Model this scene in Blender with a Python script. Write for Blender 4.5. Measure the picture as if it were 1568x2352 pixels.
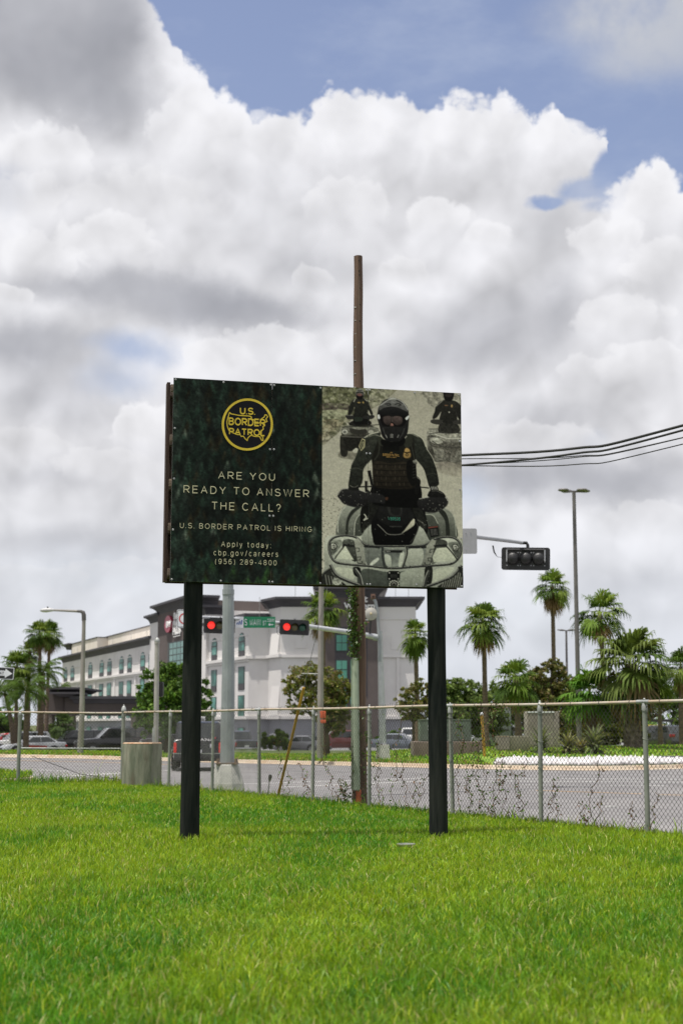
import bpy, bmesh, math, random
import numpy as np
from mathutils import Vector, Matrix

for o in list(bpy.data.objects):
    bpy.data.objects.remove(o)
sc = bpy.context.scene
COL = sc.collection
random.seed(7)
rng = np.random.default_rng(11)
R = math.radians

# ------------------------------------------------------------------ camera
EYE = 1.33
TILT = R(8.5)
FPX = 3267.0                       # 50 mm on a 36 mm tall frame, in units of a 1568x2352 picture
cam_d = bpy.data.cameras.new('camera')
cam_d.sensor_fit = 'VERTICAL'
cam_d.sensor_height = 36.0
cam_d.sensor_width = 24.0
cam_d.lens = 50.0
cam_d.clip_start = 0.1
cam_d.clip_end = 8000
cam_d.dof.use_dof = True
cam_d.dof.focus_distance = 17.3
cam_d.dof.aperture_fstop = 2.5
cam = bpy.data.objects.new('camera', cam_d)
COL.objects.link(cam)
cam.location = (0, 0, EYE)
cam.rotation_euler = (math.pi / 2 + TILT, 0, 0)
sc.camera = cam


def slope(x, y):
    """sight line through a point of the photograph: sideways and upward drift per metre of depth"""
    u = (x - 784) / FPX
    v = (1176 - y) / FPX
    fy = math.cos(TILT) - v * math.sin(TILT)
    return u / fy, (math.sin(TILT) + v * math.cos(TILT)) / fy


def W(x, y, D):
    a, b = slope(x, y)
    return Vector((a * D, D, EYE + b * D))


def G(x, y, z=0.0):
    a, b = slope(x, y)
    D = (z - EYE) / b
    return Vector((a * D, D, z))


# ------------------------------------------------------------------ light
SUN_DIR = Vector((-0.20, -0.13, 0.97)).normalized()      # towards the sun
SUN_EL = math.asin(SUN_DIR.z)
SUN_AZ = math.atan2(SUN_DIR.x, SUN_DIR.y)
sd = bpy.data.lights.new('sun', 'SUN')
sd.energy = 5.0
sd.angle = R(0.55)
sd.color = (1.0, 0.955, 0.88)
sun = bpy.data.objects.new('sun', sd)
COL.objects.link(sun)
sun.rotation_euler = SUN_DIR.to_track_quat('Z', 'Y').to_euler()
sun.location = (0, 0, 60)
sc.view_settings.view_transform = 'Standard'
sc.view_settings.look = 'None'
sc.view_settings.exposure = 0.35
sc.view_settings.gamma = 1.0
sc.cycles.max_bounces = 6
sc.cycles.transparent_max_bounces = 8
sc.cycles.caustics_reflective = False
sc.cycles.caustics_refractive = False

# ------------------------------------------------------------------ sky with clouds
world = bpy.data.worlds.new('World')
sc.world = world
world.use_nodes = True


class NT:
    def __init__(s, tree):
        s.t = tree
        s.n = tree.nodes
        s.l = tree.links

    def put(s, sock, v):
        if isinstance(v, bpy.types.NodeSocket):
            s.l.new(v, sock)
        elif v is not None:
            if hasattr(sock, 'default_value'):
                try:
                    sock.default_value = v
                except TypeError:
                    sock.default_value = tuple(v) + (1.0,)
                except ValueError:
                    sock.default_value = tuple(v) + (1.0,)

    def m(s, op, a, b=None, c=None, clamp=False):
        n = s.n.new('ShaderNodeMath')
        n.operation = op
        n.use_clamp = clamp
        s.put(n.inputs[0], a)
        s.put(n.inputs[1], b)
        if c is not None:
            s.put(n.inputs[2], c)
        return n.outputs[0]

    def vm(s, op, a, b=None, sc_=None):
        n = s.n.new('ShaderNodeVectorMath')
        n.operation = op
        s.put(n.inputs[0], a)
        if b is not None:
            s.put(n.inputs[1], b)
        if sc_ is not None:
            s.put(n.inputs['Scale'], sc_)
        return n.outputs['Value'] if op in ('LENGTH', 'DOT_PRODUCT', 'DISTANCE') else n.outputs['Vector']

    def noise(s, vec, scale, detail=4, rough=0.5, color=False, dist=0.0):
        n = s.n.new('ShaderNodeTexNoise')
        if vec is not None:
            s.put(n.inputs['Vector'], vec)
        n.inputs['Scale'].default_value = scale
        n.inputs['Detail'].default_value = detail
        n.inputs['Roughness'].default_value = rough
        n.inputs['Distortion'].default_value = dist
        return n.outputs['Color' if color else 'Fac']

    def vor(s, vec, scale, detail=0, smooth=0.5, rough=0.5):
        n = s.n.new('ShaderNodeTexVoronoi')
        n.feature = 'SMOOTH_F1'
        s.put(n.inputs['Vector'], vec)
        n.inputs['Scale'].default_value = scale
        n.inputs['Detail'].default_value = detail
        n.inputs['Roughness'].default_value = rough
        n.inputs['Smoothness'].default_value = smooth
        return n.outputs['Distance']

    def mix(s, f, a, b, blend='MIX'):
        n = s.n.new('ShaderNodeMix')
        n.data_type = 'RGBA'
        n.blend_type = blend
        s.put(n.inputs[0], f)
        s.put(n.inputs[6], a)
        s.put(n.inputs[7], b)
        return n.outputs[2]

    def smooth(s, v, lo, hi, a=0.0, b=1.0):
        n = s.n.new('ShaderNodeMapRange')
        n.interpolation_type = 'SMOOTHSTEP'
        s.put(n.inputs['Value'], v)
        n.inputs['From Min'].default_value = lo
        n.inputs['From Max'].default_value = hi
        n.inputs['To Min'].default_value = a
        n.inputs['To Max'].default_value = b
        return n.outputs['Result']

    def ramp(s, v, stops):
        n = s.n.new('ShaderNodeValToRGB')
        s.put(n.inputs[0], v)
        e = n.color_ramp.elements
        while len(e) < len(stops):
            e.new(0.5)
        for k, (p, c) in enumerate(stops):
            e[k].position = p
            e[k].color = tuple(c) + (1.0,)
        return n.outputs['Color']

    def sep(s, v):
        n = s.n.new('ShaderNodeSeparateXYZ')
        s.put(n.inputs[0], v)
        return n.outputs

    def comb(s, x, y, z=0.0):
        n = s.n.new('ShaderNodeCombineXYZ')
        s.put(n.inputs[0], x)
        s.put(n.inputs[1], y)
        s.put(n.inputs[2], z)
        return n.outputs[0]


LOBES = [(600, 330, 150, 90, 0.86, 0.55), (800, 300, 130, 90, 0.90, 0.6), (1080, 320, 140, 90, 0.90, 0.6), (1275, 320, 80, 45, 0.90, 0.6),
         (110, 360, 120, 90, 0.88, 0.7), (60, 470, 110, 80, 0.88, 0.6), (440, 300, 110, 110, 0.88, 0.6), (330, 470, 190, 90, 0.84, 0.6), (250, 560, 150, 75, 0.90, 0.85), (90, 600, 110, 70, 0.88, 0.7), (30, 680, 70, 36, 0.86, 0.8),
         (800, 470, 120, 70, 0.88, 0.7), (1010, 500, 95, 58, 0.91, 0.9), (1120, 545, 70, 34, 0.88, 0.7), (930, 630, 75, 50, 0.85, 0.8), (720, 640, 60, 36, 0.84, 0.6),
         (1480, 470, 120, 90, 0.90, 0.9), (1400, 560, 110, 70, 0.90, 0.8), (1530, 620, 110, 80, 0.90, 0.8), (1420, 730, 130, 60, 0.86, 0.7), (1500, 840, 140, 70, 0.88, 0.7), (1340, 850, 70, 40, 0.84, 0.5),
         (500, 830, 95, 60, 0.86, 0.8), (620, 790, 120, 50, 0.84, 0.6), (330, 985, 85, 75, 0.89, 0.9), (260, 1080, 150, 60, 0.84, 0.6), (60, 1020, 110, 50, 0.82, 0.5), (1130, 1220, 90, 50, 0.85, 0.7), (1500, 1200, 130, 60, 0.84, 0.6),
         (1240, 1010, 160, 50, 0.84, 0.6), (300, 1320, 130, 40, 0.82, 0.5), (90, 1330, 120, 34, 0.80, 0.5)]


def build_sky():
    t = world.node_tree
    t.nodes.clear()
    q = NT(t)
    out = t.nodes.new('ShaderNodeOutputWorld')
    bg = t.nodes.new('ShaderNodeBackground')
    bg.inputs['Strength'].default_value = 0.08
    t.links.new(bg.outputs[0], out.inputs[0])
    sky = t.nodes.new('ShaderNodeTexSky')
    sky.sky_type = 'NISHITA'
    sky.sun_disc = False
    sky.sun_elevation = SUN_EL
    sky.sun_rotation = SUN_AZ
    sky.air_density = 1.1
    sky.dust_density = 1.2
    sky.ozone_density = 1.2
    d = t.nodes.new('ShaderNodeTexCoord').outputs['Generated']
    x, y, z = q.sep(d)

    def sky_uv(px, py):
        a, b = slope(px, py)
        return 1000 * math.atan(a), 1000 * math.atan2(b, math.hypot(1, a))
    U0 = q.m('MULTIPLY', q.m('ARCTAN2', x, y), 1000.0)
    V0 = q.m('MULTIPLY', q.m('ARCSINE', z), 1000.0)
    n1 = q.sep(q.noise(d, 11, 2, 0.5, True))
    n2 = q.sep(q.noise(q.vm('ADD', d, (3.1, 1.7, 0.4)), 34, 5, 0.62, True))

    def warp(c, a, ka, b, kb):
        return q.m('MULTIPLY_ADD', q.m('SUBTRACT', b, 0.5), kb, q.m('MULTIPLY_ADD', q.m('SUBTRACT', a, 0.5), ka, c))
    # soft field for shading, crisp field for outlines
    US, VS = warp(U0, n1[0], 40, n2[0], 22), warp(V0, n1[1], 34, n2[1], 18)
    UC, VC = warp(U0, n1[0], 10, n2[0], 17), warp(V0, n1[1], 8, n2[1], 15)
    def billow(dd, scales):
        r = None
        for sc_, am in scales:
            e = q.m('MULTIPLY', q.m('ABSOLUTE', q.m('MULTIPLY_ADD', q.noise(dd, sc_, 0), 2.0, -1.0)), am)
            r = e if r is None else q.m('ADD', r, e)
        return r
    puff = billow(q.vm('ADD', d, (0.7, 0.2, 0.9)), ((34, 0.8), (75, 0.5), (150, 0.28)))
    # outline of the top of the big cumulus bank
    pts = [(-300, -500), (250, -300), (325, -60), (345, 10), (372, 35), (392, 70), (412, 105), (418, 135), (445, 138), (475, 160), (500, 200),
           (540, 218), (570, 240), (582, 263), (640, 250), (700, 263), (722, 235), (758, 212), (800, 214), (850, 203), (885, 203),
           (930, 220), (976, 248), (992, 245), (1040, 226), (1080, 222), (1110, 240), (1150, 232), (1190, 240), (1226, 280),
           (1246, 262), (1272, 245), (1292, 285), (1340, 290), (1375, 290), (1393, 345), (1402, 410), (1424, 440), (1450, 398),
           (1490, 370), (1530, 385), (1552, 418), (1575, 425), (1750, 300), (2200, 200)]
    U_lo, U_hi, V_lo, V_hi = -400.0, 460.0, 150.0, 680.0
    fc = t.nodes.new('ShaderNodeFloatCurve')
    cv = fc.mapping.curves[0]
    uv = []
    for px, py in pts:
        a, b = sky_uv(px, py)
        uv.append(((a - U_lo) / (U_hi - U_lo), (b - V_lo) / (V_hi - V_lo)))
    cv.points[0].location = (0.0, uv[0][1])
    cv.points[1].location = (1.0, uv[-1][1])
    for a, b in uv:
        if 0 < a < 1:
            cv.points.new(a, b)
    for p in cv.points:
        p.handle_type = 'AUTO_CLAMPED'
    fc.mapping.update()
    q.put(fc.inputs['Value'], q.m('DIVIDE', q.m('SUBTRACT', UC, U_lo), U_hi - U_lo))
    vtop = q.m('MULTIPLY_ADD', fc.outputs[0], V_hi - V_lo, V_lo)
    edge = q.m('SUBTRACT', vtop, VC)
    edge = q.m('ADD', edge, q.m('MULTIPLY', q.m('SUBTRACT', puff, 0.4), 16))
    edge = q.m('ADD', edge, q.m('MULTIPLY', q.m('SUBTRACT', q.noise(d, 150, 3, 0.65), 0.5), 9))

    def blob(Uc, Vc, px, py, rx, ry, amt, soft=1.0):
        a, b = sky_uv(px, py)
        k = 1000 / FPX
        v = q.comb(q.m('MULTIPLY', q.m('SUBTRACT', Uc, a), 1 / (rx * k)), q.m('MULTIPLY', q.m('SUBTRACT', Vc, b), 1 / (ry * k)))
        r = q.vm('LENGTH', v)
        return q.smooth(r, max(0.0, 1 - soft), 1 + soft * 0.35, amt, 0.0)

    def union(lst):
        r = lst[0]
        for e in lst[1:]:
            r = q.m('SUBTRACT', q.m('ADD', r, e), q.m('MULTIPLY', r, e))
        return r
    alpha = q.smooth(edge, -1.5, 6.0)
    hole = union([blob(UC, VC, 1395, 405, 52, 62, 1, 0.35), blob(UC, VC, 1330, 432, 66, 30, 1, 0.45), blob(UC, VC, 1250, 462, 54, 20, 1, 0.5),
                  blob(UC, VC, 1375, 470, 55, 16, 0.7, 0.7), blob(US, VS, 320, 805, 120, 50, 0.8, 0.9), blob(US, VS, 270, 880, 90, 45, 0.55, 1),
                  blob(US, VS, 1080, 1150, 60, 70, 0.6, 1), blob(US, VS, 900, 1420, 200, 60, 0.45, 1), blob(US, VS, 30, 430, 60, 60, 0.3, 1),
                  blob(US, VS, 1365, 1010, 40, 25, 0.3, 1), blob(US, VS, 1200, 1420, 260, 70, 0.35, 1), blob(US, VS, 250, 1330, 300, 60, 0.4, 1)])
    hole = q.m('MULTIPLY', hole, q.smooth(q.noise(d, 26, 3, 0.6), 0.34, 0.58, 0.75, 1.0))
    alpha = q.m('MULTIPLY', alpha, q.m('SUBTRACT', 1.0, hole))
    # separate thin grey cloud in the upper right
    thin = union([blob(US, VS, 1440, 20, 250, 95, 0.92, 0.6), blob(US, VS, 1420, 140, 130, 80, 0.5, 1), blob(US, VS, 1600, 90, 260, 120, 0.8, 0.8)])
    thin = q.m('MULTIPLY', thin, q.smooth(q.noise(d, 20, 4, 0.6), 0.28, 0.6, 0.45, 1.0))
    # blurred veil that whitens the whole sky low down
    veil = q.smooth(V0, -20, 330, 0.55, 0.04)
    wisps = q.m('MULTIPLY', q.smooth(q.noise(q.vm('MULTIPLY', d, (1, 1, 2.2)), 7, 5, 0.62), 0.45, 0.75), 0.22)
    veil = q.m('ADD', veil, wisps)

    # billow relief inside the clouds: brighter where a puff faces up and left
    def relief(off):
        dd = q.vm('ADD', d, off)
        a = billow(dd, ((11, 1.0), (25, 0.5), (52, 0.22)))
        return q.m('ADD', q.m('MULTIPLY', a, 0.5), q.m('MULTIPLY', q.noise(dd, 18, 3, 0.55), 0.45))
    h0 = relief((0, 0, 0))
    h1 = relief((-0.010, 0, 0.017))
    lit = q.m('MULTIPLY', q.m('SUBTRACT', h0, h1), 2.0)
    big = q.noise(q.vm('ADD', d, (0.6, 2.2, 5.0)), 7.5, 4, 0.55)
    shade = union([blob(US, VS, 130, 40, 280, 215, 1.0, 0.45), blob(US, VS, 250, 235, 170, 105, 0.8, 0.8), blob(US, VS, 60, 190, 160, 90, 0.4, 1),
                   blob(US, VS, 250, 655, 300, 50, 0.75, 0.9), blob(US, VS, 560, 725, 240, 58, 0.82, 0.8), blob(US, VS, 400, 690, 240, 70, 0.75, 0.8),
                   blob(US, VS, 60, 790, 230, 75, 0.82, 0.8), blob(US, VS, 120, 900, 240, 80, 0.55, 1), blob(US, VS, 1130, 770, 250, 120, 0.6, 1),
                   blob(US, VS, 1000, 820, 180, 80, 0.55, 1), blob(US, VS, 1290, 700, 70, 110, 0.5, 1), blob(US, VS, 700, 610, 160, 60, 0.35, 1),
                   blob(US, VS, 1180, 1100, 260, 60, 0.75, 0.9), blob(US, VS, 1430, 1095, 260, 62, 0.7, 0.9), blob(US, VS, 1250, 960, 190, 55, 0.4, 1),
                   blob(US, VS, 1240, 520, 90, 110, 0.3, 1), blob(US, VS, 620, 480, 170, 150, 0.18, 1), blob(US, VS, 160, 1260, 260, 45, 0.5, 1),
                   blob(US, VS, 1460, 1330, 200, 40, 0.35, 1), blob(US, VS, 700, 1010, 300, 60, 0.4, 1), blob(US, VS, 120, 1100, 150, 40, 0.4, 1)])
    tone = q.m('ADD', 0.775, q.m('MULTIPLY', lit, 0.30))
    tone = q.m('ADD', tone, q.m('MULTIPLY', q.m('SUBTRACT', big, 0.5), 0.46))
    rim = q.smooth(edge, 0.0, 70.0, 0.16, 0.0)
    tone = q.m('ADD', tone, rim)
    tone = q.m('SUBTRACT', tone, q.smooth(V0, 230, 60, 0.0, 0.02))
    n = t.nodes.new('ShaderNodeClamp')
    q.put(n.inputs[0], tone)
    n.inputs[1].default_value = 0.5
    n.inputs[2].default_value = 0.93
    tone = n.outputs[0]
    sh = q.m('MULTIPLY', shade, q.smooth(q.noise(d, 13, 3, 0.55), 0.25, 0.7, 0.75, 1.0))
    white = q.vm('SCALE', (9.8, 9.8, 10.2), None, tone)
    grey = q.vm('SCALE', (3.75, 3.85, 4.3), None, q.m('ADD', 0.80, q.m('MULTIPLY', lit, 0.12)))
    grey = q.vm('ADD', grey, q.vm('SCALE', (1.2, 1.2, 1.3), None, big))
    cloud = q.mix(sh, white, grey)
    base = q.mix(1.0, sky.outputs[0], (1.6, 1.36, 1.36), 'MULTIPLY')
    base = q.mix(veil, base, (6.6, 7.2, 8.2))
    base = q.mix(thin, base, q.vm('SCALE', (5.3, 5.5, 6.0), None, q.m('ADD', 0.85, q.m('MULTIPLY', big, 0.35))))
    col = q.mix(alpha, base, cloud)
    # lobes of cumulus standing one before another: crisp bright heads that melt away downwards
    rough = q.m('ADD', q.m('MULTIPLY', q.m('SUBTRACT', puff, 0.42), 0.50), q.m('MULTIPLY', q.m('SUBTRACT', q.noise(d, 60, 5, 0.62), 0.5), 0.42))
    for px, py, rx, ry, br, am in LOBES:
        a, b = sky_uv(px, py)
        k = 1000 / FPX
        du = q.m('MULTIPLY', q.m('SUBTRACT', UC, a), 1 / (rx * k))
        dv = q.m('MULTIPLY', q.m('SUBTRACT', VC, b), 1 / (ry * k))
        e = q.m('ADD', q.m('SUBTRACT', 1.0, q.vm('LENGTH', q.comb(du, dv))), rough)
        al = q.m('MULTIPLY', q.smooth(e, 0.0, 0.22), q.smooth(dv, -0.75, 0.25, 0.0, am))
        to = q.m('ADD', q.smooth(e, 0.0, 0.85, br, br - 0.10), q.m('MULTIPLY', lit, 0.22))
        col = q.mix(al, col, q.vm('SCALE', (9.85, 9.82, 10.12), None, q.m('MINIMUM', to, 0.92)))
    # broken cloud added over the unseen sky, overhead and behind, for more ambient light
    rest = q.m('MAXIMUM', q.smooth(V0, 530, 680), q.smooth(q.m('ABSOLUTE', U0), 330, 560))
    cover = q.smooth(q.noise(q.vm('ADD', d, (2.0, 5.0, 1.0)), 3.2, 5, 0.58), 0.40, 0.56)
    col = q.mix(q.m('MULTIPLY', rest, cover), col, q.vm('SCALE', (9.4, 9.5, 9.8), None, q.m('ADD', 0.62, q.m('MULTIPLY', big, 0.4))))
    # low band of pale haze along the horizon
    col = q.mix(q.smooth(V0, 0, 190, 0.62, 0.0), col, (6.5, 7.0, 7.8))
    t.links.new(col, bg.inputs['Color'])


build_sky()

# ------------------------------------------------------------------ helpers
def lin(c):
    return tuple(((v / 255) / 12.92 if v / 255 <= 0.04045 else ((v / 255 + 0.055) / 1.055) ** 2.4) for v in c)


MATS = {}


def mat(name, c1, c2=None, rough=0.6, metal=0.0, scale=6.0, detail=5, bump=0.0, bscale=None, stretch=(1, 1, 1), spec=0.5,
        lo=0.35, hi=0.65, coat=0.0, emit=None, attr=None, transl=0.0, third=None):
    if name in MATS:
        return MATS[name]
    m = bpy.data.materials.new(name)
    m.use_nodes = True
    q = NT(m.node_tree)
    b = m.node_tree.nodes['Principled BSDF']
    b.inputs['Roughness'].default_value = rough
    b.inputs['Metallic'].default_value = metal
    b.inputs['Specular IOR Level'].default_value = spec
    b.inputs['Coat Weight'].default_value = coat
    tc = q.n.new('ShaderNodeTexCoord').outputs['Object']
    v = q.vm('MULTIPLY', tc, stretch) if stretch != (1, 1, 1) else tc
    if c2 is None:
        c2 = tuple(x * 0.8 for x in c1)
    fac = q.smooth(q.noise(v, scale, detail, 0.6), lo, hi)
    col = q.mix(fac, c1, c2)
    if third:
        tcol, tscale, tlo, thi = third
        col = q.mix(q.smooth(q.noise(q.vm('ADD', v, (7.3, 2.1, 4.4)), tscale, 6, 0.62), tlo, thi), col, tcol)
    if attr:
        an = q.n.new('ShaderNodeAttribute')
        an.attribute_name = attr
        col = q.mix(1.0, an.outputs['Color'], q.mix(fac, (1, 1, 1), (0.82, 0.82, 0.82)), 'MULTIPLY')
    q.put(b.inputs['Base Color'], col)
    if bump:
        bn = q.n.new('ShaderNodeBump')
        bn.inputs['Strength'].default_value = bump
        bn.inputs['Distance'].default_value = 0.02
        q.put(bn.inputs['Height'], q.noise(v, bscale or scale * 3, 6, 0.6))
        q.put(b.inputs['Normal'], bn.outputs[0])
    if emit:
        b.inputs['Emission Color'].default_value = tuple(emit[0]) + (1,)
        b.inputs['Emission Strength'].default_value = emit[1]
    if transl:
        tr = q.n.new('ShaderNodeBsdfTranslucent')
        q.put(tr.inputs['Color'], q.mix(1.0, col, (1.15, 1.1, 0.6), 'MULTIPLY'))
        mx = q.n.new('ShaderNodeMixShader')
        mx.inputs[0].default_value = transl
        q.l.new(b.outputs[0], mx.inputs[1])
        q.l.new(tr.outputs[0], mx.inputs[2])
        q.l.new(mx.outputs[0], m.node_tree.nodes['Material Output'].inputs[0])
    MATS[name] = m
    return m


def tag(o, label=None, cat=None, group=None, kind=None):
    if label:
        o['label'] = label
    if cat:
        o['category'] = cat
    if group:
        o['group'] = group
    if kind:
        o['kind'] = kind
    return o


def thing(name, label, cat, loc, rz=0.0, group=None):
    o = bpy.data.objects.new(name, None)
    COL.objects.link(o)
    o.empty_display_size = 0.3
    o.location = loc
    o.rotation_euler = (0, 0, rz)
    return tag(o, label, cat, group)


def link(name, me, m, parent=None):
    o = bpy.data.objects.new(name, me)
    COL.objects.link(o)
    if m:
        me.materials.append(m)
    if parent:
        o.parent = parent
    return o


def root_of(o):
    while o.parent:
        o = o.parent
    return o


class MB:
    """collects faces; world=True means the coordinates are world ones and the parent's place is taken off"""

    def __init__(s):
        s.v = []
        s.f = []

    def quad(s, a, b, c, d):
        k = len(s.v)
        s.v += [tuple(a), tuple(b), tuple(c), tuple(d)]
        s.f.append((k, k + 1, k + 2, k + 3))
        return s

    def poly(s, pts):
        k = len(s.v)
        s.v += [tuple(p) for p in pts]
        s.f.append(tuple(range(k, k + len(pts))))
        return s

    def box(s, x0, x1, y0, y1, z0, z1):
        k = len(s.v)
        s.v += [(x, y, z) for z in (z0, z1) for y in (y0, y1) for x in (x0, x1)]
        s.f += [(k, k + 2, k + 3, k + 1), (k + 4, k + 5, k + 7, k + 6), (k, k + 1, k + 5, k + 4), (k + 2, k + 6, k + 7, k + 3),
                (k, k + 4, k + 6, k + 2), (k + 1, k + 3, k + 7, k + 5)]
        return s

    def obox(s, c, ax, ay, az):
        """box from a centre and three half-extent vectors"""
        c, ax, ay, az = Vector(c), Vector(ax), Vector(ay), Vector(az)
        k = len(s.v)
        for sz in (-1, 1):
            for sy in (-1, 1):
                for sx in (-1, 1):
                    s.v.append(tuple(c + ax * sx + ay * sy + az * sz))
        s.f += [(k, k + 2, k + 3, k + 1), (k + 4, k + 5, k + 7, k + 6), (k, k + 1, k + 5, k + 4), (k + 2, k + 6, k + 7, k + 3),
                (k, k + 4, k + 6, k + 2), (k + 1, k + 3, k + 7, k + 5)]
        return s

    def tube(s, pts, rad, n=8, caps=True):
        pts = [Vector(p) for p in pts]
        if not hasattr(rad, '__len__'):
            rad = [rad] * len(pts)
        k0 = len(s.v)
        up = None
        for i, p in enumerate(pts):
            t = (pts[min(i + 1, len(pts) - 1)] - pts[max(i - 1, 0)])
            t = t.normalized() if t.length > 1e-9 else Vector((0, 0, 1))
            if up is None:
                ref = Vector((0, 0, 1)) if abs(t.z) < 0.9 else Vector((1, 0, 0))
                up = t.cross(ref).normalized()
            a = (up - t * up.dot(t))
            a = a.normalized() if a.length > 1e-6 else t.orthogonal().normalized()
            up = a
            b = t.cross(a)
            for j in range(n):
                th = 2 * math.pi * j / n
                s.v.append(tuple(p + (a * math.cos(th) + b * math.sin(th)) * rad[i]))
        for i in range(len(pts) - 1):
            for j in range(n):
                j2 = (j + 1) % n
                s.f.append((k0 + i * n + j, k0 + i * n + j2, k0 + (i + 1) * n + j2, k0 + (i + 1) * n + j))
        if caps:
            s.f.append(tuple(k0 + j for j in reversed(range(n))))
            e = k0 + (len(pts) - 1) * n
            s.f.append(tuple(e + j for j in range(n)))
        return s

    def lathe(s, prof, c=(0, 0, 0), n=20, axis='z'):
        """profile of (radius, height) turned round an axis through c"""
        k0 = len(s.v)
        for r, h in prof:
            for j in range(n):
                th = 2 * math.pi * j / n
                a, b = r * math.cos(th), r * math.sin(th)
                p = {'z': (a, b, h), 'y': (a, h, b), 'x': (h, a, b)}[axis]
                s.v.append((c[0] + p[0], c[1] + p[1], c[2] + p[2]))
        for i in range(len(prof) - 1):
            for j in range(n):
                j2 = (j + 1) % n
                s.f.append((k0 + i * n + j, k0 + i * n + j2, k0 + (i + 1) * n + j2, k0 + (i + 1) * n + j))
        s.f.append(tuple(k0 + j for j in reversed(range(n))))
        e = k0 + (len(prof) - 1) * n
        s.f.append(tuple(e + j for j in range(n)))
        return s

    def prism(s, pts, d):
        """flat outline pts (3-D) pushed along d"""
        d = Vector(d)
        k = len(s.v)
        n = len(pts)
        s.v += [tuple(p) for p in pts] + [tuple(Vector(p) + d) for p in pts]
        s.f.append(tuple(range(k, k + n)))
        s.f.append(tuple(reversed(range(k + n, k + 2 * n))))
        for i in range(n):
            j = (i + 1) % n
            s.f.append((k + i, k + n + i, k + n + j, k + j))
        return s

    def build(s, name, m, parent=None, smooth=True, world=True, angle=35, bevel=0.0, fix=True):
        me = bpy.data.meshes.new(name)
        v = s.v
        if parent is not None and world:
            o = root_of(parent).location
            v = [(a - o.x, b - o.y, c - o.z) for a, b, c in v]
        me.from_pydata(v, [], s.f)
        if fix:
            bm = bmesh.new()
            bm.from_mesh(me)
            bmesh.ops.recalc_face_normals(bm, faces=bm.faces)
            if bevel:
                bmesh.ops.remove_doubles(bm, verts=bm.verts, dist=1e-5)
                es = [e for e in bm.edges if len(e.link_faces) == 2 and e.calc_face_angle(0) > 0.5]
                bmesh.ops.bevel(bm, geom=es, offset=bevel, segments=2, profile=0.6, affect='EDGES', clamp_overlap=True)
            bm.to_mesh(me)
            bm.free()
        if smooth:
            me.polygons.foreach_set('use_smooth', [True] * len(me.polygons))
            me.set_sharp_from_angle(angle=R(angle))
        me.update()
        return link(name, me, m, parent)


def np_mesh(name, verts, faces_list, m, parent=None, colors=None, smooth=False, world=True):
    """verts (N,3); faces_list: arrays (M,k); colors: per-vertex (N,3) linear"""
    me = bpy.data.meshes.new(name)
    verts = np.asarray(verts, dtype=np.float32)
    if parent is not None and world:
        o = root_of(parent).location
        verts = verts - np.array([o.x, o.y, o.z], dtype=np.float32)
    me.vertices.add(len(verts))
    me.vertices.foreach_set('co', verts.ravel())
    tot = sum(f.size for f in faces_list)
    nf = sum(len(f) for f in faces_list)
    me.loops.add(tot)
    me.loops.foreach_set('vertex_index', np.concatenate([f.ravel() for f in faces_list]).astype(np.int32))
    me.polygons.add(nf)
    sizes = np.concatenate([np.full(len(f), f.shape[1], dtype=np.int32) for f in faces_list])
    starts = np.concatenate([[0], np.cumsum(sizes)[:-1]]).astype(np.int32)
    me.polygons.foreach_set('loop_start', starts)
    if smooth:
        me.polygons.foreach_set('use_smooth', np.ones(nf, dtype=bool))
    me.update(calc_edges=True)
    if colors is not None:
        at = me.color_attributes.new('Col', 'FLOAT_COLOR', 'POINT')
        c4 = np.ones((len(verts), 4), dtype=np.float32)
        c4[:, :3] = colors
        at.data.foreach_set('color', c4.ravel())
    return link(name, me, m, parent)


def vnoise(x, y, seed=0):
    """smooth value noise in the plane, numpy"""
    r = np.random.default_rng(seed)
    tab = r.random((64, 64))
    xi, yi = np.floor(x).astype(int), np.floor(y).astype(int)
    fx, fy = x - xi, y - yi
    fx, fy = fx * fx * (3 - 2 * fx), fy * fy * (3 - 2 * fy)
    a, b = tab[xi % 64, yi % 64], tab[(xi + 1) % 64, yi % 64]
    c, d = tab[xi % 64, (yi + 1) % 64], tab[(xi + 1) % 64, (yi + 1) % 64]
    return (a * (1 - fx) + b * fx) * (1 - fy) + (c * (1 - fx) + d * fx) * fy


def fbm(x, y, seed=0, oct=4):
    s, a, t = 0, 1.0, 0
    for k in range(oct):
        s = s + vnoise(x * 2 ** k + 13.7 * k, y * 2 ** k + 5.1 * k, seed + k) * a
        t += a
        a *= 0.55
    return s / t


def text_mesh(s, bold=0.0, spacing=1.0, extrude=0.0):
    cu = bpy.data.curves.new('lettering', 'FONT')
    cu.body = s
    cu.size = 1.0
    cu.space_character = spacing
    cu.offset = bold
    cu.extrude = extrude
    cu.resolution_u = 6
    ob = bpy.data.objects.new('lettering', cu)
    COL.objects.link(ob)
    bpy.context.view_layer.update()
    me = bpy.data.meshes.new_from_object(ob.evaluated_get(bpy.context.evaluated_depsgraph_get()))
    bpy.data.objects.remove(ob)
    bpy.data.curves.remove(cu)
    return me


_h = text_mesh('H')
CAP_H = max(v.co.y for v in _h.vertices)


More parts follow.
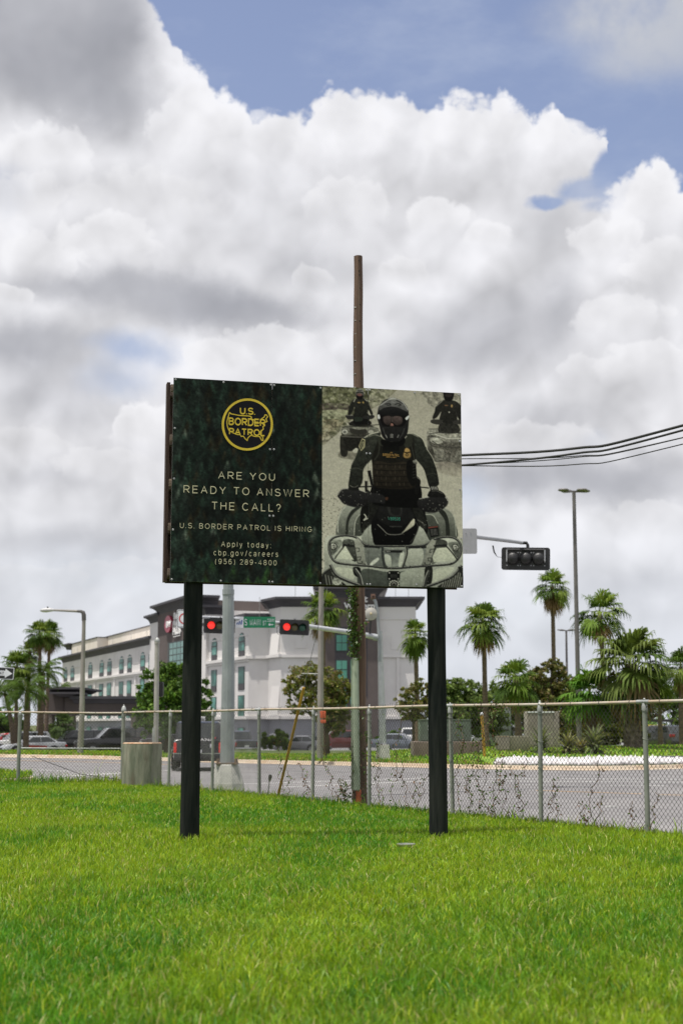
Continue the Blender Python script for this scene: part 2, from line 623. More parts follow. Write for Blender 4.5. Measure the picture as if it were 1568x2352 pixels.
def put_text(s, p0, p1, up, m, parent, bold=0.0, spacing=1.0, depth=0.0, name='lettering'):
    """sets s with its ink running from p0 to p1 along the base line; up = cap height as a vector"""
    me = text_mesh(s, bold, spacing, 0.5 if depth else 0.0)
    n = len(me.vertices)
    co = np.empty(n * 3, dtype=np.float32)
    me.vertices.foreach_get('co', co)
    co = co.reshape(-1, 3)
    x0, x1 = co[:, 0].min(), co[:, 0].max()
    cap = CAP_H + 2 * bold
    p0, p1, up = Vector(p0), Vector(p1), Vector(up)
    right = p1 - p0
    nor = right.cross(up).normalized()
    o = root_of(parent).location if parent else Vector((0, 0, 0))
    a = (co[:, 0] - x0) / (x1 - x0)
    b = (co[:, 1] + bold) / cap
    w = np.outer(a, right) + np.outer(b, up) + np.outer(co[:, 2] * depth, nor) + np.array(p0 - o)
    me.vertices.foreach_set('co', w.astype(np.float32).ravel())
    me.update()
    me.materials.clear()
    return link(name, me, m, parent)


def _arc(cx, cy, rx, ry, a0, a1, n=12):
    return [(cx + rx * math.cos(R(a0 + (a1 - a0) * i / n)), cy + ry * math.sin(R(a0 + (a1 - a0) * i / n))) for i in range(n + 1)]


_S = _arc(.5, .755, .46, .245, 20, 262) + _arc(.5, .255, .5, .255, 82, -160)
_P = [(0, 0), (0, 1), (.52, 1)] + _arc(.52, .735, .48, .265, 80, -90) + [(0, .47)]
_o = _arc(.5, .37, .5, .37, 0, 360, 20)
# plain upright sans letters as pen strokes: width, strokes in a box of unit cap height
GLYPH = {
    'A': (.84, [[(0, 0), (.5, 1), (1, 0)], [(.17, .34), (.83, .34)]]),
    'B': (.72, [[(0, 0), (0, 1), (.5, 1)] + _arc(.5, .765, .42, .235, 80, -90) + [(0, .53)], [(.5, .53)] + _arc(.52, .265, .48, .265, 80, -90) + [(0, 0)]]),
    'C': (.84, [_arc(.5, .5, .5, .5, 42, 318, 18)]),
    'D': (.78, [[(0, 0), (0, 1), (.42, 1)] + _arc(.42, .5, .58, .5, 80, -80, 14) + [(.42, 0), (0, 0)]]),
    'E': (.68, [[(1, 1), (0, 1), (0, 0), (1, 0)], [(0, .52), (.92, .52)]]),
    'F': (.64, [[(1, 1), (0, 1), (0, 0)], [(0, .5), (.88, .5)]]),
    'G': (.88, [_arc(.5, .5, .5, .5, 42, 340, 18) + [(1, .46), (.55, .46)]]),
    'H': (.74, [[(0, 0), (0, 1)], [(1, 0), (1, 1)], [(0, .52), (1, .52)]]),
    'I': (.001, [[(0, 0), (0, 1)]]),
    'L': (.58, [[(0, 1), (0, 0), (1, 0)]]),
    'M': (.86, [[(0, 0), (0, 1), (.5, .08), (1, 1), (1, 0)]]),
    'N': (.74, [[(0, 0), (0, 1), (1, 0), (1, 1)]]),
    'O': (.92, [_arc(.5, .5, .5, .5, 0, 360, 26)]),
    'P': (.70, [_P]),
    'R': (.74, [_P, [(.45, .47), (1, 0)]]),
    'S': (.74, [_S]),
    'T': (.76, [[(0, 1), (1, 1)], [(.5, 0), (.5, 1)]]),
    'U': (.74, [[(0, 1), (0, .37)] + _arc(.5, .37, .5, .37, 190, 350) + [(1, .37), (1, 1)]]),
    'V': (.82, [[(0, 1), (.5, 0), (1, 1)]]),
    'W': (1.2, [[(0, 1), (.25, 0), (.5, 1), (.75, 0), (1, 1)]]),
    'Y': (.82, [[(0, 1), (.5, .45), (1, 1)], [(.5, .45), (.5, 0)]]),
    '?': (.58, [_arc(.5, .72, .46, .28, 170, -50) + [(.5, .34), (.5, .25)], [(.5, .07), (.5, -.05)]]),
    '.': (.001, [[(0, .07), (0, -.06)]]), ':': (.001, [[(0, .07), (0, -.06)], [(0, .74), (0, .61)]]),
    '-': (.32, [[(0, .38), (1, .38)]]), '/': (.34, [[(0, -.05), (1, 1.03)]]),
    '(': (.22, [_arc(1.6, .4, 1.6, .72, 128, 232)]), ')': (.22, [_arc(-.6, .4, 1.6, .72, 52, -52)]),
    '0': (.62, [_arc(.5, .5, .5, .5, 0, 360, 24)]),
    '2': (.62, [_arc(.5, .72, .48, .28, 165, -40) + [(0, 0), (1.02, 0)]]),
    '3': (.62, [_arc(.48, .765, .42, .235, 160, -90) + _arc(.48, .27, .5, .27, 90, -160)]),
    '4': (.66, [[(.74, 0), (.74, 1), (0, .28), (1, .28)]]),
    '5': (.62, [[(.92, 1), (.18, 1), (.08, .5)] + _arc(.5, .33, .5, .33, 135, -155)]),
    '6': (.62, [_arc(.5, .32, .5, .32, 0, 360, 20), _arc(.56, .42, .56, .58, 190, 50)]),
    '8': (.62, [_arc(.5, .765, .42, .235, -90, 270, 18), _arc(.5, .265, .5, .265, 90, 450, 20)]),
    '9': (.62, [_arc(.5, .68, .5, .32, 0, 360, 20), _arc(.44, .58, .56, .58, 10, -130)]),
    'a': (.56, [_arc(.48, .50, .46, .24, 165, 0) + [(.94, .5), (.94, 0)], _arc(.46, .20, .46, .20, 0, 360, 18)]),
    'b': (.58, [[(0, 0), (0, 1)], _o]), 'p': (.58, [[(0, -.28), (0, .74)], _o]), 'd': (.58, [[(1, 0), (1, 1)], _o]), 'o': (.6, [_o]),
    'g': (.58, [_o, [(1, .74), (1, -.04)] + _arc(.5, -.05, .5, .23, -5, -160)]),
    'c': (.54, [_arc(.5, .37, .5, .37, 42, 318, 16)]),
    'e': (.58, [[(.03, .39), (1, .39)] + _arc(.5, .37, .5, .37, 12, 312, 18)]),
    'l': (.001, [[(0, 0), (0, 1)]]), 'r': (.32, [[(0, 0), (0, .74)], _arc(.7, .42, .7, .30, 175, 75)]),
    's': (.5, [[(x, y * .74) for x, y in _S]]), 't': (.32, [[(.4, 1), (.4, .1), (.6, 0), (.95, .01)], [(0, .72), (.95, .72)]]),
    'v': (.54, [[(0, .74), (.5, 0), (1, .74)]]), 'y': (.54, [[(0, .74), (.52, .03)], [(1, .74), (.42, -.2), (.1, -.27)]]),
    'i': (.001, [[(0, 0), (0, .74)], [(0, .92), (0, 1.03)]]),
}


def ribbon(P, w, closed=False):
    """mitred band of width w along a flat pen stroke: quads of 2-D points"""
    P = [Vector(p) for p in P]
    P = [p for i, p in enumerate(P) if i == 0 or (p - P[i - 1]).length > 1e-6]
    if closed and (P[0] - P[-1]).length < 1e-6:
        P = P[:-1]
    n = len(P)
    L, Rr = [], []
    for i in range(n):
        a = P[i - 1] if (i > 0 or closed) else None
        b = P[(i + 1) % n] if (i < n - 1 or closed) else None
        ds = [d.normalized() for d in ((P[i] - a) if a is not None else None, (b - P[i]) if b is not None else None) if d is not None]
        nn = [Vector((-d.y, d.x)) for d in ds]
        m = nn[0] if len(nn) == 1 else nn[0] + nn[1]
        if len(nn) == 2:
            m = m * min(2 / max(m.length_squared, 1e-6), 1.6) if m.length > 0.3 else nn[0]
        L.append(P[i] + m * w / 2)
        Rr.append(P[i] - m * w / 2)
    rng_ = range(n if closed else n - 1)
    return [(Rr[i], Rr[(i + 1) % n], L[(i + 1) % n], L[i]) for i in rng_]


def pen_text(s, p0, p1, up, m, parent, weight=0.125, gap=0.36, name='lettering'):
    """monoline lettering fitted between p0 and p1, with cap height up"""
    x = 0.0
    quads = []
    k = weight / 2
    for ch in s:
        if ch == ' ':
            x += 0.26 + gap
            continue
        w, strokes = GLYPH[ch]
        for j, st in enumerate(strokes):
            pts = [(x + k + px * w, k + py * (1 - 2 * k)) for px, py in st]
            cl = math.hypot(pts[0][0] - pts[-1][0], pts[0][1] - pts[-1][1]) < 1e-4
            quads += [(q, j) for q in ribbon(pts, weight, cl)]
        x += w + weight + gap
    X = x - gap
    p0, p1, up = Vector(p0), Vector(p1), Vector(up)
    right = p1 - p0
    nor = right.cross(up).normalized()
    b = MB()
    for q, j in quads:
        b.quad(*[p0 + right * (v.x / X) + up * v.y + nor * (0.0003 * j) for v in q])
    return b.build(name, m, parent, smooth=False, fix=False)


# ------------------------------------------------------------------ terrain
FENCE_A = Vector((-4.95, 32.7))          # corner post
FENCE_B = Vector((3.72, 17.35))          # last post in the picture
FD = (FENCE_B - FENCE_A).normalized()
FN = Vector((FD.y, -FD.x))
if FN.y < 0:
    FN = -FN
ROAD_Z = -0.36


def past_fence(X, Y):
    """distance beyond the edge of the lawn, negative on it (numpy friendly)"""
    d1 = (X - FENCE_A.x) * FN.x + (Y - FENCE_A.y) * FN.y
    d2 = Y - 32.9
    return np.maximum(d1, d2)


KERB = [(-160, 100), (-60, 88), (-28, 78.5), (-18.2, 76), (-13, 73), (-6.8, 66.5), (-4.4, 64.2), (-1.6, 62), (1.5, 59.3), (3.9, 57.2), (6.9, 55.0),
        (8.8, 54.4), (10.4, 54.6), (12.2, 55.6), (14.2, 57.4), (18, 61), (26, 68), (60, 92), (160, 140)]
KX, KY = np.array([k[0] for k in KERB], float), np.array([k[1] for k in KERB], float)


def sstep(v, a, b):
    t = np.clip((v - a) / (b - a), 0, 1)
    return t * t * (3 - 2 * t)


def verge_z(X, Y):
    k = np.interp(X, KX, KY)
    v0 = -0.22
    v1 = -0.34 + 0.50 * sstep(X, -2.0, 7.0)
    v2 = -1.05 + 0.60 * sstep(X, -5.0, 22.0)
    z = v0 + (v1 - v0) * sstep(Y, k, k + 14)
    z = z + (v2 - v1) * sstep(Y, k + 14, 112)
    return z + (-1.25 - v2) * sstep(Y, 125, 220)


def T(X, Y):
    X, Y = np.asarray(X, float), np.asarray(Y, float)
    s = past_fence(X, Y)
    lawn = 0.02 * (fbm(X * 0.35 + 40, Y * 0.35 + 40, 3, 2) - 0.5)
    near = lawn + (ROAD_Z - lawn) * sstep(s, 0.25, 2.4)
    k = np.interp(X, KX, KY)
    return np.where(Y > k, verge_z(X, Y), near)


def Tz(X, Y):
    return float(T(X, Y))


def sheet(name, xs, ys, zfun, m, keep=None, kind='structure'):
    X, Y = np.meshgrid(np.array(xs, float), np.array(ys, float))
    Z = zfun(X, Y)
    nx, ny = len(xs), len(ys)
    idx = np.arange(nx * ny).reshape(ny, nx)
    f = np.stack([idx[:-1, :-1], idx[:-1, 1:], idx[1:, 1:], idx[1:, :-1]], -1).reshape(-1, 4)
    if keep is not None:
        cx = (X[:-1, :-1] + X[1:, 1:]) / 2
        cy = (Y[:-1, :-1] + Y[1:, 1:]) / 2
        f = f[keep(cx, cy).ravel()]
    o = np_mesh(name, np.stack([X, Y, Z], -1).reshape(-1, 3), [f], m, smooth=True)
    return tag(o, kind=kind)


def spread(a, b, n, p=1.0):
    return [a + (b - a) * (i / n) ** p for i in range(n + 1)]


M_soil = mat('soil', (0.07, 0.13, 0.018), (0.11, 0.15, 0.025), 0.9, scale=3, bump=0.5, bscale=30, spec=0.1, third=((0.13, 0.10, 0.06), 1.2, 0.6, 0.8))
M_verge = mat('verge_turf', (0.11, 0.20, 0.025), (0.18, 0.25, 0.04), 0.9, scale=0.9, bump=0.8, bscale=14, spec=0.1,
              third=((0.2, 0.17, 0.08), 0.5, 0.6, 0.85))
M_asph = mat('asphalt', (0.145, 0.14, 0.142), (0.185, 0.18, 0.18), 0.88, scale=0.9, detail=8, bump=0.4, bscale=60, spec=0.2,
             third=((0.225, 0.217, 0.214), 0.12, 0.5, 0.75))
M_lot = mat('parking_asphalt', (0.12, 0.12, 0.125), (0.17, 0.17, 0.17), 0.9, scale=0.2)
M_far = mat('far_land', (0.06, 0.085, 0.03), (0.12, 0.12, 0.06), 0.95, scale=0.05, spec=0.1)

_q = NT(M_asph.node_tree)
_b = M_asph.node_tree.nodes['Principled BSDF']
_tc = _q.n.new('ShaderNodeTexCoord').outputs['Object']
_vo = _q.n.new('ShaderNodeTexVoronoi')
_vo.feature = 'DISTANCE_TO_EDGE'
_vo.inputs['Scale'].default_value = 0.22
_q.put(_vo.inputs['Vector'], _q.vm('ADD', _tc, _q.vm('SCALE', _q.noise(_tc, 1.2, 5, 0.6, True), None, 1.6)))
_cr = _q.m('MULTIPLY', _q.smooth(_vo.outputs['Distance'], 0.0, 0.012, 1.0, 0.0), _q.smooth(_q.noise(_tc, 0.3, 2), 0.45, 0.6))
_old = _b.inputs['Base Color'].links[0].from_socket
_st = _q.smooth(_q.noise(_q.vm('MULTIPLY', _tc, (0.35, 1.6, 1)), 0.5, 6, 0.65), 0.55, 0.78, 0.0, 0.5)
_q.put(_b.inputs['Base Color'], _q.mix(_q.m('MAXIMUM', _cr, _st), _old, (0.085, 0.083, 0.083)))
sheet('ground', sorted(set([-4000, -1500, -700] + spread(-300, 300, 60) + [700, 1500, 4000])), [-60, -20, 0, 10, 20, 30, 40, 50, 60, 70, 80, 90, 100, 110, 120, 140, 160, 200, 300, 600, 1200, 2500, 5000],
      lambda X, Y: np.where(Y > 110, -1.32, -0.62), M_far)
sheet('lawn', spread(-26, 16, 105), spread(-6, 36.4, 106), lambda X, Y: T(X, Y), M_soil,
      keep=lambda X, Y: past_fence(X, Y) < 2.7)
sheet('road', spread(-70, 70, 200), spread(6, 96, 200), lambda X, Y: X * 0 + ROAD_Z - 0.01, M_asph,
      keep=lambda X, Y: (past_fence(X, Y) > 1.2) & (Y < np.interp(X, KX, KY) + 0.9))


def strip_between(name, pts_a, pts_b, za, zb, m):
    n = len(pts_a)
    v, f = [], []
    for (a, b, z1, z2) in zip(pts_a, pts_b, za, zb):
        v += [(a[0], a[1], z1), (b[0], b[1], z2)]
    f = [(2 * i, 2 * i + 1, 2 * i + 3, 2 * i + 2) for i in range(n - 1)]
    me = bpy.data.meshes.new(name)
    me.from_pydata(v, [], f)
    me.update()
    return tag(link(name, me, m), kind='structure')


# verge behind the far kerb, following its line
ks = np.linspace(-150, 150, 501)
rows = []
offs = [0.16, 0.5, 1, 2, 3.5, 5, 7, 9, 11, 13, 15, 18, 22, 26, 30, 36, 42, 50, 60]
vv = []
for of in offs:
    yy = np.interp(ks, KX, KY) + of
    yy = np.minimum(yy, 113 + of * 0.05)
    vv.append(np.stack([ks, yy, verge_z(ks, yy) + 0.03 * (fbm(ks * 0.6 + 90, yy * 0.6 + 50, 5, 3) - 0.5) * min(1, of)], -1))
vv = np.array(vv)
idx = np.arange(len(offs) * len(ks)).reshape(len(offs), len(ks))
ff = np.stack([idx[:-1, :-1], idx[:-1, 1:], idx[1:, 1:], idx[1:, :-1]], -1).reshape(-1, 4)
tag(np_mesh('verge', vv.reshape(-1, 3), [ff], M_verge, smooth=True), kind='structure')
sheet('parking_lot', spread(-120, 120, 60), spread(112.4, 205, 40), lambda X, Y: verge_z(X, Y) + 0.012, M_lot)
M_kerb = mat('kerb_concrete', (0.42, 0.33, 0.24), (0.50, 0.43, 0.34), 0.9, scale=1.5, bump=0.2, third=((0.38, 0.27, 0.16), 0.7, 0.5, 0.75))
kb = MB()
for i in range(len(ks) - 1):
    if -60 < ks[i] < 60:
        a0, a1 = np.interp(ks[i], KX, KY), np.interp(ks[i + 1], KX, KY)
        for (o0, z0), (o1, z1) in zip([(-0.55, ROAD_Z + 0.004), (-0.02, ROAD_Z + 0.015), (0.03, -0.23), (0.2, -0.215)], [(-0.02, ROAD_Z + 0.015), (0.03, -0.23), (0.2, -0.215), (0.22, -0.4)]):
            kb.quad((ks[i], a0 + o0, z0), (ks[i + 1], a1 + o0, z0), (ks[i + 1], a1 + o1, z1), (ks[i], a0 + o1, z1))
tag(kb.build('kerb', M_kerb, fix=False), kind='structure')

# grass island of the side street, left
isl = [(-40, 42.5), (-10.6, 41.2), (-9.3, 41.6), (-9.0, 42.6), (-9.6, 44.5), (-11.4, 47), (-14.5, 49.0), (-20, 50.2), (-40, 51)]
ib = MB().prism([(a, b, ROAD_Z - 0.02) for a, b in isl], (0, 0, 0.17))
tag(ib.build('island_kerb', M_kerb), kind='structure')
cx, cy = -22, 46
tag(MB().prism([(cx + (a - cx) * 0.985, cy + (b - cy) * 0.95, ROAD_Z + 0.1) for a, b in isl], (0, 0, 0.09)).build('island_turf', M_verge), kind='structure')

# painted lines
M_white = mat('road_paint_white', (0.62, 0.62, 0.6), (0.42, 0.42, 0.41), 0.8, scale=8)
M_orange = mat('road_paint_yellow', (0.5, 0.27, 0.06), (0.36, 0.22, 0.08), 0.8, scale=8)


def road_line(pts, w, m, dash=None):
    b = MB()
    P = [G(x, y, ROAD_Z) for x, y in pts]
    for p, r in zip(P[:-1], P[1:]):
        d = (r - p)
        d.z = 0
        L = d.length
        d.normalize()
        n = Vector((-d.y, d.x, 0)) * w / 2
        s = 0.0
        while s < L:
            e = min(L, s + (dash[0] if dash else L))
            a, c = p + d * s, p + d * e
            a.z = c.z = ROAD_Z - 0.005
            b.quad(a - n, c - n, c + n, a + n)
            s = e + (dash[1] if dash else 0.01)
    return tag(b.build('road_marking', m, fix=False, smooth=False), kind='structure')


road_line([(85, 1786), (285, 1775), (400, 1768.5)], 0.20, M_white)
road_line([(92, 1768), (166, 1771)], 0.16, M_white)
road_line([(-10, 1745), (290, 1752), (420, 1757)], 0.22, M_orange)
road_line([(560, 1800), (985, 1786.5), (1568, 1789.5)], 0.16, M_white)
road_line([(640, 1808), (990, 1793), (1568, 1796)], 0.16, M_white)
road_line([(990, 1801.5), (1568, 1804)], 0.13, M_white, (1.6, 0.9))
road_line([(1230, 1815), (1568, 1826)], 0.12, M_orange, (3.0, 0.5))
tag(MB().box(-0.12, 0.12, -0.05, 0.05, 0, 0.02).build('litter', M_white, world=False), 'small white scrap of paper lying on the grey road behind the fence', 'litter').location = G(1404, 1853, ROAD_Z) + Vector((0, 0, -0.008))

# ------------------------------------------------------------------ billboard
BL = W(397, 1338, 16.55)
BR_ = W(1064, 1345.5, 17.36)
BOT, TOP = 2.985, 5.425
PA = Vector((W(395, 1100, 16.55).x, 16.55, 0))
PB = Vector((W(1060.5, 1120, 17.36).x, 17.36, 0))
BWID = (PB - PA).length
BDIR = (PB - PA).normalized()
BNOR = Vector((BDIR.y, -BDIR.x, 0))            # towards the viewer
BH = TOP - BOT


def bp(u, v, off=0.0):
    return PA + BDIR * (u * BWID) + Vector((0, 0, TOP - v * BH)) + BNOR * off


def homography(src, dst):
    A = []
    for (x, y), (u, v) in zip(src, dst):
        A.append([x, y, 1, 0, 0, 0, -u * x, -u * y, -u])
        A.append([0, 0, 0, x, y, 1, -v * x, -v * y, -v])
    return np.linalg.svd(np.array(A, float))[2][-1].reshape(3, 3)


HM = homography([(626, 1386), (1684.4, 1430.9), (1697, 2146.3), (630, 2133.5)], [(0, 0), (1, 0), (1, 1), (0, 1)])


def o2uv(x, y):
    p = HM @ np.array([x, y, 1.0])
    return p[0] / p[2], p[1] / p[2]


def z1(x, y):
    return o2uv(600 + x * 0.38265, 1370 + y * 0.38265)


def z2(x, y):
    return o2uv(1150 + x * 0.36352, 1380 + y * 0.36352)


# --- the printed picture, painted as colours per grid point of the panels
NU, NV = 660, 440
gu, gv = np.meshgrid((np.arange(NU) + 0.5) / NU, (np.arange(NV) + 0.5) / NV)
SPLIT = 0.5065
img = np.zeros((NV, NU, 3))


def srgb(c):
    return np.array(c, float)


def inside(poly, X, Y):
    r = np.zeros(X.shape, bool)
    n = len(poly)
    for i in range(n):
        x0, y0 = poly[i]
        x1, y1 = poly[(i + 1) % n]
        if y0 == y1:
            continue
        c = ((y0 <= Y) != (y1 <= Y)) & (X < (x1 - x0) * (Y - y0) / (y1 - y0) + x0)
        r ^= c
    return r


def cover(uvp):
    """anti-aliased coverage of a polygon given in board coordinates"""
    P = [(u * NU, v * NV) for u, v in uvp]
    xs, ys = [p[0] for p in P], [p[1] for p in P]
    x0, x1 = max(0, int(min(xs)) - 1), min(NU, int(max(xs)) + 2)
    y0, y1 = max(0, int(min(ys)) - 1), min(NV, int(max(ys)) + 2)
    if x1 <= x0 or y1 <= y0:
        return None
    S = 4
    X, Y = np.meshgrid(x0 + (np.arange((x1 - x0) * S) + 0.5) / S, y0 + (np.arange((y1 - y0) * S) + 0.5) / S)
    c = inside(P, X, Y).astype(float).reshape(y1 - y0, S, x1 - x0, S).mean((1, 3))
    return c, slice(y0, y1), slice(x0, x1)


def smoothpoly(pts, k=4):
    """rounds an outline with a closed Catmull-Rom curve"""
    out = []
    n = len(pts)
    P = np.array(pts, float)
    for i in range(n):
        p0, p1, p2, p3 = P[i - 1], P[i], P[(i + 1) % n], P[(i + 2) % n]
        for j in range(k):
            t = j / k
            out.append(tuple(p1 + 0.5 * t * ((p2 - p0) + t * ((2 * p0 - 5 * p1 + 4 * p2 - p3) + t * (3 * (p1 - p2) + p3 - p0)))))
    return out


pn = 0


def paint(pts, c, c2=None, vary=0.05, sm=True, tf=z2, alpha=1.0, scale=30, side=None):
    """fills an outline with a colour; c2 makes it run from c at the top to c2 at the bottom, side the same from left to right"""
    global pn
    pn += 1
    q = [tf(x, y) for x, y in (smoothpoly(pts) if sm else pts)]
    r = cover(q)
    if r is None:
        return
    a, sy, sx = r
    a = a * (gu[sy, sx] >= SPLIT)
    U, V = gu[sy, sx], gv[sy, sx]
    vs, us = [p[1] for p in q], [p[0] for p in q]
    t = np.clip((V - min(vs)) / (max(vs) - min(vs) + 1e-9), 0, 1)
    if side is not None:
        t = np.clip((U - min(us)) / (max(us) - min(us) + 1e-9), 0, 1)
        c2 = side
    col = srgb(c)[None, None] * (1 - t[..., None]) + srgb(c2 if c2 is not None else c)[None, None] * t[..., None]
    nz = fbm(U * scale * 3, V * scale * 2.2, 100 + pn, 4) - 0.5
    col = col * (1 + vary * 2.6 * nz[..., None])
    img[sy, sx] = img[sy, sx] * (1 - a[..., None] * alpha) + col * a[..., None] * alpha


def stroke(pts, w, c, closed=False, hi=None, tf=z2, sm=True, alpha=1.0):
    """a drawn line of width w; hi adds a thin bright edge on its upper side"""
    P = np.array(pts, float)
    if sm and len(P) > 2:
        Q = []
        n = len(P)
        for i in range(n if closed else n - 1):
            if closed:
                p0, p1, p2, p3 = P[i - 1], P[i], P[(i + 1) % n], P[(i + 2) % n]
            else:
                p0, p1, p2, p3 = P[max(i - 1, 0)], P[i], P[i + 1], P[min(i + 2, n - 1)]
            for j in range(5):
                t = j / 5
                Q.append(p1 + 0.5 * t * ((p2 - p0) + t * ((2 * p0 - 5 * p1 + 4 * p2 - p3) + t * (3 * (p1 - p2) + p3 - p0))))
        if not closed:
            Q.append(P[-1])
        P = np.array(Q)
    segs = list(zip(P[:-1], P[1:])) + ([(P[-1], P[0])] if closed else [])
    for a, b in segs:
        d = b - a
        L = np.hypot(*d)
        if L < 1e-6:
            continue
        d = d / L
        n = np.array([-d[1], d[0]]) * w / 2
        e = d * w * 0.25
        paint([tuple(a - e - n), tuple(b + e - n), tuple(b + e + n), tuple(a - e + n)], c, vary=0.05, sm=False, tf=tf, alpha=alpha)
    if hi:
        s, hw, hc = hi
        stroke([(x + s[0], y + s[1]) for x, y in P], hw, hc, closed, None, tf, False, 0.85)


def ell(cx, cy, rx, ry, n=22):
    return [(cx + rx * math.cos(2 * math.pi * i / n), cy + ry * math.sin(2 * math.pi * i / n)) for i in range(n)]


# forest half
b0 = fbm(gu * 26, gv * 17, 51, 4)
img[:] = srgb((21, 27, 27)) * (0.75 + 0.5 * b0[..., None])
prg = np.random.default_rng(5)
trees = [(prg.random() * 0.53 - 0.01, 0.02 + prg.random() * 1.12) for _ in range(1700)]
trees.sort(key=lambda p: p[1])
for tx, ty in trees:
    th = 0.05 + 0.06 * prg.random()
    tw = th * 0.40
    x0, x1 = int((tx - tw) * NU), int((tx + tw) * NU) + 2
    y0, y1 = int((ty - th) * NV), int(ty * NV) + 1
    x0, x1, y0, y1 = max(0, x0), min(NU, x1), max(0, y0), min(NV, y1)
    if x1 <= x0 or y1 <= y0:
        continue
    U, V = gu[y0:y1, x0:x1], gv[y0:y1, x0:x1]
    t = (V - (ty - th)) / th
    ray = np.abs(np.mod((U - tx) * 0 + t * (9 + 3 * prg.random()) + np.abs(U - tx) / tw * 1.4, 1) - 0.5) * 2
    wdt = tw * (0.12 + 0.88 * t) * (0.50 + 0.50 * ray)
    a = np.clip((wdt - np.abs(U - tx)) / (0.22 * tw), 0, 1) * np.clip(1.6 - 1.1 * t, 0, 1)
    g = prg.random()
    light = 0.5 + 0.7 * prg.random()
    edge_gain = 1.0 + 0.7 * math.exp(-tx / 0.07) + 0.5 * max(0, ty - 0.85) * 4 + 0.35 * math.exp(-ty / 0.15)
    c = (srgb((22, 30, 29)) * (1 - g) + srgb((26, 46, 40)) * g) * light * min(edge_gain, 1.75) * 0.86
    if prg.random() < 0.10:
        c = srgb((36, 38, 28)) * light
    if ty > 0.98 and prg.random() < 0.25 and tx > 0.1:
        c = srgb((38, 70, 40))
    if prg.random() < 0.012:
        c = srgb((70, 92, 86))
    nz = 0.35 + 1.3 * fbm(U * 210, V * 140, int(tx * 900) + 70, 3)
    col = c[None, None] * nz[..., None] * (1.15 - 0.4 * t[..., None])
    img[y0:y1, x0:x1] = img[y0:y1, x0:x1] * (1 - a[..., None] * 0.85) + col * a[..., None] * 0.85

for _ in range(2):
    bl = (np.roll(img, 1, 0) + np.roll(img, -1, 0) + np.roll(img, 1, 1) + np.roll(img, -1, 1) + 2 * img) / 6
    img = bl
tw_ = fbm(gu * 120, gv * 80, 57, 4)
img *= (0.66 + 0.66 * tw_)[..., None]

# photograph half: dirt road and scrub
ph = gu >= SPLIT
base = srgb((138, 133, 117)) * (1 - gv[..., None]) + srgb((157, 154, 137)) * gv[..., None]
nz = fbm(gu * 40, gv * 60, 61, 5)
base = base * (0.94 + 0.12 * nz[..., None])
img[ph] = base[ph]
paint([(48, 60), (790, 60), (740, 190), (650, 260), (420, 400), (300, 470), (235, 560), (160, 620), (55, 650)], (112, 108, 84), (128, 123, 103), 0.30, scale=26)
paint([(48, 60), (600, 60), (560, 170), (400, 230), (250, 300), (50, 260)], (96, 96, 66), (92, 95, 60), 0.42, scale=34)
paint([(52, 260), (330, 270), (300, 330), (55, 340)], (92, 82, 72), None, 0.3, scale=40)
paint([(52, 340), (330, 330), (300, 430), (60, 440)], (120, 122, 92), None, 0.3, scale=34)
paint([(55, 440), (280, 430), (230, 520), (120, 600), (60, 630)], (112, 104, 76), (125, 118, 96), 0.36, scale=44)
paint([(560, 120), (770, 110), (700, 230), (560, 290)], (122, 120, 98), None, 0.3, scale=36)
paint([(1080, 130), (1480, 120), (1480, 520), (1390, 470), (1200, 300), (1110, 220)], (122, 118, 104), (135, 130, 116), 0.26, scale=34)
for k in range(320):
    x, y = prg.random() * 700 + 50, 110 + prg.random() * 470
    if x < 740 - (y - 100) * 1.15 + 40:
        s = 8 + prg.random() * 22
        g = prg.random()
        paint(ell(x, y, s, s * 0.6, 7), tuple(srgb((70, 74, 46)) * (1 - g) + srgb((150, 146, 118)) * g), None, 0.25, alpha=0.55)
for k in range(240):
    x, y = 75 + prg.random() ** 1.6 * 190, 1180 + prg.random() * 820
    s = 1.5 + prg.random() * 6
    paint(ell(x, y, s, s * 0.8, 6), (84, 80, 70), None, 0.2, alpha=0.8)
for k in range(150):
    x, y = 75 + prg.random() * 1390, 600 + prg.random() * 900
    s = 1.5 + prg.random() * 4
    paint(ell(x, y, s, s * 0.8, 6), (112, 108, 95), None, 0.2, alpha=0.7)

# far rider on the left
paint([(235, 800), (400, 830), (450, 790), (640, 740), (640, 640), (320, 700)], (106, 101, 87), None, 0.15, alpha=0.8)
paint([(250, 640), (260, 585), (300, 600), (328, 690), (326, 785), (290, 802), (258, 768)], (56, 54, 49), (48, 46, 41), 0.2)
paint([(262, 540), (300, 492), (420, 470), (560, 480), (630, 520), (660, 570), (620, 620), (500, 660), (430, 720), (330, 740), (290, 640)], (74, 72, 64), (52, 50, 45), 0.25, scale=60)
paint([(270, 520), (340, 482), (470, 500), (620, 500), (640, 545), (590, 575), (440, 560), (300, 590)], (112, 111, 99), (88, 86, 77), 0.2, scale=60)
paint([(350, 510), (430, 525), (510, 520), (520, 560), (430, 570), (360, 560)], (62, 60, 54))
paint([(290, 605), (440, 590), (570, 590), (500, 640), (440, 700), (330, 735), (310, 690)], (44, 42, 38), None, 0.3, scale=80)
paint(ell(298, 548, 30, 22), (150, 149, 138))
paint(ell(298, 550, 18, 14), (96, 96, 90))
paint(ell(560, 545, 28, 18), (134, 132, 120))
stroke([(270, 500), (440, 490), (640, 470)], 7, (48, 47, 44))
stroke([(330, 455), (470, 460), (560, 440)], 6, (52, 50, 46))
stroke([(265, 595), (430, 600), (560, 600)], 8, (98, 96, 88))
paint([(380, 740), (420, 710), (440, 750), (400, 760)], (150, 147, 132))
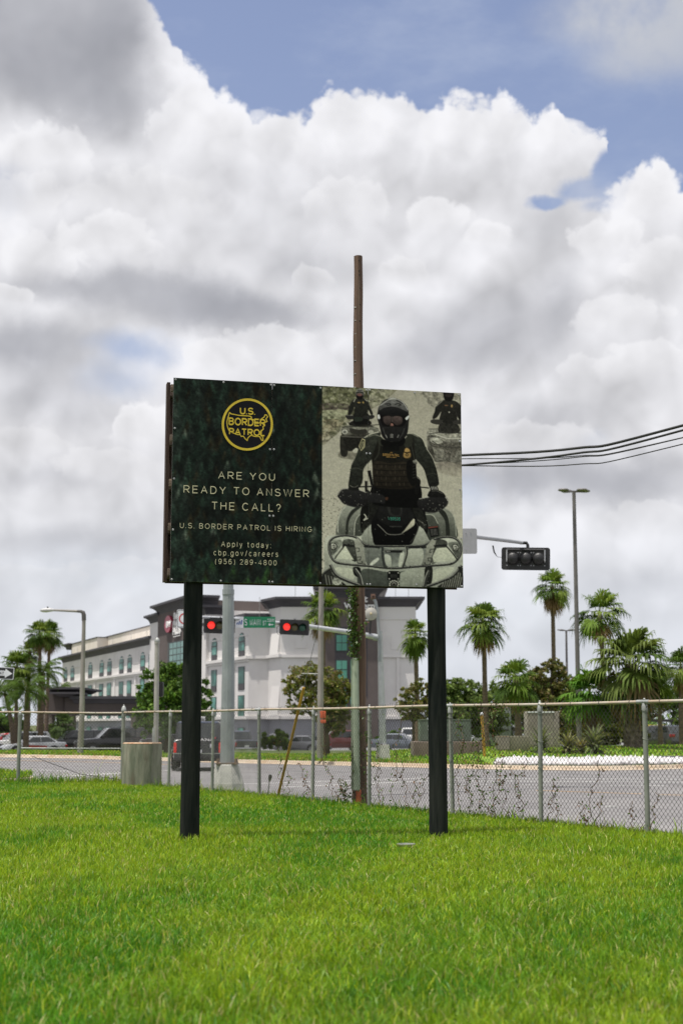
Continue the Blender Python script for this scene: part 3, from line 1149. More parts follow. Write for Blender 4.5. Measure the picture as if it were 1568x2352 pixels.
paint([(340, 460), (400, 430), (540, 430), (560, 470), (470, 490), (360, 485)], (42, 41, 38), None, 0.3)
paint([(395, 360), (530, 360), (540, 440), (500, 470), (400, 470), (380, 420)], (28, 28, 27))
paint([(395, 212), (440, 205), (500, 207), (530, 235), (548, 290), (578, 355), (562, 376), (530, 318), (526, 360), (500, 402), (400, 402), (392, 340), (395, 290), (362, 365), (330, 378), (340, 290), (368, 232)],
      (52, 53, 47), (40, 41, 37), 0.2, scale=60)
paint([(300, 385), (330, 374), (386, 384), (380, 414), (330, 420)], (50, 50, 50))
paint([(484, 388), (580, 374), (594, 394), (560, 416), (490, 410)], (52, 52, 51))
stroke([(308, 380), (380, 380)], 5, (120, 118, 108))
paint([(392, 400), (440, 395), (480, 405), (470, 435), (400, 440)], (46, 56, 48))
paint(ell(446, 162, 44, 57), (120, 120, 116), (46, 44, 43), 0.1)
paint(ell(446, 188, 34, 32), (32, 29, 29))
paint(ell(444, 168, 26, 14), (124, 74, 70))
stroke([(410, 150), (445, 140), (482, 150)], 9, (38, 37, 37))
stroke([(425, 122), (468, 122)], 8, (52, 52, 52))
paint(ell(440, 248, 18, 7, 8), (150, 118, 52))
paint(ell(482, 246, 9, 11, 8), (152, 120, 52))
stroke([(400, 215), (385, 240)], 7, (160, 156, 140))
stroke([(500, 215), (524, 232)], 7, (150, 146, 132))

# far rider on the right, cut by the edge
paint([(1215, 860), (1490, 830), (1490, 985), (1300, 965), (1220, 905)], (104, 96, 86), (140, 134, 118), 0.15, alpha=0.9)
paint([(1125, 560), (1160, 515), (1300, 505), (1490, 515), (1490, 830), (1330, 838), (1220, 845), (1150, 790), (1132, 700)], (128, 126, 114), (98, 95, 86), 0.25, scale=60)
paint([(1132, 590), (1180, 570), (1330, 640), (1490, 640), (1490, 720), (1330, 720), (1180, 690), (1140, 650)], (88, 85, 77), (96, 92, 82), 0.25, scale=70)
paint([(1165, 600), (1240, 600), (1290, 640), (1230, 660), (1170, 640)], (140, 138, 126), None, 0.3)
paint([(1360, 560), (1440, 570), (1420, 640), (1370, 640)], (150, 147, 132), (84, 82, 75), 0.3)
paint([(1140, 700), (1180, 690), (1210, 790), (1195, 835), (1150, 790)], (78, 75, 67), None, 0.3)
paint([(1310, 680), (1420, 680), (1410, 790), (1320, 790)], (84, 80, 72), (102, 98, 88), 0.3, scale=70)
stroke([(1145, 510), (1290, 505), (1490, 505)], 9, (88, 87, 80))
stroke([(1170, 545), (1330, 600), (1490, 600)], 8, (160, 158, 146))
stroke([(1180, 630), (1300, 690), (1490, 690)], 8, (72, 70, 64))
stroke([(1150, 560), (1290, 540), (1490, 545)], 8, (66, 65, 60))
paint([(1240, 530), (1262, 450), (1330, 440), (1430, 450), (1462, 525), (1410, 550), (1300, 552)], (50, 49, 45), (60, 58, 53), 0.3, scale=60)
paint([(1218, 275), (1280, 215), (1390, 215), (1445, 240), (1485, 300), (1490, 440), (1440, 390), (1420, 325), (1426, 432), (1260, 432), (1272, 330), (1232, 385), (1192, 408), (1184, 384), (1205, 330)],
      (52, 51, 46), (44, 43, 39), 0.2, scale=60)
paint([(1296, 110), (1394, 110), (1394, 188), (1370, 218), (1322, 218), (1298, 186)], (44, 42, 42), (30, 29, 29))
paint(ell(1345, 165, 34, 16), (60, 50, 50))
paint([(1162, 428), (1190, 410), (1284, 418), (1254, 462), (1182, 452)], (66, 64, 60))
paint([(1396, 424), (1490, 408), (1490, 452), (1408, 454)], (66, 64, 60))
paint(ell(1322, 266, 20, 6, 8), (126, 84, 52))
paint(ell(1378, 271, 11, 16, 8), (146, 112, 58))
paint(ell(1352, 335, 8, 8, 8), (140, 138, 128))
stroke([(1220, 275), (1285, 216)], 6, (140, 136, 124))

# the near quad bike
paint([(238, 1620), (236, 1450), (262, 1360), (310, 1300), (420, 1285), (560, 1300), (545, 1400), (510, 1490), (480, 1620)], (124, 128, 116), (82, 87, 79), 0.07)
paint([(318, 1610), (326, 1450), (370, 1350), (440, 1305), (470, 1310), (400, 1370), (350, 1460), (342, 1610)], (52, 56, 51))
paint([(400, 1610), (410, 1460), (450, 1385), (545, 1335), (520, 1460), (480, 1560), (482, 1612)], (88, 94, 84), (64, 69, 62))
stroke([(240, 1560), (242, 1450), (268, 1365), (312, 1306)], 9, (150, 152, 138))
stroke([(405, 1600), (414, 1465), (455, 1388), (545, 1340)], 8, (146, 149, 136))
paint([(1040, 1310), (1200, 1300), (1310, 1312), (1372, 1350), (1412, 1430), (1432, 1620), (1130, 1620), (1110, 1450), (1060, 1380)], (114, 118, 107), (74, 79, 71), 0.07)
paint([(1250, 1340), (1300, 1330), (1350, 1420), (1368, 1615), (1330, 1615), (1316, 1440)], (50, 54, 49))
paint([(1120, 1380), (1200, 1385), (1250, 1470), (1262, 1610), (1140, 1620)], (84, 89, 80), (60, 65, 58))
stroke([(1318, 1312), (1378, 1352), (1416, 1432), (1430, 1590)], 8, (128, 131, 119))
stroke([(1110, 1375), (1195, 1384), (1245, 1465)], 8, (140, 143, 130))
# dark mechanics between the fenders
paint([(480, 1300), (640, 1240), (1060, 1250), (1120, 1380), (1140, 1560), (1000, 1600), (600, 1600), (480, 1560)], (30, 31, 29), (24, 24, 23), 0.25)
# front body
paint([(104, 1760), (122, 1650), (160, 1600), (330, 1590), (470, 1600), (530, 1550), (640, 1690), (940, 1700), (1055, 1545), (1150, 1640), (1260, 1600), (1440, 1620), (1500, 1690), (1512, 2110), (72, 2100), (84, 2000), (112, 1900)],
      (156, 160, 146), (116, 121, 110), 0.07)
paint([(150, 1600), (112, 1640), (106, 1760), (118, 1880), (150, 1900), (160, 1760), (168, 1650)], (160, 163, 148), (116, 120, 108))
paint([(480, 1610), (540, 1500), (580, 1490), (650, 1690), (560, 1720), (520, 1700)], (140, 145, 132), (98, 103, 94))
paint([(1055, 1500), (1090, 1510), (1150, 1620), (1180, 1700), (1110, 1720), (960, 1700)], (146, 150, 137), (104, 109, 98))
paint([(300, 1640), (420, 1650), (440, 1760), (420, 1860), (300, 1760)], (88, 93, 85), (60, 64, 58), 0.2)
paint([(1220, 1640), (1330, 1640), (1330, 1720), (1240, 1850), (1180, 1860)], (70, 74, 67), (96, 100, 90), 0.2)
# headlamp lenses and pale panels
paint([(285, 1720), (318, 1700), (404, 1838), (214, 1832), (236, 1775)], (170, 174, 154), (156, 161, 141), 0.06, sm=False)
paint([(160, 1660), (270, 1640), (280, 1690), (220, 1770), (180, 1790)], (112, 117, 105), (90, 95, 86), 0.2)
paint([(1235, 1715), (1330, 1705), (1405, 1775), (1440, 1838), (1205, 1852), (1190, 1800)], (160, 164, 143), (146, 151, 131), 0.06, sm=False)
paint([(1350, 1660), (1440, 1650), (1468, 1700), (1450, 1810), (1380, 1720)], (100, 105, 95), (80, 84, 76), 0.2)
# centre panel with sheen
paint([(520, 1690), (700, 1715), (930, 1715), (1110, 1690), (1092, 1890), (780, 1925), (545, 1890)], (104, 110, 104), (88, 94, 89), 0.06)
paint([(725, 1760), (890, 1760), (868, 1880), (770, 1905), (735, 1860)], (84, 91, 88), (112, 119, 110), 0.1)
paint([(570, 1870), (640, 1815), (650, 1840), (560, 1910)], (158, 163, 150), None, 0.05)
paint([(712, 1785), (770, 1800), (775, 1905), (725, 1880)], (150, 156, 142), (130, 136, 124), 0.05)
paint([(870, 1770), (910, 1765), (885, 1890), (850, 1900)], (150, 156, 140), None, 0.05)
paint([(940, 1740), (1090, 1720), (1080, 1880), (930, 1900)], (146, 151, 136), (120, 125, 113), 0.05)
paint([(500, 1930), (780, 1960), (1130, 1925), (1100, 2110), (490, 2110)], (82, 90, 82), (66, 73, 67), 0.1)
paint([(880, 1960), (1120, 1930), (1096, 2100), (870, 2110)], (130, 136, 122), (106, 112, 101), 0.06)
paint([(212, 1925), (250, 1915), (402, 1935), (404, 2030), (300, 2005), (240, 1960)], (154, 159, 140), (140, 145, 127), 0.06)
paint([(1200, 1935), (1410, 1905), (1330, 2000), (1190, 2065)], (150, 155, 136), (138, 143, 124), 0.06)
# dark slots beneath the rack
paint([(400, 1915), (470, 1920), (470, 2010), (410, 1990)], (30, 31, 30), None, 0.2)
paint([(1120, 1910), (1190, 1900), (1185, 2060), (1120, 2060)], (38, 40, 37), None, 0.2)
paint([(72, 2100), (90, 2010), (160, 1930), (200, 1990), (260, 2040), (330, 2110)], (60, 62, 57), (44, 45, 42), 0.3, scale=70)
paint([(1250, 2110), (1330, 2040), (1440, 1960), (1500, 1910), (1512, 2110)], (62, 64, 58), (46, 47, 44), 0.3, scale=70)
for k in range(9):
    x = 1290 + k * 22
    stroke([(x, 2100), (x + 34, 1990 - k * 6)], 7, (128, 130, 118))
for k in range(6):
    x = 120 + k * 30
    stroke([(x, 1990 + k * 8), (x + 20, 2100)], 7, (120, 122, 112))
paint(ell(240, 2055, 46, 40), (104, 107, 98), (140, 143, 130), 0.4, scale=90)
# winch and hook ring
paint([(742, 1955), (770, 1945), (850, 1945), (866, 1958), (866, 2040), (742, 2040)], (27, 28, 28), None, 0.25, sm=False)
paint([(770, 1980), (840, 1980), (838, 2015), (772, 2015)], (52, 53, 52), None, 0.2, sm=False)
for x, y in ((760, 1965), (850, 1965), (760, 2025), (850, 2025)):
    paint(ell(x, y, 7, 7, 8), (150, 151, 143))
paint(ell(808, 2082, 56, 48), (36, 37, 36))
for k in range(13):
    th = 2 * math.pi * k / 13
    paint(ell(808 + 44 * math.cos(th), 2080 + 36 * math.sin(th), 7, 7, 7), (162, 163, 152))
paint(ell(808, 2080, 26, 22), (120, 121, 112), (60, 60, 56))
paint(ell(808, 2080, 12, 10), (30, 30, 30))
# legs
paint([(540, 1240), (660, 1240), (630, 1400), (560, 1490), (500, 1550), (480, 1540), (496, 1470), (536, 1400), (548, 1320)], (34, 35, 32), (44, 45, 41), 0.3, scale=60)
stroke([(505, 1380), (525, 1410), (500, 1440), (540, 1420)], 9, (156, 155, 142))
paint([(985, 1250), (1060, 1300), (1112, 1400), (1130, 1520), (1070, 1500), (1010, 1390)], (36, 37, 34), (48, 49, 44), 0.3, scale=60)
stroke([(1040, 1430), (1090, 1460), (1110, 1490)], 10, (84, 84, 78))
# dash pod
paint([(572, 1480), (600, 1400), (655, 1300), (720, 1285), (930, 1290), (978, 1335), (1032, 1430), (1052, 1505), (1012, 1610), (945, 1690), (640, 1700), (585, 1595)], (30, 30, 31), (17, 17, 18), 0.15)
paint([(655, 1305), (720, 1290), (930, 1294), (975, 1340), (1004, 1420), (872, 1492), (748, 1492), (636, 1420)], (40, 40, 41), (31, 31, 32), 0.12)
paint([(732, 1290), (760, 1292), (776, 1370), (860, 1380), (866, 1296), (880, 1296), (872, 1395), (760, 1385)], (60, 60, 60), (46, 46, 46), 0.1)
paint([(878, 1562), (905, 1540), (998, 1420), (1008, 1476), (960, 1520), (902, 1556)], (168, 163, 138), (132, 129, 110), 0.06)
stroke([(636, 1480), (690, 1530), (748, 1578), (862, 1578), (900, 1556)], 7, (112, 111, 104))
stroke([(1010, 1440), (1046, 1500), (1016, 1590), (968, 1660)], 6, (72, 72, 69))
stroke([(760, 1500), (880, 1500)], 12, (58, 58, 57))
# pelvis and shade
paint([(596, 1070), (700, 1100), (960, 1090), (1045, 1060), (1080, 1150), (1070, 1290), (975, 1310), (700, 1300), (570, 1260), (556, 1170)], (23, 22, 22), (20, 20, 20), 0.15)
paint([(710, 1210), (740, 1205), (735, 1235), (712, 1232)], (84, 50, 34))
stroke([(440, 1105), (600, 1098)], 14, (40, 41, 38))
stroke([(1050, 1098), (1150, 1108)], 12, (40, 41, 38))
stroke([(548, 945), (562, 1010), (578, 1080)], 30, (30, 30, 29), hi=((12, 0), 5, (92, 92, 84)))
stroke([(520, 1050), (522, 1150)], 26, (36, 36, 35))
stroke([(520, 1130), (580, 1180), (640, 1200)], 18, (38, 38, 37))
stroke([(590, 1100), (590, 1180)], 24, (30, 30, 29))
paint([(1010, 985), (1062, 1020), (1064, 1080), (1040, 1170), (1010, 1160), (1000, 1060)], (28, 28, 27), None, 0.2)
stroke([(1018, 990), (1058, 1022)], 6, (118, 116, 104))
# hand guards
paint([(232, 1190), (284, 1124), (430, 1128), (520, 1158), (690, 1185), (706, 1270), (640, 1262), (548, 1266), (505, 1296), (420, 1312), (302, 1282), (256, 1232)], (50, 49, 51), (34, 33, 36), 0.1)
stroke([(236, 1188), (286, 1128), (428, 1131), (520, 1160)], 6, (142, 140, 131))
stroke([(258, 1232), (304, 1278), (420, 1306), (500, 1294)], 4, (78, 77, 76))
paint([(1050, 1222), (1150, 1200), (1302, 1188), (1348, 1238), (1322, 1300), (1234, 1350), (1160, 1357), (1080, 1332), (1036, 1282)], (48, 47, 49), (32, 31, 33), 0.1)
stroke([(1052, 1220), (1150, 1199), (1300, 1189), (1344, 1236)], 6, (150, 148, 138))
stroke([(1340, 1246), (1318, 1298), (1234, 1346), (1160, 1352)], 4, (88, 87, 84))
for k in range(70):
    if k % 2:
        x, y = 250 + prg.random() * 440, 1140 + prg.random() * 150
    else:
        x, y = 1060 + prg.random() * 250, 1210 + prg.random() * 130
    s = 1.5 + prg.random() * 3.5
    paint(ell(x, y, s, s, 6), (140, 139, 130), alpha=0.85)
# sleeves, vest
paint([(652, 570), (600, 556), (505, 600), (452, 680), (412, 800), (372, 880), (352, 1000), (345, 1120), (422, 1138), (482, 1058), (492, 930), (560, 835), (592, 800), (640, 700)], (60, 64, 55), (40, 43, 38), 0.22, scale=44)
paint([(915, 560), (1000, 572), (1082, 612), (1122, 700), (1184, 800), (1222, 900), (1252, 1040), (1242, 1082), (1180, 1114), (1148, 1080), (1104, 930), (1042, 845), (1000, 800), (960, 650)], (56, 60, 52), (38, 41, 36), 0.22, scale=44)
paint([(646, 600), (700, 640), (900, 640), (990, 600), (1002, 700), (1018, 830), (1024, 1060), (962, 1122), (640, 1112), (590, 1060), (578, 900), (572, 800), (606, 700)], (40, 40, 34), (38, 33, 27), 0.16, scale=40)
paint([(590, 850), (760, 862), (930, 850), (1000, 990), (966, 1112), (625, 1104), (592, 1040)], (56, 48, 38), (44, 37, 29), 0.16, scale=50)
for y in (872, 930, 992, 1052, 1095):
    stroke([(592, y), (760, y + 8), (950, y)], 7, (26, 24, 20))
for y in (890, 948, 1010, 1066):
    for x in range(625, 940, 46):
        stroke([(x, y - 10), (x, y + 20)], 5, (88, 78, 62) if (x + y) % 3 else (30, 27, 22), alpha=0.8)
paint([(925, 850), (975, 830), (1018, 900), (1024, 1050), (985, 1090), (930, 1000)], (26, 25, 23), None, 0.2)
for k in range(6):
    stroke([(985, 860 + k * 30), (1015, 850 + k * 30)], 5, (70, 70, 66))
paint([(985, 840), (1020, 820), (1032, 850), (1016, 872)], (140, 138, 126), (70, 69, 64))
# collar, straps, rim light on the cloth
paint([(655, 590), (700, 640), (690, 690), (640, 670), (630, 610)], (58, 60, 50))
paint([(900, 620), (970, 560), (985, 640), (950, 700), (905, 690)], (56, 58, 48))
stroke([(650, 640), (640, 760), (600, 830)], 10, (62, 63, 54))
stroke([(960, 640), (990, 760), (1005, 830)], 10, (60, 61, 52))
stroke([(500, 604), (560, 568), (640, 545)], 8, (158, 156, 138))
stroke([(520, 600), (600, 575), (650, 590)], 7, (112, 112, 98))
stroke([(925, 560), (1000, 556), (1078, 604), (1118, 690)], 7, (150, 148, 130))
stroke([(980, 560), (1040, 590)], 14, (104, 104, 90))
stroke([(1125, 710), (1186, 800), (1224, 900)], 6, (142, 140, 124))
stroke([(562, 838), (500, 920), (490, 1040)], 6, (134, 132, 116))
stroke([(450, 690), (414, 795), (374, 880)], 4, (96, 97, 86))
stroke([(352, 930), (420, 915), (486, 935)], 6, (72, 75, 66))
stroke([(350, 1010), (420, 1000), (480, 1010)], 5, (30, 32, 28))
stroke([(372, 890), (440, 900), (520, 850)], 5, (32, 34, 30))
stroke([(1110, 920), (1170, 900), (1220, 905)], 5, (30, 32, 28))
stroke([(1120, 980), (1190, 960), (1236, 975)], 5, (70, 72, 63))
stroke([(1150, 1080), (1200, 1060), (1246, 1050)], 5, (30, 31, 28))
stroke([(356, 1090), (400, 1110), (440, 1090)], 6, (104, 103, 92))
paint([(345, 1115), (430, 1112), (446, 1140), (356, 1136)], (36, 36, 35))
paint([(1164, 1112), (1186, 1082), (1224, 1084), (1244, 1106), (1244, 1134), (1176, 1136)], (48, 48, 46))
for k in range(4):
    stroke([(1178 + k * 16, 1095), (1186 + k * 16, 1130)], 6, (150, 149, 140))
paint([(1140, 1172), (1172, 1128), (1244, 1128), (1302, 1160), (1318, 1198), (1240, 1202), (1150, 1198)], (40, 39, 39), (30, 29, 29), 0.3, scale=70)
stroke([(1180, 1140), (1230, 1136), (1290, 1164)], 4, (110, 109, 100))
# arm patch, name plate, badge
paint([(442, 692), (474, 612), (506, 626), (502, 700), (466, 742)], (158, 148, 100), None, 0.08, sm=False)
paint([(450, 690), (477, 624), (498, 633), (494, 696), (466, 730)], (44, 50, 42), None, 0.1, sm=False)
stroke([(466, 700), (474, 660), (488, 648), (486, 690), (470, 712)], 6, (150, 142, 100))
paint([(672, 742), (680, 736), (858, 736), (866, 744), (862, 818), (676, 822)], (33, 36, 31), None, 0.06, sm=False)
paint([(680, 686), (850, 686), (850, 736), (680, 736)], (26, 26, 24), None, 0.08, sm=False)
paint([(900, 738), (906, 716), (925, 704), (948, 716), (958, 738), (966, 770), (962, 796), (928, 810), (894, 798), (890, 770)], (164, 122, 54), (140, 102, 44), 0.08)
paint([(898, 742), (928, 748), (958, 742), (956, 752), (928, 758), (900, 752)], (30, 27, 20))
paint(ell(926, 774, 14, 14, 10), (40, 34, 24))
paint(ell(926, 774, 7, 9, 10), (158, 120, 56))
# helmet
paint([(626, 335), (640, 282), (690, 222), (760, 197), (820, 202), (888, 240), (932, 305), (944, 380), (942, 460), (928, 560), (885, 615), (805, 642), (725, 634), (672, 585), (648, 495), (622, 400)], (60, 59, 60), (32, 31, 33), 0.1)
paint([(636, 310), (652, 268), (740, 212), (800, 212), (888, 250), (928, 320), (915, 336), (860, 306), (780, 285), (700, 298), (655, 330)], (112, 112, 111), (74, 73, 74), 0.1)
paint([(655, 320), (700, 296), (782, 286), (862, 308), (934, 345), (930, 384), (840, 372), (720, 372), (636, 386), (634, 345)], (46, 45, 47), (26, 26, 27), 0.08)
paint([(730, 200), (770, 193), (812, 200), (800, 236), (768, 228), (742, 236)], (126, 126, 124), (82, 82, 82))
stroke([(690, 240), (740, 218)], 10, (72, 72, 72))
stroke([(812, 218), (880, 254)], 10, (66, 66, 66))
stroke([(700, 262), (740, 252), (758, 266), (720, 272)], 8, (48, 48, 49))
stroke([(800, 266), (830, 252), (862, 266), (836, 274)], 8, (48, 48, 49))
stroke([(650, 275), (740, 214), (810, 206), (884, 244), (932, 318)], 4, (176, 175, 170))
paint([(650, 382), (780, 374), (910, 382), (916, 440), (878, 486), (805, 490), (770, 462), (738, 490), (684, 484), (655, 436)], (28, 24, 25), None, 0.1)
paint([(686, 390), (758, 384), (764, 440), (738, 474), (702, 462), (684, 430)], (92, 74, 72), (60, 48, 47), 0.12)
paint([(790, 384), (868, 390), (874, 450), (826, 474), (786, 452), (782, 420)], (96, 76, 74), (62, 49, 48), 0.12)
stroke([(774, 388), (776, 440)], 12, (110, 92, 88), alpha=0.7)
paint([(756, 468), (770, 454), (788, 468), (784, 482), (760, 482)], (162, 100, 88), (120, 72, 64))
paint([(624, 376), (642, 368), (652, 404), (632, 412)], (170, 170, 170), None, 0.05)
paint([(908, 402), (942, 374), (944, 392), (922, 420)], (176, 176, 174), None, 0.05)
paint([(676, 500), (738, 492), (770, 500), (805, 492), (880, 498), (910, 540), (876, 606), (800, 634), (726, 624), (684, 580)], (46, 45, 46), (34, 33, 34), 0.14)
stroke([(680, 500), (700, 560), (724, 606)], 5, (84, 83, 82))
stroke([(900, 505), (880, 560), (850, 606)], 5, (80, 79, 78))
for y in (572, 586, 600):
    stroke([(756, y), (772, y - 5), (786, y)], 6, (122, 121, 118))
stroke([(710, 574), (724, 604)], 7, (120, 119, 116))
stroke([(842, 572), (828, 600)], 7, (124, 123, 120))
paint([(680, 618), (760, 642), (850, 632), (900, 600), (905, 650), (850, 690), (700, 690), (660, 650)], (22, 22, 21), None, 0.15)
# front rack of bent tube
RK = (50, 51, 51)
RH = ((-2, -7), 5, (136, 138, 130))
stroke([(152, 1720), (165, 1650), (230, 1608), (330, 1597), (420, 1612), (480, 1660), (560, 1695), (800, 1700), (1050, 1692), (1130, 1675), (1200, 1630), (1300, 1602), (1400, 1606), (1462, 1650), (1482, 1720), (1462, 1800),
        (1390, 1866), (1240, 1885), (1000, 1902), (790, 1920), (560, 1900), (330, 1884), (222, 1862), (172, 1800)], 22, RK, True, RH)
stroke([(690, 1702), (692, 1800), (712, 1905)], 26, (62, 66, 66))
stroke([(924, 1702), (934, 1760), (914, 1840), (888, 1908)], 24, (56, 58, 56), hi=((-8, 0), 6, (150, 154, 140)))
stroke([(300, 1690), (380, 1700), (560, 1705), (660, 1712)], 20, (44, 45, 46))
stroke([(950, 1708), (1100, 1706), (1240, 1690), (1330, 1684)], 20, (44, 45, 46))
stroke([(310, 1700), (240, 1790), (215, 1830)], 12, (48, 49, 48))
stroke([(1330, 1690), (1400, 1770), (1444, 1830)], 12, (48, 49, 48))
# perforated plates
paint([(398, 1650), (440, 1618), (502, 1690), (512, 1760), (526, 1884), (440, 1876), (415, 1740)], (128, 130, 119), (108, 111, 101), 0.08, sm=False)
stroke([(402, 1652), (418, 1740), (442, 1872), (522, 1882)], 6, (40, 41, 40), sm=False)
stroke([(420, 1722), (456, 1720), (462, 1752), (440, 1756)], 6, (52, 54, 50), sm=False)
stroke([(438, 1812), (476, 1808), (470, 1840), (448, 1842)], 6, (52, 54, 50), sm=False)
paint([(1232, 1650), (1190, 1620), (1132, 1690), (1122, 1760), (1086, 1888), (1170, 1880), (1208, 1740)], (128, 130, 117), (104, 107, 97), 0.08, sm=False)
stroke([(1228, 1652), (1206, 1742), (1170, 1876), (1090, 1886)], 6, (40, 41, 40), sm=False)
stroke([(1206, 1722), (1172, 1724), (1160, 1756), (1180, 1758)], 6, (52, 54, 50), sm=False)
stroke([(1180, 1812), (1146, 1812), (1150, 1842), (1168, 1842)], 6, (52, 54, 50), sm=False)
for x, y in ((250, 1872), (350, 1686), (730, 1908), (970, 1900), (1210, 1690), (490, 1860), (1116, 1864), (1380, 1865)):
    paint(ell(x, y, 8, 6, 8), (24, 24, 24))
# marker lamps
for lx in (200, 1424):
    paint([(lx - 36, 1690), (lx - 22, 1668), (lx + 16, 1672), (lx + 38, 1706), (lx + 20, 1742), (lx - 22, 1740)], (42, 43, 42), None, 0.1, sm=False)
    paint([(lx - 26, 1692), (lx - 15, 1678), (lx + 10, 1681), (lx + 27, 1706), (lx + 13, 1731), (lx - 15, 1730)], (166, 168, 156), (120, 122, 112), 0.3, scale=80)
    stroke([(lx - 12, 1700), (lx + 4, 1690), (lx + 10, 1716), (lx - 6, 1722)], 6, (44, 45, 43))
# bull bar under the rack
stroke([(82, 2070), (98, 1990), (165, 1935)], 24, (44, 45, 44), hi=((-4, -6), 5, (112, 113, 106)))
stroke([(172, 1895), (226, 1990), (330, 2045), (480, 2098)], 30, (54, 55, 54), hi=((3, -9), 6, (150, 151, 143)))
stroke([(416, 1930), (466, 2000), (490, 2090)], 36, (64, 66, 64), hi=((10, -4), 8, (142, 144, 136)))
stroke([(1484, 1890), (1400, 1990), (1270, 2050), (1140, 2098)], 28, (54, 55, 54), hi=((-2, -9), 6, (150, 151, 141)))
stroke([(1460, 1900), (1496, 1980), (1505, 2050)], 22, (46, 47, 45))
stroke([(1160, 1940), (1130, 2010), (1108, 2098)], 34, (62, 64, 61), hi=((-9, -3), 8, (136, 138, 128)))
# warning sticker, small plate
paint([(1145, 1500), (1246, 1488), (1256, 1588), (1176, 1606)], (30, 31, 31), None, 0.05, sm=False)
paint([(1147, 1502), (1244, 1490), (1246, 1502), (1150, 1515)], (140, 58, 48), None, 0.05, sm=False)
for k in range(5):
    stroke([(1168 + k * 3, 1530 + k * 13), (1236 + k * 2, 1522 + k * 13)], 4, (120, 120, 116))
paint([(714, 1736), (892, 1736), (888, 1762), (718, 1762)], (38, 40, 40), None, 0.05, sm=False)
stroke([(714, 1735), (892, 1735)], 4, (120, 124, 116))
for x in (728, 742, 757):
    stroke([(x, 1742), (x + 8, 1756)], 4, (170, 172, 165))
for k in range(160):
    x, y = 140 + prg.random() * 1330, 1400 + prg.random() * 680
    s = 1 + prg.random() * 3.2
    paint(ell(x, y, s, s, 6), (170, 171, 158), alpha=0.7)
# fine grain of the print
img *= (0.97 + 0.06 * prg.random(img.shape[:2]))[..., None]
img = np.clip(img, 4, 250)
# the press run is nearly colourless and contrasty on the rider's side
_g = img.mean(-1, keepdims=True)
_r = (img * 0.55 + _g * 0.45 * np.array((1.0, 0.965, 0.925)))
_r = np.clip(_r + (_r - 78) * 0.16, 6, 250)
img = np.where((gu >= SPLIT)[..., None], _r, img)
img = np.where((gu < SPLIT)[..., None], img * np.array((1.17, 0.97, 0.93)), img)
LINIMG = np.where(img / 255 <= 0.04045, img / 255 / 12.92, ((img / 255 + 0.055) / 1.055) ** 2.4)

PRINT_GAIN = 1.9
M_print = mat('printed_face', (1, 1, 1), (0.97, 0.97, 0.97), 0.65, attr='Col', scale=40, spec=0.06)
M_alu = mat('panel_edge', (0.5, 0.5, 0.48), (0.35, 0.35, 0.34), 0.5, metal=0.4, scale=20)
M_post = mat('dark_treated_post', (0.008, 0.011, 0.010), (0.018, 0.020, 0.018), 0.9, scale=2.2, stretch=(6, 6, 0.6), bump=0.35, bscale=9, spec=0.08, third=((0.028, 0.030, 0.027), 1.4, 0.45, 0.7))
M_plank = mat('brown_stained_wood', (0.055, 0.026, 0.017), (0.028, 0.013, 0.009), 0.8, scale=3, stretch=(7, 7, 0.5), bump=0.4)
M_batten = mat('grey_batten_wood', (0.16, 0.11, 0.08), (0.08, 0.055, 0.04), 0.8, scale=5, stretch=(0.5, 0.5, 8), bump=0.4)
M_screw = mat('zinc_screw', (0.45, 0.45, 0.44), (0.3, 0.3, 0.3), 0.35, metal=0.8)

bb = thing('billboard', 'large two-post recruitment billboard with a dark forest print and a quad bike rider photo', 'billboard', (PA + PB) / 2 - BNOR * 0.2)
bb.location.z = 0
panels = []
for k in range(3):
    u0, u1 = k / 3 + (0.0006 if k else 0), (k + 1) / 3 - (0.0006 if k < 2 else 0)
    sl = MB()
    c = [bp(u0, 0, -0.002), bp(u1, 0, -0.002), bp(u1, 1, -0.002), bp(u0, 1, -0.002)]
    sl.prism(c, -BNOR * 0.011)
    p = sl.build('sign_panel', M_alu, bb, smooth=False)
    panels.append(p)
    c0, c1 = k * NU // 3, (k + 1) * NU // 3
    us = np.linspace(u0, u1, c1 - c0 + 1)
    vs = np.linspace(0, 1, NV + 1)
    Ug, Vg = np.meshgrid(us, vs)
    o = PA + Vector((0, 0, TOP))
    P = np.array(o)[None, None] + Ug[..., None] * np.array(BDIR * BWID) + Vg[..., None] * np.array((0, 0, -BH))
    sub = LINIMG[:, c0:c1]
    pad = np.pad(sub, ((0, 1), (0, 1), (0, 0)), mode='edge')
    pad2 = np.pad(sub, ((1, 0), (1, 0), (0, 0)), mode='edge')
    vc = (pad + pad2) / 2
    lum = vc.mean(-1)
    # the ink lays down darks more heavily than lights
    vc = np.clip(vc * np.where(Ug > SPLIT, 0.95 + 0.80 * sstep(lum, 0.02, 0.22), 1.35)[..., None], 0, 0.8)
    idx = np.arange(Ug.size).reshape(Ug.shape)
    f = np.stack([idx[1:, :-1], idx[1:, 1:], idx[:-1, 1:], idx[:-1, :-1]], -1).reshape(-1, 4)
    np_mesh('printed_picture', P.reshape(-1, 3), [f], M_print, p, colors=vc.reshape(-1, 3))

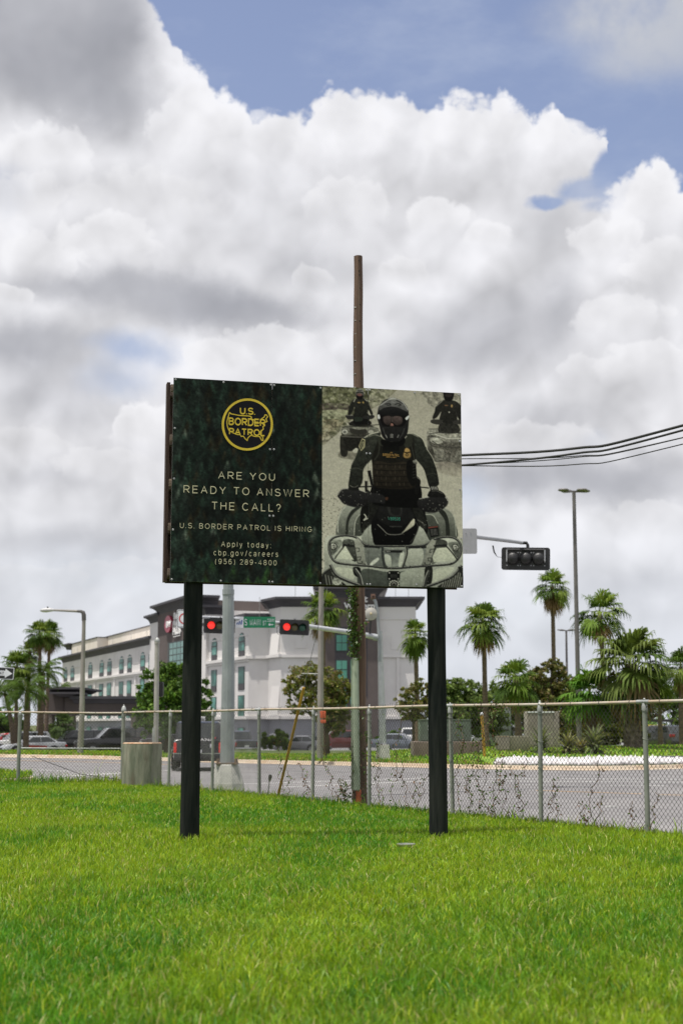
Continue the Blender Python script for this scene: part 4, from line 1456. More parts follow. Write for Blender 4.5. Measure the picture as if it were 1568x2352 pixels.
M_cream = mat('print_ink_cream', tuple(v * 1.55 for v in lin((164, 158, 134))), tuple(v * PRINT_GAIN for v in lin((154, 148, 124))), 0.6, spec=0.12)
M_yel = mat('print_ink_yellow', tuple(v * PRINT_GAIN for v in lin((160, 139, 50))), tuple(v * PRINT_GAIN for v in lin((150, 130, 45))), 0.6, spec=0.12)
M_disc = mat('print_ink_black', lin((30, 29, 34)), lin((27, 26, 31)), 0.7, spec=0.06)
M_teal = mat('print_ink_teal', lin((46, 136, 112)), lin((40, 122, 100)), 0.45)
M_gold = mat('print_ink_gold', lin((176, 134, 60)), lin((160, 120, 52)), 0.45)


def board_text(s, x0, x1, yb0, yb1, cap, m, tf=z1, weight=0.102, gap=0.40, off=0.0022):
    u0, v0 = tf(x0, yb0)
    u1, v1 = tf(x1, yb1)
    ut, vt = tf((x0 + x1) / 2, (yb0 + yb1) / 2 - cap)
    h = ((v0 + v1) / 2 - vt) * BH
    vm = (v0 + v1) / 2
    return pen_text(s, bp(u0, vm, off), bp(u1, vm, off), (0, 0, h), m, bb, weight, gap)


def flat_on_board(name, polys, m, off):
    b = MB()
    for p in polys:
        b.poly([bp(u, v, off) for u, v in p])
    return b.build(name, m, bb, smooth=False, fix=False)


board_text('ARE YOU', 515, 1057, 1014, 1026, 71, M_cream, gap=0.42)
board_text('READY TO ANSWER', 188, 1385, 1151, 1183, 73, M_cream, gap=0.42)
board_text('THE CALL?', 458, 1118, 1309, 1323, 75, M_cream, gap=0.42)
board_text('U.S. BORDER PATROL IS HIRING', 160, 1417, 1488, 1513, 51, M_cream, gap=0.40)
board_text('Apply today:', 556, 1030, 1663, 1668, 52, M_cream, gap=0.46)
board_text('cbp.gov/careers', 487, 1100, 1747, 1752, 54, M_cream, gap=0.46)
board_text('(956) 289-4800', 503, 1087, 1827, 1834, 50, M_cream, gap=0.42)
# round emblem
dc, rn = [], []
for k in range(72):
    th = 2 * math.pi * k / 72
    dc.append((math.cos(th), math.sin(th)))
flat_on_board('emblem_disc', [[z1(784 + 238 * a, 487 + 244 * b) for a, b in dc]], M_disc, 0.0014)
ring = []
for k in range(72):
    a, b = dc[k], dc[(k + 1) % 72]
    ring.append([z1(784 + 246 * a[0], 487 + 252 * a[1]), z1(784 + 246 * b[0], 487 + 252 * b[1]), z1(784 + 224 * b[0], 487 + 230 * b[1]), z1(784 + 224 * a[0], 487 + 230 * a[1])])
flat_on_board('emblem_ring', ring, M_yel, 0.0022)
USA = [(605, 392), (612, 374), (626, 386), (700, 400), (808, 406), (822, 416), (820, 432), (838, 440), (858, 446), (852, 470), (874, 480), (905, 468), (922, 428), (944, 414), (952, 392), (964, 392), (978, 410), (962, 430),
       (972, 456), (944, 470), (950, 490), (934, 506), (938, 530), (906, 560), (908, 580), (934, 608), (938, 640), (926, 640), (902, 602), (862, 602), (842, 598), (822, 590), (802, 606), (790, 620), (786, 642),
       (768, 628), (748, 600), (728, 604), (716, 586), (690, 586), (640, 566), (606, 542), (592, 505), (588, 460), (598, 420)]
ol = [[z1(v.x, v.y) for v in q] for q in ribbon(USA, 9.0, True)]
flat_on_board('emblem_map', ol, M_yel, 0.0018)
board_text('U.S.', 710, 858, 391, 395, 70, M_yel, weight=0.19, gap=0.10, off=0.0026)
board_text('BORDER', 605, 957, 500, 503, 75, M_yel, weight=0.185, gap=0.12, off=0.0026)
board_text('PATROL', 610, 955, 590, 599, 67, M_yel, weight=0.19, gap=0.12, off=0.0026)
board_text('BORDER PATROL', 683, 852, 790, 792, 25, M_gold, z2, 0.16, 0.16)
board_text('CBP', 757, 783, 760, 760, 11, M_gold, z2, 0.16, 0.16)
board_text('FEDERAL AGENT', 716, 822, 806, 807, 13, M_gold, z2, 0.16, 0.2)
board_text('V89536', 742, 866, 1438, 1440, 34, M_teal, z2, 0.15, 0.2)
# screws
SC1 = [(87, 58), (548, 80), (1003, 98), (1036, 103), (1481, 123), (90, 530), (1005, 723), (1043, 723), (94, 1016), (1012, 1362), (1048, 1362), (95, 1503), (94, 1976), (560, 1985), (1020, 1988), (1050, 1990), (1504, 1998)]
SC2 = [(511, 118), (544, 117), (1001, 140), (1451, 158), (519, 764), (554, 765), (1460, 629), (1467, 1122), (1482, 1612), (539, 2081), (569, 2080), (1033, 2080), (1487, 2090)]
for tf, L in ((z1, SC1), (z2, SC2)):
    for x, y in L:
        u, v = tf(x, y)
        c = bp(u, v, 0.0)
        k = min(2, int(u * 3))
        MB().tube([c, c + BNOR * 0.004], [0.013, 0.012], 12).tube([c + BNOR * 0.004, c + BNOR * 0.008], [0.008, 0.005], 8).build('screw', M_screw, panels[k])
# battens, rear sheet and round posts
for v in (0.05, 0.30, 0.52, 0.735, 0.955):
    for dpt, mt in ((-0.033, M_batten), (-0.307, M_batten)):
        c = bp(0.497, v, dpt)
        MB().obox(c, BDIR * (BWID / 2 + 0.018 + (0.012 if dpt < -0.1 else 0)), BNOR * 0.0185, (0, 0, 0.045)).build('batten', mt, bb, bevel=0.003)
MB().obox(bp(0.5, 0.5, -0.342), BDIR * (BWID / 2 + 0.025), BNOR * 0.009, (0, 0, BH / 2 - 0.01)).build('rear_sheet', M_plank, bb)
MB().obox(bp(-0.0125, 0.505, -0.18), BDIR * 0.019, BNOR * 0.07, (0, 0, BH / 2 - 0.02)).build('side_plank', M_plank, bb)
for px, py in ((440.5, 1600), (1003.5, 1600)):
    a, _ = slope(px, py)
    # where the sight line meets the plane of the posts, 0.17 m behind the print
    o = PA - BNOR * 0.17
    D = (o.x * BDIR.y - o.y * BDIR.x) / (a * BDIR.y - BDIR.x)
    c = Vector((a * D, D, 0))
    prof = [(0.112 + 0.002 * math.sin(i * 1.7), -0.4 + i * (5.75 / 14)) for i in range(15)]
    MB().lathe(prof, c, 28).build('post', M_post, bb)

# ------------------------------------------------------------------ chain-link fences
M_galv = mat('galvanised_steel', (0.34, 0.35, 0.34), (0.24, 0.25, 0.24), 0.55, metal=0.25, scale=6, third=((0.30, 0.25, 0.18), 3.0, 0.62, 0.8))
M_fpost = mat('painted_fence_post', (0.17, 0.185, 0.16), (0.225, 0.235, 0.205), 0.6, scale=4, stretch=(1, 1, 0.4), bump=0.1, third=((0.25, 0.16, 0.09), 2.0, 0.68, 0.85))
M_rail = mat('rusty_top_rail', (0.38, 0.345, 0.29), (0.33, 0.25, 0.175), 0.6, scale=1.6, stretch=(1, 1, 1), third=((0.36, 0.22, 0.12), 0.9, 0.55, 0.8))
M_wire = mat('fence_wire', (0.075, 0.068, 0.06), (0.045, 0.04, 0.034), 0.65, metal=0.2, scale=3)
M_wirel = mat('fence_wire_clean', (0.26, 0.25, 0.23), (0.13, 0.12, 0.11), 0.5, metal=0.3, scale=3)
RAIL_Z = 1.60


def chain_link(name, p, q, z0, z1, r=0.0019, pw=0.074, mt=None, parent=None, sag=None):
    """woven wire between two points, every strand a zigzag tube of three sides"""
    p, q = Vector(p), Vector(q)
    L = (q - p).length
    d = (q - p) / L
    nrm = Vector((d.y, -d.x, 0))
    ph = pw / 2
    ns = int(L / pw)
    nz = int((z1 - z0) / ph)
    V, F = [], []
    k = np.arange(nz + 1)
    base = 0
    for i in range(ns + 1):
        s = i * pw + np.where(k % 2 == 0, 0.0, pw * 1.0) * 0.5 * (1 if True else 0)
        s = i * pw + np.where((k + 0) % 2 == 0, -0.02 * pw, pw * 0.52) if i % 2 == 0 else i * pw + np.where(k % 2 == 0, -0.02 * pw, pw * 0.52)
        off = np.where(k % 2 == 0, 0.003, -0.003)
        z = z0 + k * ph + 0.004 * np.sin(s * 1.3)
        bul = 0.012 * np.sin(s * 0.9 + z * 2.0)
        P = np.array(p)[None] + s[:, None] * np.array(d)[None] + (off + bul)[:, None] * np.array(nrm)[None]
        P[:, 2] = z
        # strands alternate which way they start so that they hook into one another
        for a in range(3):
            th = 2 * math.pi * a / 3
            w = np.array(d) * math.cos(th) * r * 1.2 + np.array(nrm) * math.sin(th) * r * 1.2
            V.append(P + w[None])
        n = nz + 1
        for a in range(3):
            b = (a + 1) % 3
            A0 = base + a * n + k[:-1]
            B0 = base + b * n + k[:-1]
            F.append(np.stack([A0, B0, B0 + 1, A0 + 1], -1))
        base += 3 * n
    # the mirrored half of the weave
    for i in range(ns + 1):
        s = i * pw + np.where(k % 2 == 0, 0.02 * pw, -pw * 0.52)
        off = np.where(k % 2 == 0, -0.003, 0.003)
        z = z0 + k * ph + 0.004 * np.sin(s * 1.3)
        bul = 0.012 * np.sin(s * 0.9 + z * 2.0)
        P = np.array(p)[None] + s[:, None] * np.array(d)[None] + (off + bul)[:, None] * np.array(nrm)[None]
        P[:, 2] = z
        for a in range(3):
            th = 2 * math.pi * a / 3
            w = np.array(d) * math.cos(th) * r * 1.2 + np.array(nrm) * math.sin(th) * r * 1.2
            V.append(P + w[None])
        n = nz + 1
        for a in range(3):
            b = (a + 1) % 3
            A0 = base + a * n + k[:-1]
            B0 = base + b * n + k[:-1]
            F.append(np.stack([A0, B0, B0 + 1, A0 + 1], -1))
        base += 3 * n
    return np_mesh(name, np.concatenate(V), [np.concatenate(F)], mt or M_wire, parent, smooth=True)


def tie(mb, c, d, r):
    """a wire loop round a rail or post"""
    c, d = Vector(c), Vector(d).normalized()
    a = d.orthogonal().normalized()
    b = d.cross(a)
    mb.tube([c + (a * math.cos(t) + b * math.sin(t)) * r + d * 0.01 * math.sin(t) for t in np.linspace(0, 2 * math.pi, 13)], 0.0035, 5, caps=False)


FZ = lambda v, z: Vector((v.x, v.y, z))
f1 = thing('chain_link_fence', 'rusty chain-link fence running from the concrete drum along the lawn to the right', 'fence', FZ((FENCE_A + FENCE_B) / 2, 0))
FEND = FENCE_B + FD * 9.8
posts_px = [390, 488.5, 594, 720, 848.5, 1034.5, 1241.5, 1483]
post_at = []
for x in posts_px:
    a, _ = slope(x, 1750)
    D = (FENCE_A.x * FD.y - FENCE_A.y * FD.x) / (a * FD.y - FD.x)
    post_at.append(Vector((a * D, D)))
post_at += [FENCE_B + FD * (2.4 * i) for i in (1, 2, 3, 4)]


def rail_z(s):
    return RAIL_Z + 0.006 * math.sin(s * 1.1)


PL = (FEND - FENCE_A).length
rb = MB()
n = 60
rb.tube([FZ(FENCE_A + FD * (PL * i / n), rail_z(PL * i / n)) for i in range(n + 1)], 0.0215, 10)
rb.build('top_rail', M_rail, f1)
sl = MB()
for i in (2, 5, 7):
    c = post_at[i] - FD * 0.02
    s = (c - FENCE_A).length
    sl.tube([FZ(c - FD * 0.11, rail_z(s)), FZ(c + FD * 0.11, rail_z(s))], 0.026, 12)
sl.build('rail_sleeve', M_galv, f1)
tb = MB()
s = 0.3
while s < PL - 0.1:
    c = FZ(FENCE_A + FD * s, rail_z(s))
    tie(tb, c, FZ(FD, 0), 0.027)
    s += 0.5 + 0.12 * random.random()
tb.build('tie_wires', M_wire, f1)
for i, c in enumerate(post_at):
    r = 0.030
    lean = FD * (0.02 * math.sin(i * 2.3)) + FN * (0.02 * math.cos(i * 1.9))
    b = MB().tube([FZ(c - lean, -0.3), FZ(c - lean * 0.7, 0.3), FZ(c, RAIL_Z - 0.05)], [r * 1.06, r * 1.02, r], 14)
    for z in (0.4, 0.8, 1.15, 1.45):
        tie(b, FZ(c, z + 0.05 * math.sin(i + z * 5)), (0, 0, 1), r + 0.004)
    p = b.build('post', M_fpost, f1)
    cb = MB().lathe([(0.036, -0.075), (0.037, -0.03), (0.034, -0.02), (0.031, 0.0), (0.022, 0.02), (0.028, 0.024), (0.028, 0.034), (0.014, 0.05), (0.016, 0.062), (0.004, 0.075)], FZ(c, RAIL_Z - 0.025), 12)
    cb.build('cap', M_galv, p)
cl = chain_link('wire_mesh', FZ(post_at[2], 0), FZ(FEND, 0), 0.02, RAIL_Z - 0.015, 0.0027, 0.074, M_wire, f1)
cl2 = chain_link('wire_mesh', FZ(FENCE_A, 0), FZ(post_at[2], 0), 0.02, RAIL_Z - 0.015, 0.0024, 0.072, M_wirel, f1)
# twisted barbs standing above the rail
bbm = MB()
s = 0.02
while s < PL:
    c = FZ(FENCE_A + FD * (s + 0.006 * random.random()), RAIL_Z + 0.01)
    h = 0.035 + 0.022 * random.random()
    dx = FD * (random.random() - 0.5) * 0.02
    bbm.tube([c, c + Vector((dx.x, dx.y, h * 0.6)), c + Vector((dx.x * 1.8, dx.y * 1.8, h))], 0.0026, 4, caps=False)
    s += 0.072
bbm.build('barbs', M_wire, f1)
# corner post with a ball cap
cp = MB().tube([FZ(FENCE_A, -0.3), FZ(FENCE_A, RAIL_Z + 0.06)], 0.045, 16)
cp.tube([FZ(FENCE_A, 1.2), FZ(FENCE_A, 1.26)], 0.052, 16).tube([FZ(FENCE_A, 0.75), FZ(FENCE_A, 0.81)], 0.052, 16).tube([FZ(FENCE_A, 1.5), FZ(FENCE_A, 1.56)], 0.052, 16)
cpo = cp.build('corner_post', M_fpost, f1)
MB().lathe([(0.056, 0.0), (0.058, 0.04), (0.050, 0.055), (0.045, 0.08), (0.030, 0.11), (0.012, 0.125), (0.015, 0.14), (0.003, 0.155)], FZ(FENCE_A, RAIL_Z + 0.03), 16).build('cap', M_galv, cpo)

f2 = thing('chain_link_fence', 'chain-link fence left of the concrete drum with a mid rail and a slanting tension wire', 'fence', (-9, 32.7, 0))
Y2 = 32.7
XL = -24.0
rb = MB().tube([(XL + (FENCE_A.x - XL) * i / 30, Y2, RAIL_Z + 0.012 * math.sin(i * 0.8)) for i in range(31)], 0.0215, 10)
rb.build('top_rail', M_rail, f2)
xp = slope(45, 1700)[0] * Y2
MB().tube([(xp, Y2, 0.80), (FENCE_A.x, Y2, 0.79)], 0.019, 10).build('mid_rail', M_galv, f2)
MB().tube([(xp + 0.3, Y2 + 0.01, 0.62), (-5.9, Y2 + 0.01, 0.22), (-4.7, Y2 + 0.01, 0.06)], 0.007, 6).build('tension_wire', M_wire, f2)
for x in (xp, xp - 3.0, xp - 6.0, xp - 9.0):
    p = MB().tube([(x, Y2, -0.3), (x, Y2, RAIL_Z - 0.03)], 0.042, 14).build('post', M_fpost, f2)
    MB().lathe([(0.046, -0.06), (0.046, -0.01), (0.03, 0.01), (0.03, 0.03), (0.014, 0.05)], (x, Y2, RAIL_Z), 12).build('cap', M_galv, p)
tb = MB()
x = XL + 0.2
while x < FENCE_A.x - 0.1:
    tie(tb, (x, Y2, RAIL_Z), (1, 0, 0), 0.027)
    x += 0.52 + 0.1 * random.random()
tb.build('tie_wires', M_wire, f2)
bbm = MB()
x = -12.5
while x < FENCE_A.x:
    h = 0.03 + 0.02 * random.random()
    bbm.tube([(x, Y2, RAIL_Z + 0.01), (x + 0.01 * random.random(), Y2, RAIL_Z + 0.01 + h)], 0.0025, 4, caps=False)
    x += 0.076
bbm.build('barbs', M_wire, f2)
chain_link('wire_mesh', (-12.5, Y2, 0), (FENCE_A.x, Y2, 0), 0.02, RAIL_Z - 0.01, 0.0037, 0.076, M_wire, f2)

# ------------------------------------------------------------------ concrete drum
M_drum = mat('weathered_concrete', (0.135, 0.15, 0.11), (0.27, 0.265, 0.21), 0.92, scale=5.0, stretch=(1, 1, 0.22), bump=0.5, bscale=22, spec=0.2,
             third=((0.13, 0.11, 0.08), 3.4, 0.46, 0.68))
dc_ = Vector((slope(326.5, 1750)[0] * 31.5, 31.5, 0))
db = MB().lathe([(0.43, -0.3), (0.432, 0.0), (0.428, 0.4), (0.43, 0.8), (0.426, 0.915), (0.405, 0.935), (0.30, 0.94), (0.0005, 0.945)], (0, 0, 0), 44)
t_ = thing('concrete_drum', 'round weathered concrete block standing on the grass in front of the fence corner', 'concrete block', dc_)
M_rustring = mat('rust_stain', (0.30, 0.15, 0.08), (0.4, 0.3, 0.2), 0.9, scale=8)
db.build('block', M_drum, t_, world=False)
MB().lathe([(0.428, 0.916), (0.426, 0.928), (0.40, 0.941), (0.37, 0.9425)], (0, 0, 0), 44).build('rim', M_rustring, t_, world=False)

# ------------------------------------------------------------------ wooden utility pole, its guard, creeper and wires
M_pole = mat('weathered_pole_wood', (0.165, 0.10, 0.07), (0.085, 0.05, 0.035), 0.9, scale=2.6, stretch=(9, 9, 0.28), bump=0.6, bscale=10,
             third=((0.19, 0.14, 0.10), 2.0, 0.58, 0.72))
M_guard = mat('pale_green_guard', (0.33, 0.38, 0.29), (0.28, 0.33, 0.25), 0.5, scale=5)
M_orange_p = mat('orange_marker', (0.55, 0.10, 0.03), (0.45, 0.09, 0.03), 0.6)
M_hole = mat('bolt_hole', (0.01, 0.008, 0.007), None, 0.9)
M_black = mat('black_cable', (0.012, 0.012, 0.013), (0.02, 0.02, 0.02), 0.6)
UD = 24.2
ub = W(825, 1830, UD)
ut = W(822, 589, UD)
up_ = thing('utility_pole', 'tall bare wooden utility pole rising behind the billboard', 'utility pole', (ub.x, UD, 0))
UBX, UTX, UTZ = ub.x, ut.x, ut.z
n = 40
prof = [Vector((UBX + (UTX - UBX) * i / n + 0.006 * math.sin(i * 0.7), UD, -0.3 + (UTZ + 0.3) * i / n)) for i in range(n + 1)]
rad = [(0.130 - 0.055 * i / n) * (1 + 0.02 * math.sin(i * 1.9)) for i in range(n + 1)]
pole = MB().tube(prof, rad, 22).build('pole', M_pole, up_)


def pole_at(z):
    t = (z + 0.3) / (UTZ + 0.3)
    return Vector((UBX + (UTX - UBX) * t, UD, z)), 0.130 - 0.055 * t


hb = MB()
for k, (dz, dx) in enumerate(((0.10, 0.25), (0.29, 0.25), (0.36, 0.3), (0.60, 0.35), (0.9, 0.35), (1.2, 0.35), (1.85, -0.75), (1.92, -0.7), (2.4, -0.8))):
    c, r = pole_at(UTZ - dz)
    hb.tube([c + Vector((dx * r, -r * math.sqrt(1 - dx * dx) * 0.97, 0)), c + Vector((dx * r, -r * 1.03 * math.sqrt(1 - dx * dx), 0))], 0.013, 8)
hb.build('bolt_holes', M_hole, up_)
stp = MB()
for k in range(9):
    c, r = pole_at(UTZ - 0.95 - k * 0.24)
    stp.tube([c + Vector((-r * 0.9, -r * 0.45, 0)), c + Vector((-r * 0.75, -r * 0.7, 0.006)), c + Vector((-r * 0.5, -r * 0.87, 0.0))], 0.006, 5)
stp.build('staples', M_galv, up_)
c0, r0 = pole_at(0.35)
gx0 = W(819, 1600, UD - 0.13).x
g = MB()
gd = UD - 0.115
zt = W(819, 1512, UD).z
g.prism([(gx0 - 0.055, gd, 0.25), (gx0 - 0.05, gd - 0.05, 0.25), (gx0 - 0.02, gd - 0.075, 0.25), (gx0 + 0.02, gd - 0.075, 0.25), (gx0 + 0.05, gd - 0.05, 0.25), (gx0 + 0.055, gd, 0.25)], (-0.02, 0.015, zt - 0.25))
g.box(gx0 - 0.095, gx0 - 0.05, gd - 0.006, gd + 0.002, 0.26, zt - 0.01)
g.build('cable_guard', M_guard, up_, smooth=False)
MB().tube([(gx0 + 0.03, gd - 0.02, -0.05), (gx0 + 0.025, gd - 0.02, 0.26)], 0.045, 12).build('orange_conduit', M_orange_p, up_)
M_ygrd = mat('yellow_plastic', (0.42, 0.24, 0.015), (0.32, 0.18, 0.02), 0.5, scale=6)
M_steelw = mat('guy_strand', (0.2, 0.2, 0.2), None, 0.5, metal=0.6)
ga = G(637, 1815, 0.0)
ga = Vector((slope(637, 1815)[0] * 26.6, 26.6, -0.02))
gb = pole_at(W(822, 1050, UD).z)[0]
gw = thing('guy_wire', 'thin guy wire with a slanting yellow plastic guard by the fence', 'guy wire', ga)
MB().tube([ga, gb], 0.005, 5).build('strand', M_steelw, gw)
dgw = (gb - ga).normalized()
zt = W(687, 1580, 26).z
Lg = (zt - ga.z) / dgw.z
MB().tube([ga, ga + dgw * Lg * 0.5, ga + dgw * Lg], 0.026, 10).build('guard', M_ygrd, gw)
# small sampling stake
st = Vector((slope(613, 1812)[0] * 26.9, 26.9, 0))
sk = thing('ground_stake', 'short leaning metal stake with a round head beside the yellow guy wire guard', 'stake', st)
stt = Vector((slope(620, 1776)[0] * 26.9, 26.9, 0.36))
MB().tube([st - Vector((0, 0, 0.1)), stt], 0.011, 8).build('rod', M_galv, sk)
MB().tube([stt - Vector((0.006, 0, 0.07)), stt + Vector((0.004, 0, 0.0)), stt + Vector((0.008, 0, 0.05))], [0.02, 0.036, 0.03], 12).build('head', mat('old_metal', (0.12, 0.11, 0.10), (0.3, 0.3, 0.28), 0.5, metal=0.5, scale=20), sk)

# overhead cables running off to the right
for k, (y0, yk, y1, r, lab) in enumerate((
        (1046, 1030, 975, 0.022, 'thick black overhead cable, topmost of the bunch right of the billboard'),
        (1069, 1042, 986, 0.018, 'black overhead cable crossing the others, second from the top at the right edge'),
        (1054, 1048, 1003, 0.008, 'thin black overhead line, upper of the close pair in the middle of the bunch'),
        (1068, 1051, 1003.5, 0.008, 'thin black overhead line, lower of the close pair in the middle of the bunch'),
        (1070, 1067, 1018, 0.009, 'thin black overhead line, lowest of the bunch right of the billboard'))):
    a, b, c = W(1056, y0, 23.9), W(1318, yk, 22.4), W(1575, y1, 21.0)
    e = c + (c - b) * 5.0 + Vector((0, 0, 0.6))
    s0 = pole_at(a.z - 0.02)[0]
    ptsw = [s0, s0.lerp(a, 0.5) - Vector((0, 0, 0.01)), a, b, c, e]
    # smooth curve through the points
    Q = []
    for i in range(len(ptsw) - 1):
        p0, p1, p2, p3 = ptsw[max(i - 1, 0)], ptsw[i], ptsw[i + 1], ptsw[min(i + 2, len(ptsw) - 1)]
        for j in range(10):
            t = j / 10
            Q.append(p1 + 0.5 * t * ((p2 - p0) + t * ((2 * p0 - 5 * p1 + 4 * p2 - p3) + t * (3 * (p1 - p2) + p3 - p0))))
    Q.append(ptsw[-1])
    tag(MB().tube(Q, r, 8).build('overhead_cable', M_black), lab, 'cable', 'cables strung to the wooden pole')

# ------------------------------------------------------------------ near traffic mast
M_mast = mat('dull_galvanised_mast', (0.29, 0.315, 0.325), (0.23, 0.25, 0.26), 0.55, metal=0.15, scale=3, stretch=(1, 1, 0.5), third=((0.34, 0.30, 0.24), 2, 0.68, 0.85))
M_arm = mat('bright_galvanised_arm', (0.46, 0.47, 0.49), (0.38, 0.39, 0.41), 0.5, metal=0.2, scale=3)
M_conc = mat('grey_concrete', (0.33, 0.33, 0.31), (0.42, 0.41, 0.38), 0.9, scale=5, bump=0.3)
M_sblk = mat('signal_black', (0.010, 0.010, 0.011), (0.016, 0.016, 0.017), 0.5, scale=10)
MD = 32.6
mb0 = W(522, 1740, MD)
zb = W(522, 1755, MD).z
m1 = thing('traffic_mast', 'thick grey mast-arm pole on a flared concrete base just behind the fence', 'traffic mast', (mb0.x, MD, Tz(mb0.x, MD)))
fb = MB()
k = 8


def oct_ring(r, z):
    return [(mb0.x + r * math.cos(R(22.5 + 45 * i)), MD + r * math.sin(R(22.5 + 45 * i)), z) for i in range(8)]


fb.v += oct_ring(0.50, -0.75) + oct_ring(0.40, 0.02) + oct_ring(0.28, zb - 0.03) + oct_ring(0.26, zb)
for r_ in range(3):
    for i in range(8):
        j = (i + 1) % 8
        fb.f.append((r_ * 8 + i, r_ * 8 + j, r_ * 8 + 8 + j, r_ * 8 + 8 + i))
fb.f.append(tuple(range(24, 32)))
fb.build('concrete_base', M_conc, m1, smooth=False)
zc = W(520, 1356, MD).z
AT = W(1206, 1247, 39.0)               # tip of the arm
armz = AT.z - 0.45
pb = MB().tube([(mb0.x, MD, zb + 0.03), (mb0.x, MD, 0.5 * (zb + zc)), (mb0.x - 0.02, MD, zc)], [0.165, 0.145, 0.128], 12)
pb.tube([(mb0.x - 0.02, MD, zc - 0.1), (mb0.x - 0.02, MD, zc + 0.02)], 0.138, 12)
pb.tube([(mb0.x - 0.02, MD, zc), (mb0.x - 0.03, MD, armz + 0.35)], [0.118, 0.112], 12)
pb.build('pole', M_mast, m1, angle=20)
fl = MB().box(mb0.x - 0.24, mb0.x + 0.24, MD - 0.24, MD + 0.24, zb, zb + 0.035)
for sx in (-1, 1):
    for sy in (-1, 1):
        fl.tube([(mb0.x + sx * 0.2, MD + sy * 0.2, zb), (mb0.x + sx * 0.2, MD + sy * 0.2, zb + 0.12)], 0.025, 8)
fl.build('base_plate', mat('rusty_plate', (0.16, 0.13, 0.11), (0.22, 0.14, 0.09), 0.8, scale=10), m1)
A0 = Vector((mb0.x - 0.02, MD, armz))
ab = MB().tube([A0 + (AT - A0) * t + Vector((0, 0, 0.35 * math.sin(t * math.pi) * 0.5)) for t in np.linspace(0, 0.985, 12)], [0.11 - 0.055 * t for t in np.linspace(0, 1, 12)], 12)
ab.build('arm', M_arm, m1)
ax = (AT - A0).normalized()


def rrect(w, h, r, n=5):
    P = []
    for cx_, cz_, a0 in ((w - r, h - r, 0), (-w + r, h - r, 90), (-w + r, -h + r, 180), (w - r, -h + r, 270)):
        for i in range(n + 1):
            th = R(a0 + 90 * i / n)
            P.append((cx_ + r * math.cos(th), cz_ + r * math.sin(th)))
    return P


M_red = mat('red_lens_lit', (0.6, 0.02, 0.015), None, 0.3, emit=((1.0, 0.04, 0.03), 0.85))
M_dlens_y = mat('amber_lens_unlit', (0.10, 0.085, 0.03), (0.08, 0.07, 0.03), 0.25)
M_dlens_g = mat('green_lens_unlit', (0.01, 0.075, 0.045), (0.01, 0.06, 0.04), 0.25)


